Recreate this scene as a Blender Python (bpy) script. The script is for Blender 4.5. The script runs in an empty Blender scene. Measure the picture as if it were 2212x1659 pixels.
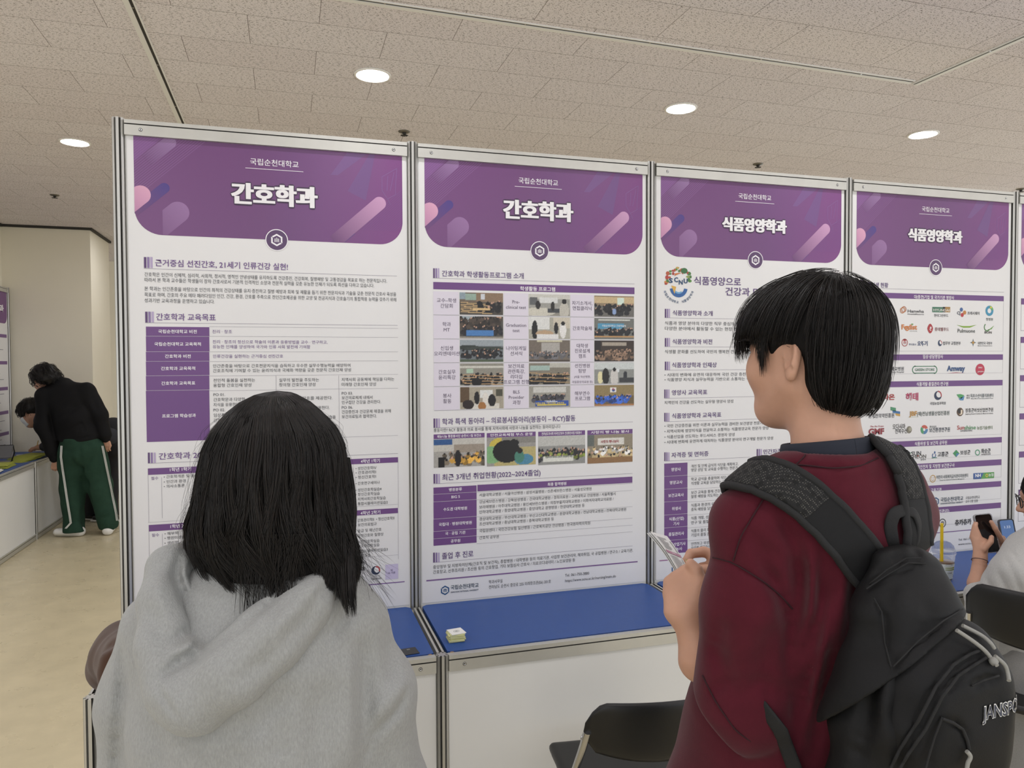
import bpy, bmesh, math, random
import numpy as np
from mathutils import Vector, Matrix

# ---------------------------------------------------------------- camera, world, exposure
SC = bpy.context.scene
COL = SC.collection
CAM = np.array([.5318, -2.7852, 1.67]); FPX = 1599.
_yaw, _pit, _rol = [math.radians(a) for a in (16.904, -1.587, -.271)]
FW = np.array([math.sin(_yaw)*math.cos(_pit), math.cos(_yaw)*math.cos(_pit), math.sin(_pit)])
_r = np.array([math.cos(_yaw), -math.sin(_yaw), 0]); _u = np.cross(_r, FW)
RT = _r*math.cos(_rol) + _u*math.sin(_rol); UP = -_r*math.sin(_rol) + _u*math.cos(_rol)
cd = bpy.data.cameras.new('camera'); cam = bpy.data.objects.new('camera', cd); COL.objects.link(cam)
cd.sensor_width = 36; cd.lens = 36*FPX/2212; cd.clip_start = .05; cd.clip_end = 60
cam.matrix_world = Matrix(((RT[0], UP[0], -FW[0], CAM[0]), (RT[1], UP[1], -FW[1], CAM[1]), (RT[2], UP[2], -FW[2], CAM[2]), (0, 0, 0, 1)))
SC.camera = cam
wd = bpy.data.worlds.new('hall'); SC.world = wd; wd.use_nodes = True
wd.node_tree.nodes['Background'].inputs[0].default_value = (.97, .985, 1, 1)
wd.node_tree.nodes['Background'].inputs[1].default_value = .85
SC.view_settings.view_transform = 'Standard'; SC.view_settings.look = 'None'
SC.view_settings.exposure = 0.52; SC.view_settings.gamma = 1.0; SC.view_settings.use_curve_mapping = False
LAMP = 74.0          # radiance of every downlight diffuser

def ray(px, py): return FW + RT*(px-1106)/FPX - UP*(py-829.5)/FPX
def W(px, py, d): return CAM + ray(px, py)*d                    # point at depth d along the view axis
def atz(px, py, z): r = ray(px, py); return CAM + r*(z-CAM[2])/r[2]
def aty(px, py, y): r = ray(px, py); return CAM + r*(y-CAM[1])/r[1]
def atx(px, py, x): r = ray(px, py); return CAM + r*(x-CAM[0])/r[0]
def Z(px, py, d, add=0.0): return W(px, py, d)

# ---------------------------------------------------------------- materials
MATS = {}
def srgb(c):
    if isinstance(c, str): c = [int(c[i:i+2], 16)/255 for i in (0, 2, 4)]
    return tuple((v/12.92 if v <= .04045 else ((v+.055)/1.055)**2.4) for v in c)
class NT:
    def __init__(s, m): s.t = m.node_tree; s.b = s.t.nodes['Principled BSDF']
    def n(s, ty, **kw):
        o = s.t.nodes.new('ShaderNode'+ty)
        for k, v in kw.items():
            if k.startswith('_'): setattr(o, k[1:], v)
            else: o.inputs[int(k[1:]) if k[1:].isdigit() else k].default_value = v
        return o
    def l(s, a, b, ao=0):
        s.t.links.new(a.outputs[ao] if not isinstance(ao, str) else a.outputs[ao], b)
def mat(name, col, rough=.5, metal=0, spec=.5, noise=0, nscale=8, bump=0, bscale=300, bdist=.002, stretch=(1, 1, 1), coat=0, sheen=0, alpha=1, trans=0, emit=None, es=0, vcol=False, rvar=0):
    if name in MATS: return MATS[name]
    m = bpy.data.materials.new(name); m.use_nodes = True; MATS[name] = m
    t = NT(m); b = t.b; c = (*srgb(col), 1)
    b.inputs['Base Color'].default_value = c; b.inputs['Roughness'].default_value = rough
    b.inputs['Metallic'].default_value = metal; b.inputs['Specular IOR Level'].default_value = spec
    b.inputs['Coat Weight'].default_value = coat; b.inputs['Sheen Weight'].default_value = sheen
    b.inputs['Alpha'].default_value = alpha; b.inputs['Transmission Weight'].default_value = trans
    if emit: b.inputs['Emission Color'].default_value = (*srgb(emit), 1); b.inputs['Emission Strength'].default_value = es
    if vcol:
        a = t.n('Attribute', _attribute_name='Col'); t.l(a, b.inputs['Base Color'])
    if noise or bump or rvar:
        tc = t.n('TexCoord'); mp = t.n('Mapping'); mp.inputs['Scale'].default_value = stretch; t.l(tc, mp.inputs[0], 'Object')
    if noise:
        nz = t.n('TexNoise', Scale=nscale, Detail=5., Roughness=.6); t.l(mp, nz.inputs['Vector'])
        mx = t.n('MixRGB', _blend_type='MULTIPLY', Fac=1.)
        rp = t.n('ValToRGB'); rp.color_ramp.elements[0].position = .3; rp.color_ramp.elements[1].position = .7
        rp.color_ramp.elements[0].color = (1-noise,)*3+(1,); rp.color_ramp.elements[1].color = (1+noise*.4,)*3+(1,)
        t.l(nz, rp.inputs[0]); t.l(rp, mx.inputs[2])
        if vcol: t.l(a, mx.inputs[1])
        else: mx.inputs[1].default_value = c
        t.l(mx, b.inputs['Base Color'])
    if rvar:
        nr = t.n('TexNoise', Scale=nscale*1.7, Detail=4.); t.l(mp, nr.inputs['Vector'])
        mr = t.n('MapRange'); mr.inputs[3].default_value = rough-rvar; mr.inputs[4].default_value = rough+rvar
        t.l(nr, mr.inputs[0]); t.l(mr, b.inputs['Roughness'])
    if bump:
        nb = t.n('TexNoise', Scale=bscale, Detail=3.); t.l(mp, nb.inputs['Vector'])
        bp = t.n('Bump', Strength=bump, Distance=bdist); t.l(nb, bp.inputs['Height']); t.l(bp, b.inputs['Normal'])
    return m

# ---------------------------------------------------------------- mesh helpers
class MB:
    """collects shapes; build() links them as ONE mesh object"""
    def __init__(s): s.v = []; s.f = []; s.mi = []; s.k = 0; s.sm = []; s.col = {}
    def add(s, vs, fs, mi=None, smooth=False, col=None):
        b = len(s.v); s.v += [tuple(map(float, p)) for p in vs]
        for f in fs: s.f.append([b+i for i in f]); s.mi.append(s.k if mi is None else mi); s.sm.append(smooth)
        if col is not None:
            for i in range(b, len(s.v)): s.col[i] = col if not isinstance(col, list) else col[i-b]
        return s
    def box(s, lo, hi, M=None, mi=None, bev=0):
        x0, y0, z0 = lo; x1, y1, z1 = hi
        if bev:
            bm = bmesh.new(); bmesh.ops.create_cube(bm, size=1)
            for v in bm.verts: v.co = Vector(((x0+x1)/2+v.co.x*(x1-x0), (y0+y1)/2+v.co.y*(y1-y0), (z0+z1)/2+v.co.z*(z1-z0)))
            bmesh.ops.bevel(bm, geom=bm.edges[:], offset=bev, segments=2, affect='EDGES', profile=.5)
            vs = [v.co.copy() for v in bm.verts]; fs = [[v.index for v in f.verts] for f in bm.faces] if not bm.verts.index_update() else 0
            bm.free()
        else:
            vs = [Vector(p) for p in ((x0, y0, z0), (x1, y0, z0), (x1, y1, z0), (x0, y1, z0), (x0, y0, z1), (x1, y0, z1), (x1, y1, z1), (x0, y1, z1))]
            fs = [(0, 3, 2, 1), (4, 5, 6, 7), (0, 1, 5, 4), (1, 2, 6, 5), (2, 3, 7, 6), (3, 0, 4, 7)]
        if M is not None: vs = [M @ v for v in vs]
        return s.add(vs, fs, mi)
    def prism(s, poly, a, b, fr, mi=None, smooth=False):
        """poly: 2-D outline (ccw) swept from a to b; fr maps (u, v, t) to a point"""
        n = len(poly)
        vs = [fr(u, v, a) for u, v in poly] + [fr(u, v, b) for u, v in poly]
        fs = [[i, (i+1) % n, n+(i+1) % n, n+i] for i in range(n)]
        s.add(vs, fs, mi, smooth)
        s.add(vs, [list(range(n))[::-1], list(range(n, 2*n))], mi)
        return s
    def tube(s, pts, rad, n=8, mi=None, caps=True, flat=None, smooth=True):
        """round (or flat: (width, thickness, normal)) section along pts"""
        P = [Vector(p) for p in pts]; m = len(P); rad = rad if hasattr(rad, '__len__') else [rad]*m
        T = [(P[min(i+1, m-1)]-P[max(i-1, 0)]).normalized() for i in range(m)]
        u = T[0].orthogonal().normalized(); vs = []
        for i in range(m):
            if flat is not None:
                nn = Vector(flat[i] if hasattr(flat[0], '__len__') else flat); u = (nn-T[i]*nn.dot(T[i])).normalized()
            else: u = (u-T[i]*u.dot(T[i])).normalized()
            w = T[i].cross(u)
            r = rad[i]; ru, rw = (r if hasattr(r, '__len__') else (r, r))
            for k in range(n):
                a = 2*math.pi*(k+.5)/n; c, q = math.cos(a), math.sin(a)
                if flat is not None: c = math.copysign(abs(c)**.55, c); q = math.copysign(abs(q)**.55, q)
                vs.append(P[i]+u*c*ru+w*q*rw)
        fs = [[i*n+k, i*n+(k+1) % n, (i+1)*n+(k+1) % n, (i+1)*n+k] for i in range(m-1) for k in range(n)]
        s.add(vs, fs, mi, smooth)
        if caps: s.add(vs, [list(range(n))[::-1], [(m-1)*n+k for k in range(n)]], mi)
        return s
    def lathe(s, prof, n=32, M=None, mi=None, smooth=True, cap0=True, cap1=True):
        vs = [Vector((r*math.cos(2*math.pi*k/n), r*math.sin(2*math.pi*k/n), z)) for r, z in prof for k in range(n)]
        if M is not None: vs = [M @ v for v in vs]
        fs = [[i*n+k, i*n+(k+1) % n, (i+1)*n+(k+1) % n, (i+1)*n+k] for i in range(len(prof)-1) for k in range(n)]
        s.add(vs, fs, mi, smooth)
        L = len(prof)-1
        if cap0: s.add(vs, [list(range(n))[::-1]], mi)
        if cap1: s.add(vs, [[L*n+k for k in range(n)]], mi)
        return s
    def build(s, name, mats, parent=None, weld=False):
        me = bpy.data.meshes.new(name); me.from_pydata(s.v, [], s.f)
        for m in (mats if isinstance(mats, (list, tuple)) else [mats]): me.materials.append(m)
        me.polygons.foreach_set('material_index', s.mi); me.polygons.foreach_set('use_smooth', s.sm)
        if s.col:
            ca = me.color_attributes.new('Col', 'FLOAT_COLOR', 'POINT')
            for i, c in s.col.items(): ca.data[i].color = (*c, 1)
        me.update()
        if weld:
            bm = bmesh.new(); bm.from_mesh(me); bmesh.ops.remove_doubles(bm, verts=bm.verts, dist=1e-5); bm.to_mesh(me); bm.free()
        o = bpy.data.objects.new(name, me); COL.objects.link(o)
        if parent is not None: put(o, parent)
        return o
def put(o, parent):
    p, loc = parent, Vector((0, 0, 0))
    while p is not None: loc += p.location; p = p.parent
    o.data.transform(Matrix.Translation(-loc)); o.parent = parent
def np_mesh(name, V, Q, mats, parent=None, smooth=True, tri=False, mi=None, col=None):
    k = 3 if tri else 4; me = bpy.data.meshes.new(name); V = np.asarray(V, np.float32); Q = np.asarray(Q, np.int32)
    me.vertices.add(len(V)); me.vertices.foreach_set('co', V.ravel())
    me.loops.add(Q.size); me.loops.foreach_set('vertex_index', Q.ravel())
    me.polygons.add(len(Q)); me.polygons.foreach_set('loop_start', np.arange(0, Q.size, k, dtype=np.int32))
    me.polygons.foreach_set('use_smooth', np.full(len(Q), smooth))
    for m in (mats if isinstance(mats, (list, tuple)) else [mats]): me.materials.append(m)
    if mi is not None: me.polygons.foreach_set('material_index', np.asarray(mi, np.int32))
    if col is not None:
        ca = me.color_attributes.new('Col', 'FLOAT_COLOR', 'POINT')
        ca.data.foreach_set('color', np.concatenate([col, np.ones((len(col), 1))], 1).astype(np.float32).ravel())
    me.update(); me.validate()
    o = bpy.data.objects.new(name, me); COL.objects.link(o)
    if parent is not None: put(o, parent)
    return o
def tag(o, label, cat, group=None):
    o['label'] = label; o['category'] = cat
    if group: o['group'] = group
    return o
def thing(name, label, cat, loc=(0, 0, 0), group=None):
    o = bpy.data.objects.new(name, None); o.empty_display_size = .05; o.location = Vector([float(c) for c in loc]); COL.objects.link(o)
    return tag(o, label, cat, group)
def struct(o): o['kind'] = 'structure'; return o
def copy_tree(o, d, parent=None):
    """a copy of a thing with copies of its parts and sub-parts, moved by d"""
    c = o.copy(); COL.objects.link(c)
    if parent is None: c.location = o.location + Vector(d)
    else: c.parent = parent
    for ch in [x for x in list(o.children)]: copy_tree(ch, d, c)
    return c
# ---------------------------------------------------------------- room
CZ = 3.175
def ceiling_mat():
    m = bpy.data.materials.new('acoustic_tile'); m.use_nodes = True; t = NT(m); b = t.b; b.inputs['Roughness'].default_value = .95; b.inputs['Specular IOR Level'].default_value = .1
    tc = t.n('TexCoord')
    mp = t.n('Mapping'); mp.inputs['Location'].default_value = (-.087+.6*20, -.632+.6*20, 0); t.l(tc, mp.inputs[0], 'Object')
    br = t.n('TexBrick', Scale=1.0); br.offset = .5; br.inputs['Mortar Size'].default_value = .0016; br.inputs['Mortar Smooth'].default_value = .2
    br.inputs['Brick Width'].default_value = .6; br.inputs['Row Height'].default_value = .3; br.inputs['Bias'].default_value = 0
    br.inputs['Color1'].default_value = (*srgb('e8e2e4'), 1); br.inputs['Color2'].default_value = (*srgb('e4dddf'), 1); br.inputs['Mortar'].default_value = (*srgb('8d8682'), 1)
    t.l(mp, br.inputs['Vector'])
    # fissures: short dashes lying along the tile with varied slant
    dn = t.n('TexNoise', Scale=7., Detail=2.); t.l(tc, dn.inputs['Vector'], 'Object')
    ad = t.n('VectorMath', _operation='MULTIPLY_ADD'); ad.inputs[1].default_value = (.07, .05, 0); t.l(dn, ad.inputs[0], 'Color'); t.l(tc, ad.inputs[2], 'Object')
    prev = None
    for sc, st, th, off in ((30, (1, 3.6, 1), .17, 0), (52, (1, 2.6, 1), .15, 3.3), (85, (1, 1.8, 1), .16, 7.1)):
        ms = t.n('Mapping'); ms.inputs['Scale'].default_value = st; ms.inputs['Location'].default_value = (off, off*.7, 0); ms.inputs['Rotation'].default_value = (0, 0, (.1, -.12, .3)[int(off/3.3)]); t.l(ad, ms.inputs[0])
        vo = t.n('TexVoronoi', Scale=float(sc)); vo.voronoi_dimensions = '2D'; t.l(ms, vo.inputs['Vector'])
        mr = t.n('MapRange'); mr.inputs[1].default_value = th*.7; mr.inputs[2].default_value = th; t.l(vo, mr.inputs[0], 'Distance')
        # only some of the cells carry a dash
        sx = t.n('SeparateColor'); t.l(vo, sx.inputs[0], 'Color'); cp = t.n('Math', _operation='GREATER_THAN'); cp.inputs[1].default_value = .62; t.l(sx, cp.inputs[0])
        mx = t.n('Math', _operation='MAXIMUM'); t.l(mr, mx.inputs[0]); t.l(cp, mx.inputs[1])
        if prev is None: prev = mx
        else:
            mn = t.n('Math', _operation='MINIMUM'); t.l(prev, mn.inputs[0]); t.l(mx, mn.inputs[1]); prev = mn
    mi = t.n('MixRGB', _blend_type='MIX'); mi.inputs[1].default_value = (*srgb('7d7672'), 1); t.l(br, mi.inputs[2], 'Color'); t.l(prev, mi.inputs[0])
    t.l(mi, b.inputs['Base Color'])
    bp = t.n('Bump', Strength=.35, Distance=.003); t.l(prev, bp.inputs['Height']); t.l(bp, b.inputs['Normal'])
    return m
M_WALL = mat('cream_paint', 'eee8d6', .8, noise=.03, nscale=1.5, bump=.05, bscale=60)
M_FLOOR = mat('beige_vinyl', 'd0c4a4', .3, noise=.10, nscale=5, bump=.06, bscale=160, rvar=.1, spec=.4)
M_ALU = mat('brushed_aluminium', 'c4c3be', .36, metal=.75, noise=.08, nscale=30, stretch=(1, 1, .05), rvar=.08)
M_ALUR = mat('rail_aluminium', 'c9c8c1', .4, metal=.62, noise=.06, nscale=9, rvar=.1)
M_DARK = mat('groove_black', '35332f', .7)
M_BOARD = mat('white_board', 'e4e4e1', .45, noise=.02, nscale=3)
M_PAPER = mat('poster_paper', 'e3e2e1', .33, noise=.015, nscale=4, bump=.04, bscale=9, bdist=.004)
M_BLUE = mat('blue_counter', '254c90', .42, noise=.05, nscale=30, spec=.4)
M_PINE = mat('plywood_edge', 'a58059', .7)
M_CHROME = mat('chrome', 'cfcfcf', .15, metal=1)
M_WHITE = mat('white_plastic', 'e9e8e4', .5)

mb = MB(); mb.box((-6, -5, -.1), (9, 10, 0)); struct(mb.build('floor', M_FLOOR))
mb = MB(); mb.box((-6, -5, CZ), (9, 10, CZ+.1)); struct(mb.build('ceiling', ceiling_mat()))
mb = MB(); mb.box((-2.9, 6.36, 0), (-1.515, 7.25, CZ)); struct(mb.build('wall_pillar', M_WALL))
mb = MB(); mb.box((-2.9, 1.5, 0), (-2.36, 6.36, CZ)); struct(mb.build('wall_left', M_WALL))
mb = MB(); mb.box((-6, 9.2, 0), (9, 9.4, CZ)); struct(mb.build('wall_back', M_WALL))
# dark strips standing in for the shadow gap where the ceiling meets the walls
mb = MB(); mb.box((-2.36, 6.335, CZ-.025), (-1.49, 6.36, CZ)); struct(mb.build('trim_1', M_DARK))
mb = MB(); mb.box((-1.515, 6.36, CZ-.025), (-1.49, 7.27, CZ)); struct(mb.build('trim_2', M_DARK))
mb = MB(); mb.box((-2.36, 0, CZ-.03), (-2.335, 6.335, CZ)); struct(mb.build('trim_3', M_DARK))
# recessed slot tracks in the ceiling: white flange, dark slit
def track(name, a, b):
    a, b = Vector(a), Vector(b); d = (b-a).normalized(); n = Vector((-d.y, d.x, 0)); m = MB()
    fr = lambda u, v, t: tuple(a+d*t+n*u+Vector((0, 0, CZ-.006+v)))
    L = (b-a).length
    m.prism([(-.03, 0), (-.006, 0), (-.006, .006), (-.03, .006)], 0, L, fr, 0); m.prism([(.008, 0), (.014, 0), (.014, .006), (.008, .006)], 0, L, fr, 0)
    m.prism([(-.006, .003), (.008, .003), (.008, .006), (-.006, .006)], 0, L, fr, 1)
    t = 0.35
    while t < L-.1:                                  # fixing screws in the slit
        m.lathe([(.0045, 0), (.0045, .004)], 8, Matrix.Translation(a+d*t+Vector((0, 0, CZ-.005))), 2); t += .62
    return struct(m.build(name, [M_WHITE, M_DARK, M_CHROME]))
track('trim_4', (-.067, 9.1, 0), (-.067, -2.2, 0))
track('trim_5', (3.77, .43, 0), (-.03, .335, 0))
track('trim_6', (3.86, -2.2, 0), (3.80, .46, 0))

# downlights on their grid: four seen, the unseen rest added to light the hall
M_GLOW = mat('lamp_diffuser', 'ffffff', .5, emit='fafaff', es=LAMP)
M_RING = mat('lamp_ring', 'f1efe9', .4)
DL = None
seen_lamps = {(0, 1): 'bright round ceiling downlight left of the middle, above the first purple nursing poster', (1, 1): 'bright round ceiling downlight above the second and third posters',
              (2, 1): 'bright round ceiling downlight at the far right above the fourth poster', (-1, 2): 'bright round ceiling downlight at the left over the open aisle'}
for j, ly in enumerate((6.36, 4.62, 2.88, 1.15, -.6, -2.35, -4.1)):  # the two farthest rows are unseen, added to brighten the far walls
    for i, lx in enumerate((-4.42, -.815, .978, 2.779, 4.58, 6.38)):
        if i == 0: lx = -2.62
        if j == 0 and i != 1 and i != 3: continue
        key = (i-2, 3-j)
        lab = seen_lamps.get((i-2, {2: 2, 3: 1}.get(j, 9)), 'round ceiling downlight outside the picture')
        if DL is None:
            DL = thing('downlight', lab, 'ceiling light', (lx, ly, CZ), 'ceiling downlights')
            M = Matrix.Translation((lx, ly, CZ))
            m = MB(); m.lathe([(.096, -.001), (.094, -.007), (.084, -.008), (.080, -.003), (.079, .01)], 40, M, cap0=False, cap1=False); m.build('trim_ring', M_RING, DL)
            m = MB(); m.lathe([(.079, -.0035), (.05, -.0045), (.001, -.005)], 40, M, cap0=False); m.build('diffuser', M_GLOW, DL)
            base = Vector((lx, ly, CZ)); DL['label'] = lab
        else:
            c = copy_tree(DL, Vector((lx, ly, CZ))-base); c['label'] = lab
# sprinkler heads
SP = None
for k, (sx, sy, lab) in enumerate(((1.277, 2.04, 'small dark ceiling sprinkler above the joint of the first two panels'), (3.97, 2.085, 'small dark ceiling sprinkler above the third poster panel'),
                                   (-1.408, 4.672, 'small dark ceiling sprinkler over the aisle by the far pillar'), (6.69, 2.153, 'small dark ceiling sprinkler at the far right end of the panels'))):
    if SP is None:
        SP = thing('sprinkler', lab, 'sprinkler', (sx, sy, CZ), 'ceiling sprinklers'); M = Matrix.Translation((sx, sy, CZ))
        m = MB(); m.lathe([(.038, 0), (.036, -.006), (.02, -.012), (.012, -.012)], 20, M); m.build('flange', mat('steel_dull', '77736b', .4, metal=.8), SP)
        m = MB(); m.lathe([(.012, -.008), (.012, -.018), (.006, -.021), (.006, -.027)], 12, M)
        for q in range(10):
            a = 2*math.pi*q/10; m.box((.006, -.003, -.028), (.024, .003, -.0255), M @ Matrix.Rotation(a, 4, 'Z'))
        m.build('deflector', M_DARK, SP)
        b0 = Vector((sx, sy, CZ))
    else: copy_tree(SP, Vector((sx, sy, CZ))-b0)['label'] = lab

# ---------------------------------------------------------------- modular booth system
PT, CH, CD = .99, .75, .5            # post pitch, counter height, counter depth
def post_poly(r=.02):
    P = []
    for k in range(8):
        a = math.radians(22.5+45*k)
        for da, rr in ((-.17, r), (-.2, r*.62), (.2, r*.62), (.17, r)): P.append((rr*math.cos(a+da), rr*math.sin(a+da)))
    return P
def post(name, x, y, z1, label, group):
    m = MB(); m.prism(post_poly(), 0, z1, lambda u, v, t: (x+u, y+v, t)); m.mi = [1 if (i % 4 == 1 and i < 32) else 0 for i in range(len(m.f))]
    o = m.build(name, [M_ALU, M_DARK]); return tag(o, label, 'post', group)
RAIL = [(-.018, 0), (.018, 0), (.018, .051), (-.018, .051), (-.018, .0385), (-.0125, .0385), (-.0125, .0345), (-.018, .0345)]   # (depth, height) with a slot in the face
def rail(m, fr, a, b):
    k = len(m.f); m.prism(RAIL, a, b, fr, 0); m.mi[k+5] = 1; m.mi[k+4] = m.mi[k+6] = 1
def screw(p, nrm, parent):
    q = Vector(nrm).to_track_quat('Z', 'Y').to_matrix().to_4x4(); M = Matrix.Translation(p) @ q; m = MB()
    m.lathe([(.0048, -.002), (.0048, .0012), (.0034, .0016), (.0022, .0002), (.001, .0002)], 14, M, 0, cap0=False, cap1=True)
    m.lathe([(.0062, .0003), (.0049, .0004)], 14, M, 1, cap0=False, cap1=False)
    m.lathe([(.0020, .0006), (.0001, .0006)], 6, M, 1, cap0=False, cap1=False)
    return m.build('screw', [M_CHROME, M_DARK], parent)
ORD = ['first', 'second', 'third', 'fourth', 'fifth', 'sixth']
def booth(fr0, n, H, names, front=True):
    """fr0(u, w, z): u along the wall, w out of the wall towards the visitor"""
    nn = Vector(fr0(0, 1, 0))-Vector(fr0(0, 0, 0))
    for i in range(n+1):
        x, y, _ = fr0(i*PT, 0, 0); post('upright_post', x, y, H, names[0] % ORD[i], names[3]+' wall posts')
        x, y, _ = fr0(i*PT, CD, 0); post('counter_post', x, y, CH, names[1] % ORD[i], names[3]+' counter posts')
    for i in range(n):
        u0, u1 = i*PT+.0205, (i+1)*PT-.0205
        t = thing('partition_panel', names[2] % ORD[i], 'panel', fr0((u0+u1)/2, 0, 0), names[3]+' wall panels')
        m = MB(); m.prism([(-.003, 0), (.003, 0), (.003, 1), (-.003, 1)], u0, u1, lambda a, b, c: fr0(c, a, .06+b*(H-.06-.057))); m.build('board', M_BOARD, t)
        m = MB(); rail(m, lambda a, b, c: fr0(c, -a, H-.057+b), u0, u1); r = m.build('top_rail', [M_ALUR, M_DARK], t)
        for uu in (u0+.05, u1-.05): screw(fr0(uu, .018, H-.057+.019), nn, t)
        m = MB(); rail(m, lambda a, b, c: fr0(c, -a, .02+b), u0, u1); m.build('bottom_rail', [M_ALUR, M_DARK], t)
        # counter unit
        c = thing('counter_unit', names[4] % ORD[i], 'counter', fr0((u0+u1)/2, CD/2, 0), names[3]+' counters')
        m = MB(); m.prism([(u0+.02, .006), (u1-.02, .006), (u1-.002, .022), (u1-.002, CD-.022), (u1-.022, CD-.012), (u0+.022, CD-.012), (u0+.002, CD-.022), (u0+.002, .022)], CH-.016, CH-.0005, lambda a, b, z: fr0(a, b, z))
        m.build('counter_top', M_BLUE, c)
        m = MB(); m.prism([(u0+.01, CD-.0155), (u1-.01, CD-.0155), (u1-.01, CD-.0125), (u0+.01, CD-.0125)], CH-.016, CH-.0005, lambda a, b, z: fr0(a, b, z)); m.build('top_edge', M_PINE, c)
        m = MB(); rail(m, lambda a, b, q: fr0(q, CD-a*.7, CH-.053+b), u0, u1); m.build('front_rail', [M_ALUR, M_DARK], c)
        for uu in (u0+.05, u1-.05): screw(fr0(uu, CD+.0126, CH-.053+.019), nn, c)
        m = MB(); m.prism([(-.003, 0), (.003, 0), (.003, 1), (-.003, 1)], u0, u1, lambda a, b, q: fr0(q, CD+a, .055+b*(CH-.108))); m.build('front_board', M_BOARD, c)
        m = MB(); rail(m, lambda a, b, q: fr0(q, CD-a*.7, .005+b), u0, u1); m.build('foot_rail', [M_ALUR, M_DARK], c)
        for uu, sgn in ((u0-.0205, 1),):
            m = MB(); m.prism([(-.012, -.05), (.012, -.05), (.012, 0), (.0045, 0), (.0045, -.006), (-.0045, -.006), (-.0045, 0), (-.012, 0)], .0225, CD-.0225, lambda a, b, q: fr0(uu+a, q, CH-.001+b)); m.mi[3] = m.mi[4] = m.mi[5] = 1
            m.build('side_rail', [M_ALUR, M_DARK], c)
        if i == n-1:
            uu = u1+.0205; m = MB(); m.prism([(-.012, -.05), (.012, -.05), (.012, 0), (.0045, 0), (.0045, -.006), (-.0045, -.006), (-.0045, 0), (-.012, 0)], .0225, CD-.0225, lambda a, b, q: fr0(uu+a, q, CH-.001+b)); m.mi[3] = m.mi[4] = m.mi[5] = 1
            m.build('side_rail', [M_ALUR, M_DARK], c)
MAINF = lambda u, w, z: (u, -w, z)
booth(MAINF, 5, 2.5, ('tall grooved aluminium post of the poster wall, %s from its open left end', 'short aluminium post at the counter front of the poster wall, %s from its left end',
      'white board panel with aluminium top rail behind the %s poster from the left', 'main', 'blue topped white fronted counter below the %s poster from the left'))
SIDEX, SIDEY = -2.3, 3.34
SIDEF = lambda u, w, z: (SIDEX+w, SIDEY+u, z)
booth(SIDEF, 3, 2.5, ('tall grooved aluminium post of the far side booth, the %s counted from the camera', 'short aluminium post at the far side booth counter, %s counted from the camera',
      'white board panel of the far side booth, the %s counted from the camera', 'side booth', 'blue topped counter of the far side booth, the %s counted from the camera'))
# ---------------------------------------------------------------- posters: printed sheets on the panels
# print layouts are written in sheet coordinates read off enlarged views: region index, x, y
REG = [(230, 230, 3.253), (230, 700, 2.719), (880, 300, 4.096), (880, 690, 2.72), (1390, 340, 3.606), (1390, 760, 3.073), (1830, 370, 3.859), (1830, 760, 3.073)]
SHEET = -.0062
def zr(k, x, y):
    a, b, s = REG[k]; p = aty(a+x/s, b+y/s, -.005); return p[0], p[2]
C_PUR = '6b4a85'; C_INK = '3a3a3e'; C_WHT = 'f2eff2'; C_HD = '5c4477'; C_TAB = '6c4680'
def pmat(c, r=.35):
    return mat('print_'+(c if isinstance(c, str) else 'x'), c, r)
TEXTS = []      # (string, x, z, width or None, em height, colour, parent, name, bold, align, y)
def txt_w(par, name, s, x, z, w, h, col=C_INK, bold=0, al='l', y=-.0072, fr=None):
    TEXTS.append((s, x, z, w, h, col, par, name, bold, al, y, fr))
def txt(par, name, k, s, x0, yb, x1, h, col=C_INK, bold=0, y=-.0072):
    x, z = zr(k, x0, yb); x2, _ = zr(k, x1, yb); _, zt = zr(k, x0, yb-h)
    txt_w(par, name, s, x, z, x2-x, zt-z, col, bold, 'l', y)
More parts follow.
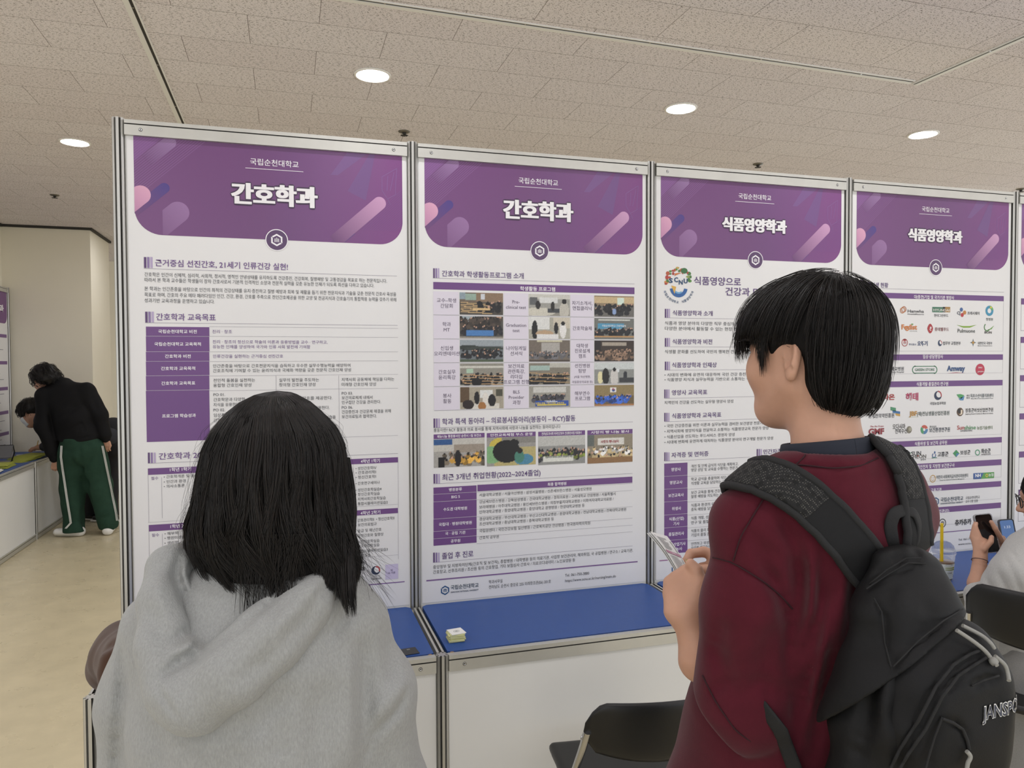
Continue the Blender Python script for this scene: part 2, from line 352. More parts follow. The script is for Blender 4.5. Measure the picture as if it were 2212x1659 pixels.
def flush_texts():
    styles = {}
    for q, t in enumerate(TEXTS): styles.setdefault((round(t[8], 4), 2 if t[4] < .03 else 4), []).append(q)
    objs = []
    for (off, res), ids in styles.items():          # one multi-line text per weight, cut into its lines afterwards
        cu = bpy.data.curves.new('t', 'FONT'); cu.body = '\n'.join(TEXTS[q][0] for q in ids); cu.resolution_u = res; cu.size = 1; cu.offset = off; cu.space_line = 4
        o = bpy.data.objects.new('t', cu); COL.objects.link(o); objs.append((o, ids))
    dg = bpy.context.evaluated_depsgraph_get(); dg.update(); groups = {}
    for o, ids in objs:
        ev = o.evaluated_get(dg); me = ev.to_mesh(); n = len(me.vertices)
        V = np.empty(n*3, np.float32); me.vertices.foreach_get('co', V); V = V.reshape(-1, 3); top = V[:, 1].max()
        lid = np.rint((.35-V[:, 1])/4.0).astype(int); fl = [[] for _ in ids]
        for p in me.polygons: fl[lid[p.vertices[0]]].append(tuple(p.vertices))
        for k, q in enumerate(ids):
            s, x, z, w, h, col, par, name, bold, al, y, fr = TEXTS[q]; ix = np.nonzero(lid == k)[0]
            if not len(ix): continue
            rm = {int(a): b for b, a in enumerate(ix)}; fs = [[rm[a] for a in f] for f in fl[k]]; v = V[ix]
            x0, x1 = v[:, 0].min(), v[:, 0].max(); sx = (w/(x1-x0)) if w else h
            X = (v[:, 0]-x0)*sx; Y = (v[:, 1]+4*k+.085)*h*.98
            if al == 'c': X = X-(X.max()/2)
            if fr is None: P = np.stack([x+X, np.full(len(ix), y), z+Y], 1)
            else: P = np.array([fr(a, b) for a, b in zip(X, Y)])
            groups.setdefault((par.name, name, q if name == 'heading_print' else 0), [par, 'section_heading' if name == 'heading_print' else name, {}])[2].setdefault(col, []).append((P, fs))
        ev.to_mesh_clear()
    for o, _ in objs: c = o.data; bpy.data.objects.remove(o); bpy.data.curves.remove(c)
    for par, name, byc in groups.values():
        m = MB(); mats = []
        for c, L in byc.items():
            mats.append(c if not isinstance(c, str) else pmat(c)); m.k = len(mats)-1
            for P, fs in L: m.add(P, fs)
        m.build(name, mats, par)
    TEXTS.clear()
class Flat:
    """flat printed shapes of one part, on the sheet plane, with their own ink colours"""
    def __init__(s, y): s.m = MB(); s.mats = []; s.y = y
    def ink(s, c):
        mm = c if not isinstance(c, str) else pmat(c)
        if mm not in s.mats: s.mats.append(mm)
        s.m.k = s.mats.index(mm)
    def poly(s, pts, c, dy=0): s.ink(c); s.m.add([(x, s.y-dy, z) for x, z in pts], [list(range(len(pts)))]); return s
    def rect(s, x0, z0, x1, z1, c, dy=0): return s.poly([(x0, z0), (x1, z0), (x1, z1), (x0, z1)], c, dy)
    def zrect(s, k, x0, y0, x1, y1, c, dy=0):          # y0, y1 read at the left edge
        a, zt = zr(k, x0, y0); b, _ = zr(k, x1, y0); _, zb = zr(k, x0, y1); return s.rect(a, zb, b, zt, c, dy)
    def zline(s, k, x0, y0, x1, c, t=.0009): a, z = zr(k, x0, y0); b, _ = zr(k, x1, y0); return s.rect(a, z-t/2, b, z+t/2, c, .0003)
    def zvl(s, k, x, y0, y1, c, t=.0008): a, z = zr(k, x, y0); _, z2 = zr(k, x, y1); return s.rect(a-t/2, z2, a+t/2, z, c, .0003)
    def disc(s, x, z, rx, rz, c, dy=0, n=28, a0=0, a1=6.2832): return s.poly([(x+rx*math.cos(a0+(a1-a0)*i/n), z+rz*math.sin(a0+(a1-a0)*i/n)) for i in range(n+(a1-a0 < 6.28))], c, dy)
    def ring(s, x, z, r0, r1, c, dy=0, n=32, a0=0, a1=6.2832):
        s.ink(c); P = []
        for i in range(n+1):
            a = a0+(a1-a0)*i/n; P += [(x+r0*math.cos(a), s.y-dy, z+r0*math.sin(a)), (x+r1*math.cos(a), s.y-dy, z+r1*math.sin(a))]
        s.m.add(P, [[2*i, 2*i+1, 2*i+3, 2*i+2] for i in range(n)]); return s
    def build(s, name, par): return s.m.build(name, s.mats, par)
def emblem(F, x, z, r, c, dy):
    """hexagon outline broken in two, with a small gate of bars inside"""
    H = lambda rr: [(x+rr*math.sin(math.radians(60*i)), z+rr*math.cos(math.radians(60*i))) for i in range(6)]
    o, q = H(r), H(r*.72)
    for i in range(6):
        j = (i+1) % 6; A, B, Ci, D = o[i], o[j], q[j], q[i]
        if i in (2, 5):
            t = .12; A = (A[0]+(B[0]-A[0])*t, A[1]+(B[1]-A[1])*t); D = (D[0]+(Ci[0]-D[0])*t, D[1]+(Ci[1]-D[1])*t)
        F.poly([A, B, Ci, D], c, dy)
    for k, hh in ((-1.5, .3), (-.5, .42), (.5, .42), (1.5, .3)): F.rect(x+k*r*.2-r*.05, z-r*.34, x+k*r*.2+r*.05, z+r*hh*.6, c, dy)
    F.rect(x-r*.36, z+r*.12, x+r*.36, z+r*.22, c, dy); F.poly([(x-r*.12, z+r*.2), (x+r*.12, z+r*.2), (x, z+r*.42)], c, dy)
def gradmat(name, expr):
    """print colour running along the sheet: expr = list of (position, colour), axis along (1, .55)"""
    m = bpy.data.materials.new(name); m.use_nodes = True; t = NT(m); b = t.b; b.inputs['Roughness'].default_value = .3
    tc = t.n('TexCoord'); t2 = t.n('SeparateXYZ'); t.l(tc, t2.inputs[0], 'Object')
    return m, t, b, t2
def banner_mat():
    m, t, b, sx = gradmat('banner_print', None)
    # across the banner (object x from -.45 to .45, z from top): purple, warmer at the lower right, cooler at the lower left
    mr = t.n('MapRange'); mr.inputs[1].default_value = -.46; mr.inputs[2].default_value = .46; t.l(sx, mr.inputs[0], 'X')
    rp = t.n('ValToRGB'); e = rp.color_ramp.elements; e[0].position = 0; e[0].color = (*srgb('754a7c'), 1); e[1].position = 1; e[1].color = (*srgb('6f4b85'), 1)
    q = e.new(.45); q.color = (*srgb('6f4776'), 1); q = e.new(.8); q.color = (*srgb('6d487d'), 1); t.l(mr, rp.inputs[0])
    # magenta glow of the print at the lower edge
    mz = t.n('MapRange'); mz.inputs[1].default_value = 2.25; mz.inputs[2].default_value = 2.10; t.l(sx, mz.inputs[0], 'Z')
    m2 = t.n('MapRange'); m2.inputs[1].default_value = .05; m2.inputs[2].default_value = .42; t.l(sx, m2.inputs[0], 'X')
    mu = t.n('Math', _operation='MULTIPLY'); t.l(mz, mu.inputs[0]); t.l(m2, mu.inputs[1])
    m3 = t.n('Math', _operation='MULTIPLY'); m3.inputs[1].default_value = .55; t.l(mu, m3.inputs[0])
    mx = t.n('MixRGB'); mx.inputs[2].default_value = (*srgb('87417f'), 1); t.l(rp, mx.inputs[1]); t.l(m3, mx.inputs[0]); t.l(mx, b.inputs['Base Color'])
    return m
M_BAN = banner_mat()
M_VC = mat('print_vertex', 'ffffff', .35, vcol=True)
BASEC = np.array(srgb('6f4776'))
def clip_poly(P, inside, cut):
    out = []
    for i in range(len(P)):
        a, b = P[i-1], P[i]; ia, ib = inside(a), inside(b)
        if ia != ib: out.append(cut(a, b))
        if ib: out.append(b)
    return out
def pill(m, cx, cz, r, L, c0, c1, y, box):
    """rounded bar running down-left at 45 degrees from its round head, ink fading from c0 to c1"""
    d = np.array([-.74, -.67]); n = np.array([-d[1], d[0]]); S = 14; c0 = np.array(srgb(c0)); c1 = BASEC if c1 is None else np.array(srgb(c1))
    rows = [(-r*math.cos(a), r*math.sin(a)) for a in np.linspace(.02, math.pi/2, 8)]+[(L*k/S, r) for k in range(1, S+1)]
    for (t0, w0), (t1, w1) in zip(rows, rows[1:]):
        Q = [np.array([cx, cz])+d*t+n*w for t, w in ((t0, -w0), (t0, w0), (t1, w1), (t1, -w1))]
        x0, z0, x1, z1 = box
        for ax, lim, sg in ((0, x0, 1), (0, x1, -1), (1, z0, 1), (1, z1, -1)):
            if len(Q) < 3: break
            Q = clip_poly(Q, lambda p: (p[ax]-lim)*sg >= 0, lambda a, b: a+(b-a)*((lim-a[ax])/(b[ax]-a[ax])))
        if len(Q) < 3: continue
        f = [min(1, max(0, ((np.array(p)-[cx, cz])@d+r)/(L+r))) for p in Q]
        m.add([(p[0], y, p[1]) for p in Q], [list(range(len(Q)))], col=[tuple(c0+(c1-c0)*k) for k in f])
def poster_header(t, X, title, bold_w):
    """X: x of the bay's left post. Banner, shapes, institution line, title, emblem"""
    x0, x1, zt, zb, R = X+.046, X+.952, 2.4425, 2.114, .085
    P = [(x0, zt)]+[(x0+R-R*math.cos(a), zb+R-R*math.sin(a)) for a in np.linspace(0, math.pi/2, 12)]+[(x1-R+R*math.sin(a), zb+R-R*math.cos(a)) for a in np.linspace(0, math.pi/2, 12)]+[(x1, zt)]
    m = MB(); cx = X+.499; m.add([(x, SHEET, z) for x, z in P], [list(range(len(P)))]); o = m.build('header_banner', M_BAN, t)
    o.data.transform(Matrix.Translation((0, 0, 0)))
    m = MB(); bx = (x0, zb+.001, x1, zt)
    pill(m, x0+.112, zt-.012, .021, .10, '9a7ba6', None, SHEET-.0003, bx); pill(m, x0+.02, zt-.195, .031, .12, 'd9a3bd', 'a06a9a', SHEET-.0006, bx)
    pill(m, x0+.093, zt-.168, .017, .13, '4d3f85', None, SHEET-.0003, bx); pill(m, x0+.135, zt-.248, .036, .16, '96719f', None, SHEET-.0003, (x0+.086, zb+.001, x1, zt))
    pill(m, x1-.085, zt-.178, .024, .22, 'c99abf', None, SHEET-.0006, bx); pill(m, x1-.19, zt-.285, .017, .09, '4a3f83', None, SHEET-.0003, bx)
    # translucent slants at the upper corners
    for pts, c in (([(x0, zt), (x0+.085, zt), (x0, zt-.085)], '80548c'), ([(x1-.2, zt), (x1-.13, zt), (x1-.235, zt-.085), (x1-.26, zt-.085)], '775489'), ([(x1-.12, zt), (x1-.1, zt), (x1-.135, zt-.17), (x1-.2, zt-.14)], '735086')):
        m.add([(a, SHEET-.0002, b) for a, b in pts], [list(range(len(pts)))], col=srgb(c))
    # fine parallel lines: upper left and lower right
    for k in range(22):
        s = .02+k*.0098
        for q in (0,):
            a, b = (x0+s, zt), (x0, zt-s*.92)
            if b[1] < zb+.1: continue
            w = .0013; m.add([(a[0], SHEET-.0004, a[1]), (a[0]-w*1.5, SHEET-.0004, a[1]), (b[0], SHEET-.0004, b[1]+w*1.4), (b[0], SHEET-.0004, b[1])], [[0, 1, 2, 3]], col=srgb('8d669a'))
    for k in range(16):
        s = .03+k*.0085; a, b = (x1, zb+.05+s), (x1-(s*1.05), zb+.05)
        w = .0012; m.add([(a[0], SHEET-.0004, a[1]), (a[0], SHEET-.0004, a[1]-w*1.5), (b[0], SHEET-.0004, b[1]), (b[0]-w, SHEET-.0004, b[1])], [[0, 1, 2, 3]], col=srgb('7a5391'))
    # line drawing of an open hand at the upper right
    hx, hz = x1-.075, zt-.13
    for pl in ([(0, 0), (.0, .05), (.055, .085), (.05, .02)], [(.018, 0), (.022, .055)], [(.03, .0), (.045, .07)], [(0, 0), (.02, -.03), (.05, -.012), (.05, .02)], [(.02, -.03), (.03, -.05)]):
        for (a, b), (c, d) in zip(pl, pl[1:]):
            dx, dz = c-a, d-b; L = math.hypot(dx, dz); nx, nz = -dz/L*.0009, dx/L*.0009
            m.add([(hx+a+nx, SHEET-.0004, hz+b+nz), (hx+c+nx, SHEET-.0004, hz+d+nz), (hx+c-nx, SHEET-.0004, hz+d-nz), (hx+a-nx, SHEET-.0004, hz+b-nz)], [[0, 1, 2, 3]], col=srgb('83629a'))
    m.build('banner_shapes', M_VC, t)
    txt_w(t, 'heading_print', '국립순천대학교', cx-.082, 2.3735, .164, .026, C_WHT, .005)
    F = Flat(SHEET-.0008); F.rect(cx-.098, 2.3605, cx+.098, 2.3622, C_WHT)
    F.disc(cx+.004, 2.1135, .0385, .0385, C_WHT, .0002, 40); F.disc(cx+.004, 2.1135, .0355, .0355, '5a4266', .0004, 40); emblem(F, cx+.004, 2.1135, .022, C_WHT, .0006); F.build('emblem', t)
    hh = .081*(1 if len(title) < 5 else .78); w0 = bold_w-.010      # heavy letters: overlaid strokes over a dark edge
    for q, (dx, dz) in enumerate(((-.0062, 0), (.0062, 0), (0, .0055), (0, -.0055), (-.0045, .004), (.0045, .004), (-.0045, -.004), (.0045, -.004))): txt_w(t, 'title_print', title, cx-w0/2+dx, 2.2345+dz, w0, hh, '42304a', .022, y=SHEET-.0006-.0001*q)
    for q, dx in enumerate((-.003, 0, .003)): txt_w(t, 'title_print', title, cx-w0/2+dx, 2.2345, w0, hh, 'eceaeb', .024, y=SHEET-.0016-.0001*q)
def bars(F, k, x, y0, y1, w=15, gap=22):
    for i, c in enumerate(('5c4270', '8a76a2', 'b3a4c4')): F.zrect(k, x+i*gap, y0, x+i*gap+w, y1, c)
def sheet(i, label, title, tw):
    X = i*PT; t = thing('poster', label, 'poster', (X+.495, 0, .757), 'university department posters')
    m = MB(); m.box((X+.024, -.0058, .757), (X+.9665, -.0042, 2.4428)); m.build('paper', M_PAPER, t)
    poster_header(t, X, title, tw); return t
def photo(t, k, x0, y0, x1, y1, spec, nx=66):
    """a printed snapshot: ink painted on a fine grid. spec: list of shapes in 0..1 picture coordinates"""
    a, zt = zr(k, x0, y0); b, _ = zr(k, x1, y0); _, zb = zr(k, x0, y1); ny = max(12, int(nx*(zt-zb)/(b-a)))
    gx, gy = np.meshgrid(np.linspace(0, 1, nx), np.linspace(0, 1, ny)); img = np.zeros((ny, nx, 3)); rg = np.random.default_rng(int(x0*7+y0))
    for s in spec:
        c = np.array(srgb(s[1]))
        if s[0] == 'bg': img[:] = c
        elif s[0] == 'r': img[(gx >= s[2]) & (gx <= s[4]) & (gy >= s[3]) & (gy <= s[5])] = c
        elif s[0] == 'e': img[((gx-s[2])/s[4])**2+((gy-s[3])/s[5])**2 <= 1] = c
        elif s[0] == 'crowd':       # many heads and shoulders between two heights
            for q in range(s[6]):
                u, v = rg.random(), rg.random(); px, py = s[2]+(s[4]-s[2])*u, s[3]+(s[5]-s[3])*v
                cc = c*rg.uniform(.4, 1.9); r = s[7]*(.7+.6*v)
                img[((gx-px)/(r*1.2))**2+((gy-py-r*1.9)/(r*2))**2 <= 1] = cc
                img[((gx-px)/(r*.5))**2+((gy-py)/(r*1.0))**2 <= 1] = srgb('c29c84') if rg.random() < .35 else srgb('1d1a1b')
        elif s[0] == 'desks':
            for q in range(s[6]):
                py = s[3]+(s[5]-s[3])*q/s[6]; img[(np.abs(gy-py-.1*gx) < .018) & (gx > s[2]) & (gx < s[4])] = c
    img *= rg.uniform(.88, 1.12, (ny, nx, 1))
    V = np.stack([a+(b-a)*gx, np.full_like(gx, SHEET-.0004), zt-(zt-zb)*gy], 2).reshape(-1, 3)
    q = np.arange((ny-1)*(nx-1)); r0 = q//(nx-1)*nx+q % (nx-1); Q = np.stack([r0+nx, r0+nx+1, r0+1, r0], 1)
    return np_mesh('printed_photo', V, Q, M_VC, t, False, col=np.clip(img.reshape(-1, 3), 0, 1))

# --- poster 1: nursing, education goals
T = sheet(0, 'white nursing poster of text tables under a purple banner, behind the long haired person', '간호학과', .298)
F = Flat(SHEET-.0003)
B = 'body_print'; Hn = 'heading_print'
bars(F, 0, 263, 1058, 1135, 17, 22); txt(T, Hn, 0, '근거중심 선진간호, 21세기 인류건강 실현!', 343, 1123, 1275, 55, C_PUR, .012); F.zline(0, 263, 1139, 2040, '6b5f78')
for s, x1, yb in (('간호학은 인간이 신체적, 심리적, 사회적, 정서적, 영적인 안녕상태를 유지하도록 건강증진, 건강회복, 질병예방 및 고통경감을 목표로 하는 전문직입니다.', 1970, 1195),
                  ('따라서 본 학과 교수들은 학생들이 장차 간호사로서 기본적 인격적인 소양과 전문적 실력을 갖춘 유능한 인재가 되도록 최선을 다하고 있습니다.', 1880, 1233),
                  ('본 학과는 인간존중을 바탕으로 인간의 최적의 건강상태를 유지·증진하고 질병 예방과 회복 및 재활을 돕기 위한 전문지식과 기술을 갖춘 전문직 간호사 육성을', 2035, 1295),
                  ('목표로 하며, 간호의 주요 메타 패러다임인 인간, 건강, 환경, 간호를 주축으로 전인간호제공을 위한 교양 및 전공지식과 간호술기의 통합적용 능력을 갖추기 위해', 2035, 1337),
                  ('성과기반 교육과정을 운영하고 있습니다.', 760, 1378)): txt(T, B, 0, s, 268, yb, x1, 34)
bars(F, 0, 272, 1442, 1518, 17, 22); txt(T, Hn, 0, '간호학과 교육목표', 350, 1503, 768, 55, C_PUR, .012); F.zline(0, 272, 1520, 2045, '6b5f78')
rows = (15, 72, 163, 220, 305, 392, 695)
for a, b in zip(rows, rows[1:]): F.zrect(1, 232, a, 604, b-2, C_TAB); F.zline(1, 604, a, 1712, '77707f', .0007)
F.zline(1, 604, 690, 1712, '77707f', .0007)
for s, a, b, y in (('국립순천대학교 비전', 305, 531, 54), ('국립순천대학교 교육목적', 282, 555, 128), ('간호학과 비전', 344, 496, 200), ('간호학과 교육목적', 321, 522, 272), ('간호학과 교육목표', 323, 522, 359), ('프로그램 학습성과', 327, 526, 551)): txt(T, 'table_print', 1, s, a, y, b, 24, C_WHT, .015)
for s, a, b, y in (('진리 · 창조', 622, 738, 55), ('진리 · 창조의 정신으로 학술의 이론과 응용방법을 교수 · 연구하고,', 624, 1298, 115), ('유능한 인재를 양성하여 국가와 인류 사회 발전에 기여함', 624, 1197, 144),
                   ('인류건강을 실현하는 근거중심 선진간호', 626, 1038, 200), ('인간존중을 바탕으로 간호전문지식을 습득하고 우수한 실무수행능력을 배양하여', 626, 1432, 257), ('간호조직에 기여할 수 있는 윤리의식과 국제화 역량을 갖춘 전문직 간호인재 양성', 626, 1436, 285),
                   ('전인적 돌봄을 실천하는', 628, 873, 342), ('융합형 간호인재 양성', 628, 851, 371), ('실무의 발전을 주도하는', 1014, 1248, 340), ('창의형 간호인재 양성', 1014, 1227, 368), ('지역사회 공동체에 책임을 다하는', 1381, 1690, 337), ('미래형 간호인재 양성', 1381, 1582, 366),
                   ('PO 01.', 629, 697, 425), ('간호학문과 다양한', 629, 815, 455), ('지식을 응용한다.', 629, 785, 485), ('PO 02.', 629, 697, 515), ('임상추론으로', 630, 760, 546), ('간호를 수행한다.', 630, 790, 576), ('PO 04.', 1014, 1083, 422), ('근거에 따라 간호를 제공한다.', 1014, 1327, 449), ('PO 05.', 1014, 1083, 476), ('지식을 활용한다.', 1150, 1310, 504), ('간호 실습을', 1240, 1346, 559),
                   ('PO 03.', 1382, 1447, 417), ('보건의료체계 내에서', 1382, 1562, 444), ('인구집단 건강을 관리한다.', 1382, 1612, 471), ('PO 06.', 1382, 1447, 500), ('건강증진과 건강문제 해결을 위해', 1382, 1670, 527), ('보건의료팀과 협력한다.', 1382, 1587, 555)):
    txt(T, B, 1, s, a, y, b, 24, C_PUR if y < 210 else C_INK)
F.zvl(1, 996, 303, 392, '77707f'); F.zvl(1, 1364, 302, 660, '77707f'); F.zvl(1, 1000, 392, 660, '77707f')
bars(F, 1, 243, 755, 817, 12, 17); txt(T, Hn, 1, '간호학과 2025 교육과정', 308, 797, 800, 44, C_PUR, .012); F.zline(1, 243, 818, 1712, '6b5f78')
def tbl(k, x0, y0, x1, hb, yb2, title, tx0, tx1, tyb):
    F.zrect(k, x0, y0, x1, y0+hb, C_TAB); F.zvl(k, x0, y0, yb2, '8c8694'); F.zvl(k, x1, y0, yb2, '8c8694'); F.zline(k, x0, yb2, x1, '8c8694', .0007); txt(T, 'table_print', k, title, tx0, tyb, tx1, 24, C_WHT, .015)
tbl(1, 244, 848, 606, 38, 1165, '1학년 1학기', 373, 497, 866); tbl(1, 249, 1180, 610, 38, 1497, '1학년 2학기', 376, 500, 1199); F.zvl(1, 324, 900, 1140, '8c8694'); F.zvl(1, 328, 1230, 1470, '8c8694')
for col, x in (('2학년', 640), ('3학년', 1010)):
    for s, y in (('1학기', 838), ('2학기', 1155)): tbl(1, x, y, x+345, 38, y+300, col+' '+s, x+110, x+232, y+22)
tbl(1, 1385, 795, 1712, 31, 1077, '4학년 1학기', 1493, 1605, 817); tbl(1, 1390, 1099, 1712, 31, 1380, '4학년 2학기', 1492, 1608, 1121); F.zvl(1, 1449, 845, 1060, '8c8694')
for s, a, b, y in (('필수', 263, 305, 916), ('• 간호학개론 및 윤리', 337, 535, 907), ('• 인간과 환경', 337, 466, 936), ('• 의사소통론', 337, 460, 963), ('필수', 267, 310, 1250), ('• 해부학', 342, 423, 1241), ('• 병원미생물학', 342, 485, 1267), ('• 생리학', 342, 423, 1296),
                   ('필수', 1400, 1436, 860), ('• 성인간호학Ⅳ', 1463, 1585, 858), ('• 간호관리학Ⅰ', 1463, 1582, 883), ('• 정신간호학Ⅰ', 1463, 1582, 910), ('선택', 1400, 1436, 953), ('• 간호연구세미나', 1463, 1605, 946), ('실습', 1400, 1436, 991), ('• 성인간호학실습4', 1463, 1615, 985), ('• 정신간호학실습', 1463, 1605, 1011), ('• 지역사회간호학실습', 1463, 1640, 1039), ('• 통합시뮬레이션실습2', 1463, 1652, 1066),
                   ('• 간호관리학Ⅱ  • 정신간호학Ⅱ', 1463, 1690, 1163), ('• 보건의료법규', 1463, 1587, 1190), ('• 응급 및 재난간호', 1463, 1615, 1225), ('• 안전간호와 질향상', 1463, 1627, 1254), ('• 노인간호학실습', 1463, 1603, 1290), ('• 간호관리학실습', 1463, 1603, 1315), ('• 통합시뮬레이션실습3', 1463, 1652, 1346), ('• 선택실습', 1463, 1550, 1371)): txt(T, B, 1, s, a, y, b, 22, C_INK if s[0] == '•' else C_PUR)
txt(T, B, 1, '의료원', 1462, 1450, 1520, 24, '2c2c30', .01); x, z = zr(1, 1582, 1446)
F.disc(x, z, .0165, .0165, '253250', 0, 24); F.disc(x+.004, z+.003, .011, .012, 'e3e2e1', .0002, 20); F.ring(x, z, .011, .0165, 'a8474a', .0003, 14, -.3, 1.6); txt(T, B, 1, '보건복지부', 1562, 1486, 1605, 11); txt(T, B, 1, '국립나주병원', 1555, 1503, 1612, 13, C_INK, .01)
F.zrect(1, 1637, 1413, 1713, 1501, 'c9c0da'); txt(T, B, 1, '외', 1668, 1452, 1680, 15, '4a3a66'); txt(T, B, 1, '16 기관', 1654, 1468, 1696, 14, '4a3a66', .01)
F.zrect(1, 300, 1640, 1752, 1646, '7d5a94'); txt(T, B, 1, 'https://www.scnu.ac.kr/nursing/main.do', 1320, 1640, 1592, 20)
F.build('table_rules', T)

# --- poster 2: nursing, student activities
T = sheet(1, 'white nursing poster with purple banner and a grid of small photographs', '간호학과', .298)
F = Flat(SHEET-.0003)
bars(F, 2, 227, 1145, 1230, 15, 20); txt(T, Hn, 2, '간호학과 학생활동프로그램 소개', 305, 1218, 1028, 60, C_HD, .012); F.zline(2, 227, 1232, 2008, '6b5f78')
F.zrect(2, 228, 1266, 2008, 1330, C_TAB); txt(T, 'table_print', 2, '학생활동 프로그램', 996, 1343, 1306, 42, C_WHT, .015)
yr = [1345, 1553, 1754]; ys = [690+(y-1)/1 for y in ()]
_, zA = zr(2, 228, 1345); _, zB = zr(3, 153, 536); rh = (zA-zB)/5
xs = [zr(2, x, 1400)[0] for x in (228, 461, 845, 1073, 1436, 1653, 2003)]
for r in range(5):
    zt = zA-rh*r; F.rect(xs[0], zt-rh+.0015, xs[1]-.003, zt-.0015, 'dad4df'); F.rect(xs[2]+.003, zt-rh+.0015, xs[3]-.003, zt-.0015, 'dad4df'); F.rect(xs[4]+.003, zt-rh+.0015, xs[5]-.003, zt-.0015, 'dad4df'); F.rect(xs[0], zt-rh-.0005, xs[6], zt-rh+.0005, '8c8694', .0003)
CELLS = ((('교수–학생', '간담회'), ('Pre-', 'clinical test'), ('자기소개서,', '면접클리닉')), (('학과', 'MT'), ('Graduation', 'test'), ('간호학술제',)), (('신입생', '오리엔테이션'), ('나이팅게일', '선서식'), ('대학생', '진로설계', '캠프')),
         (('간호실무', '윤리특강'), ('보건의료', '관련특강,', '리더십', '프로그램 진행'), ('선진병원', '탐방', '(서울 아산병원,', '국립중앙의료원 등)')), (('봉사', '활동'), ('BLS', 'Provider', '과정'), ('해부연수', '프로그램')))
for r, row in enumerate(CELLS):
    for c, ls in enumerate(row):
        xc = (xs[2*c]+xs[2*c+1])/2; zc = zA-rh*(r+.5)
        for q, s in enumerate(ls):
            hh = .0185 if s[0] != '(' and s[:3] != '국립중' else .0115
            txt_w(T, B, s, xc, zc+(len(ls)/2-q-.5)*.0208-.008, None, hh, '55485f', 0, 'c')
bk = ('crowd', '1c1b1e')
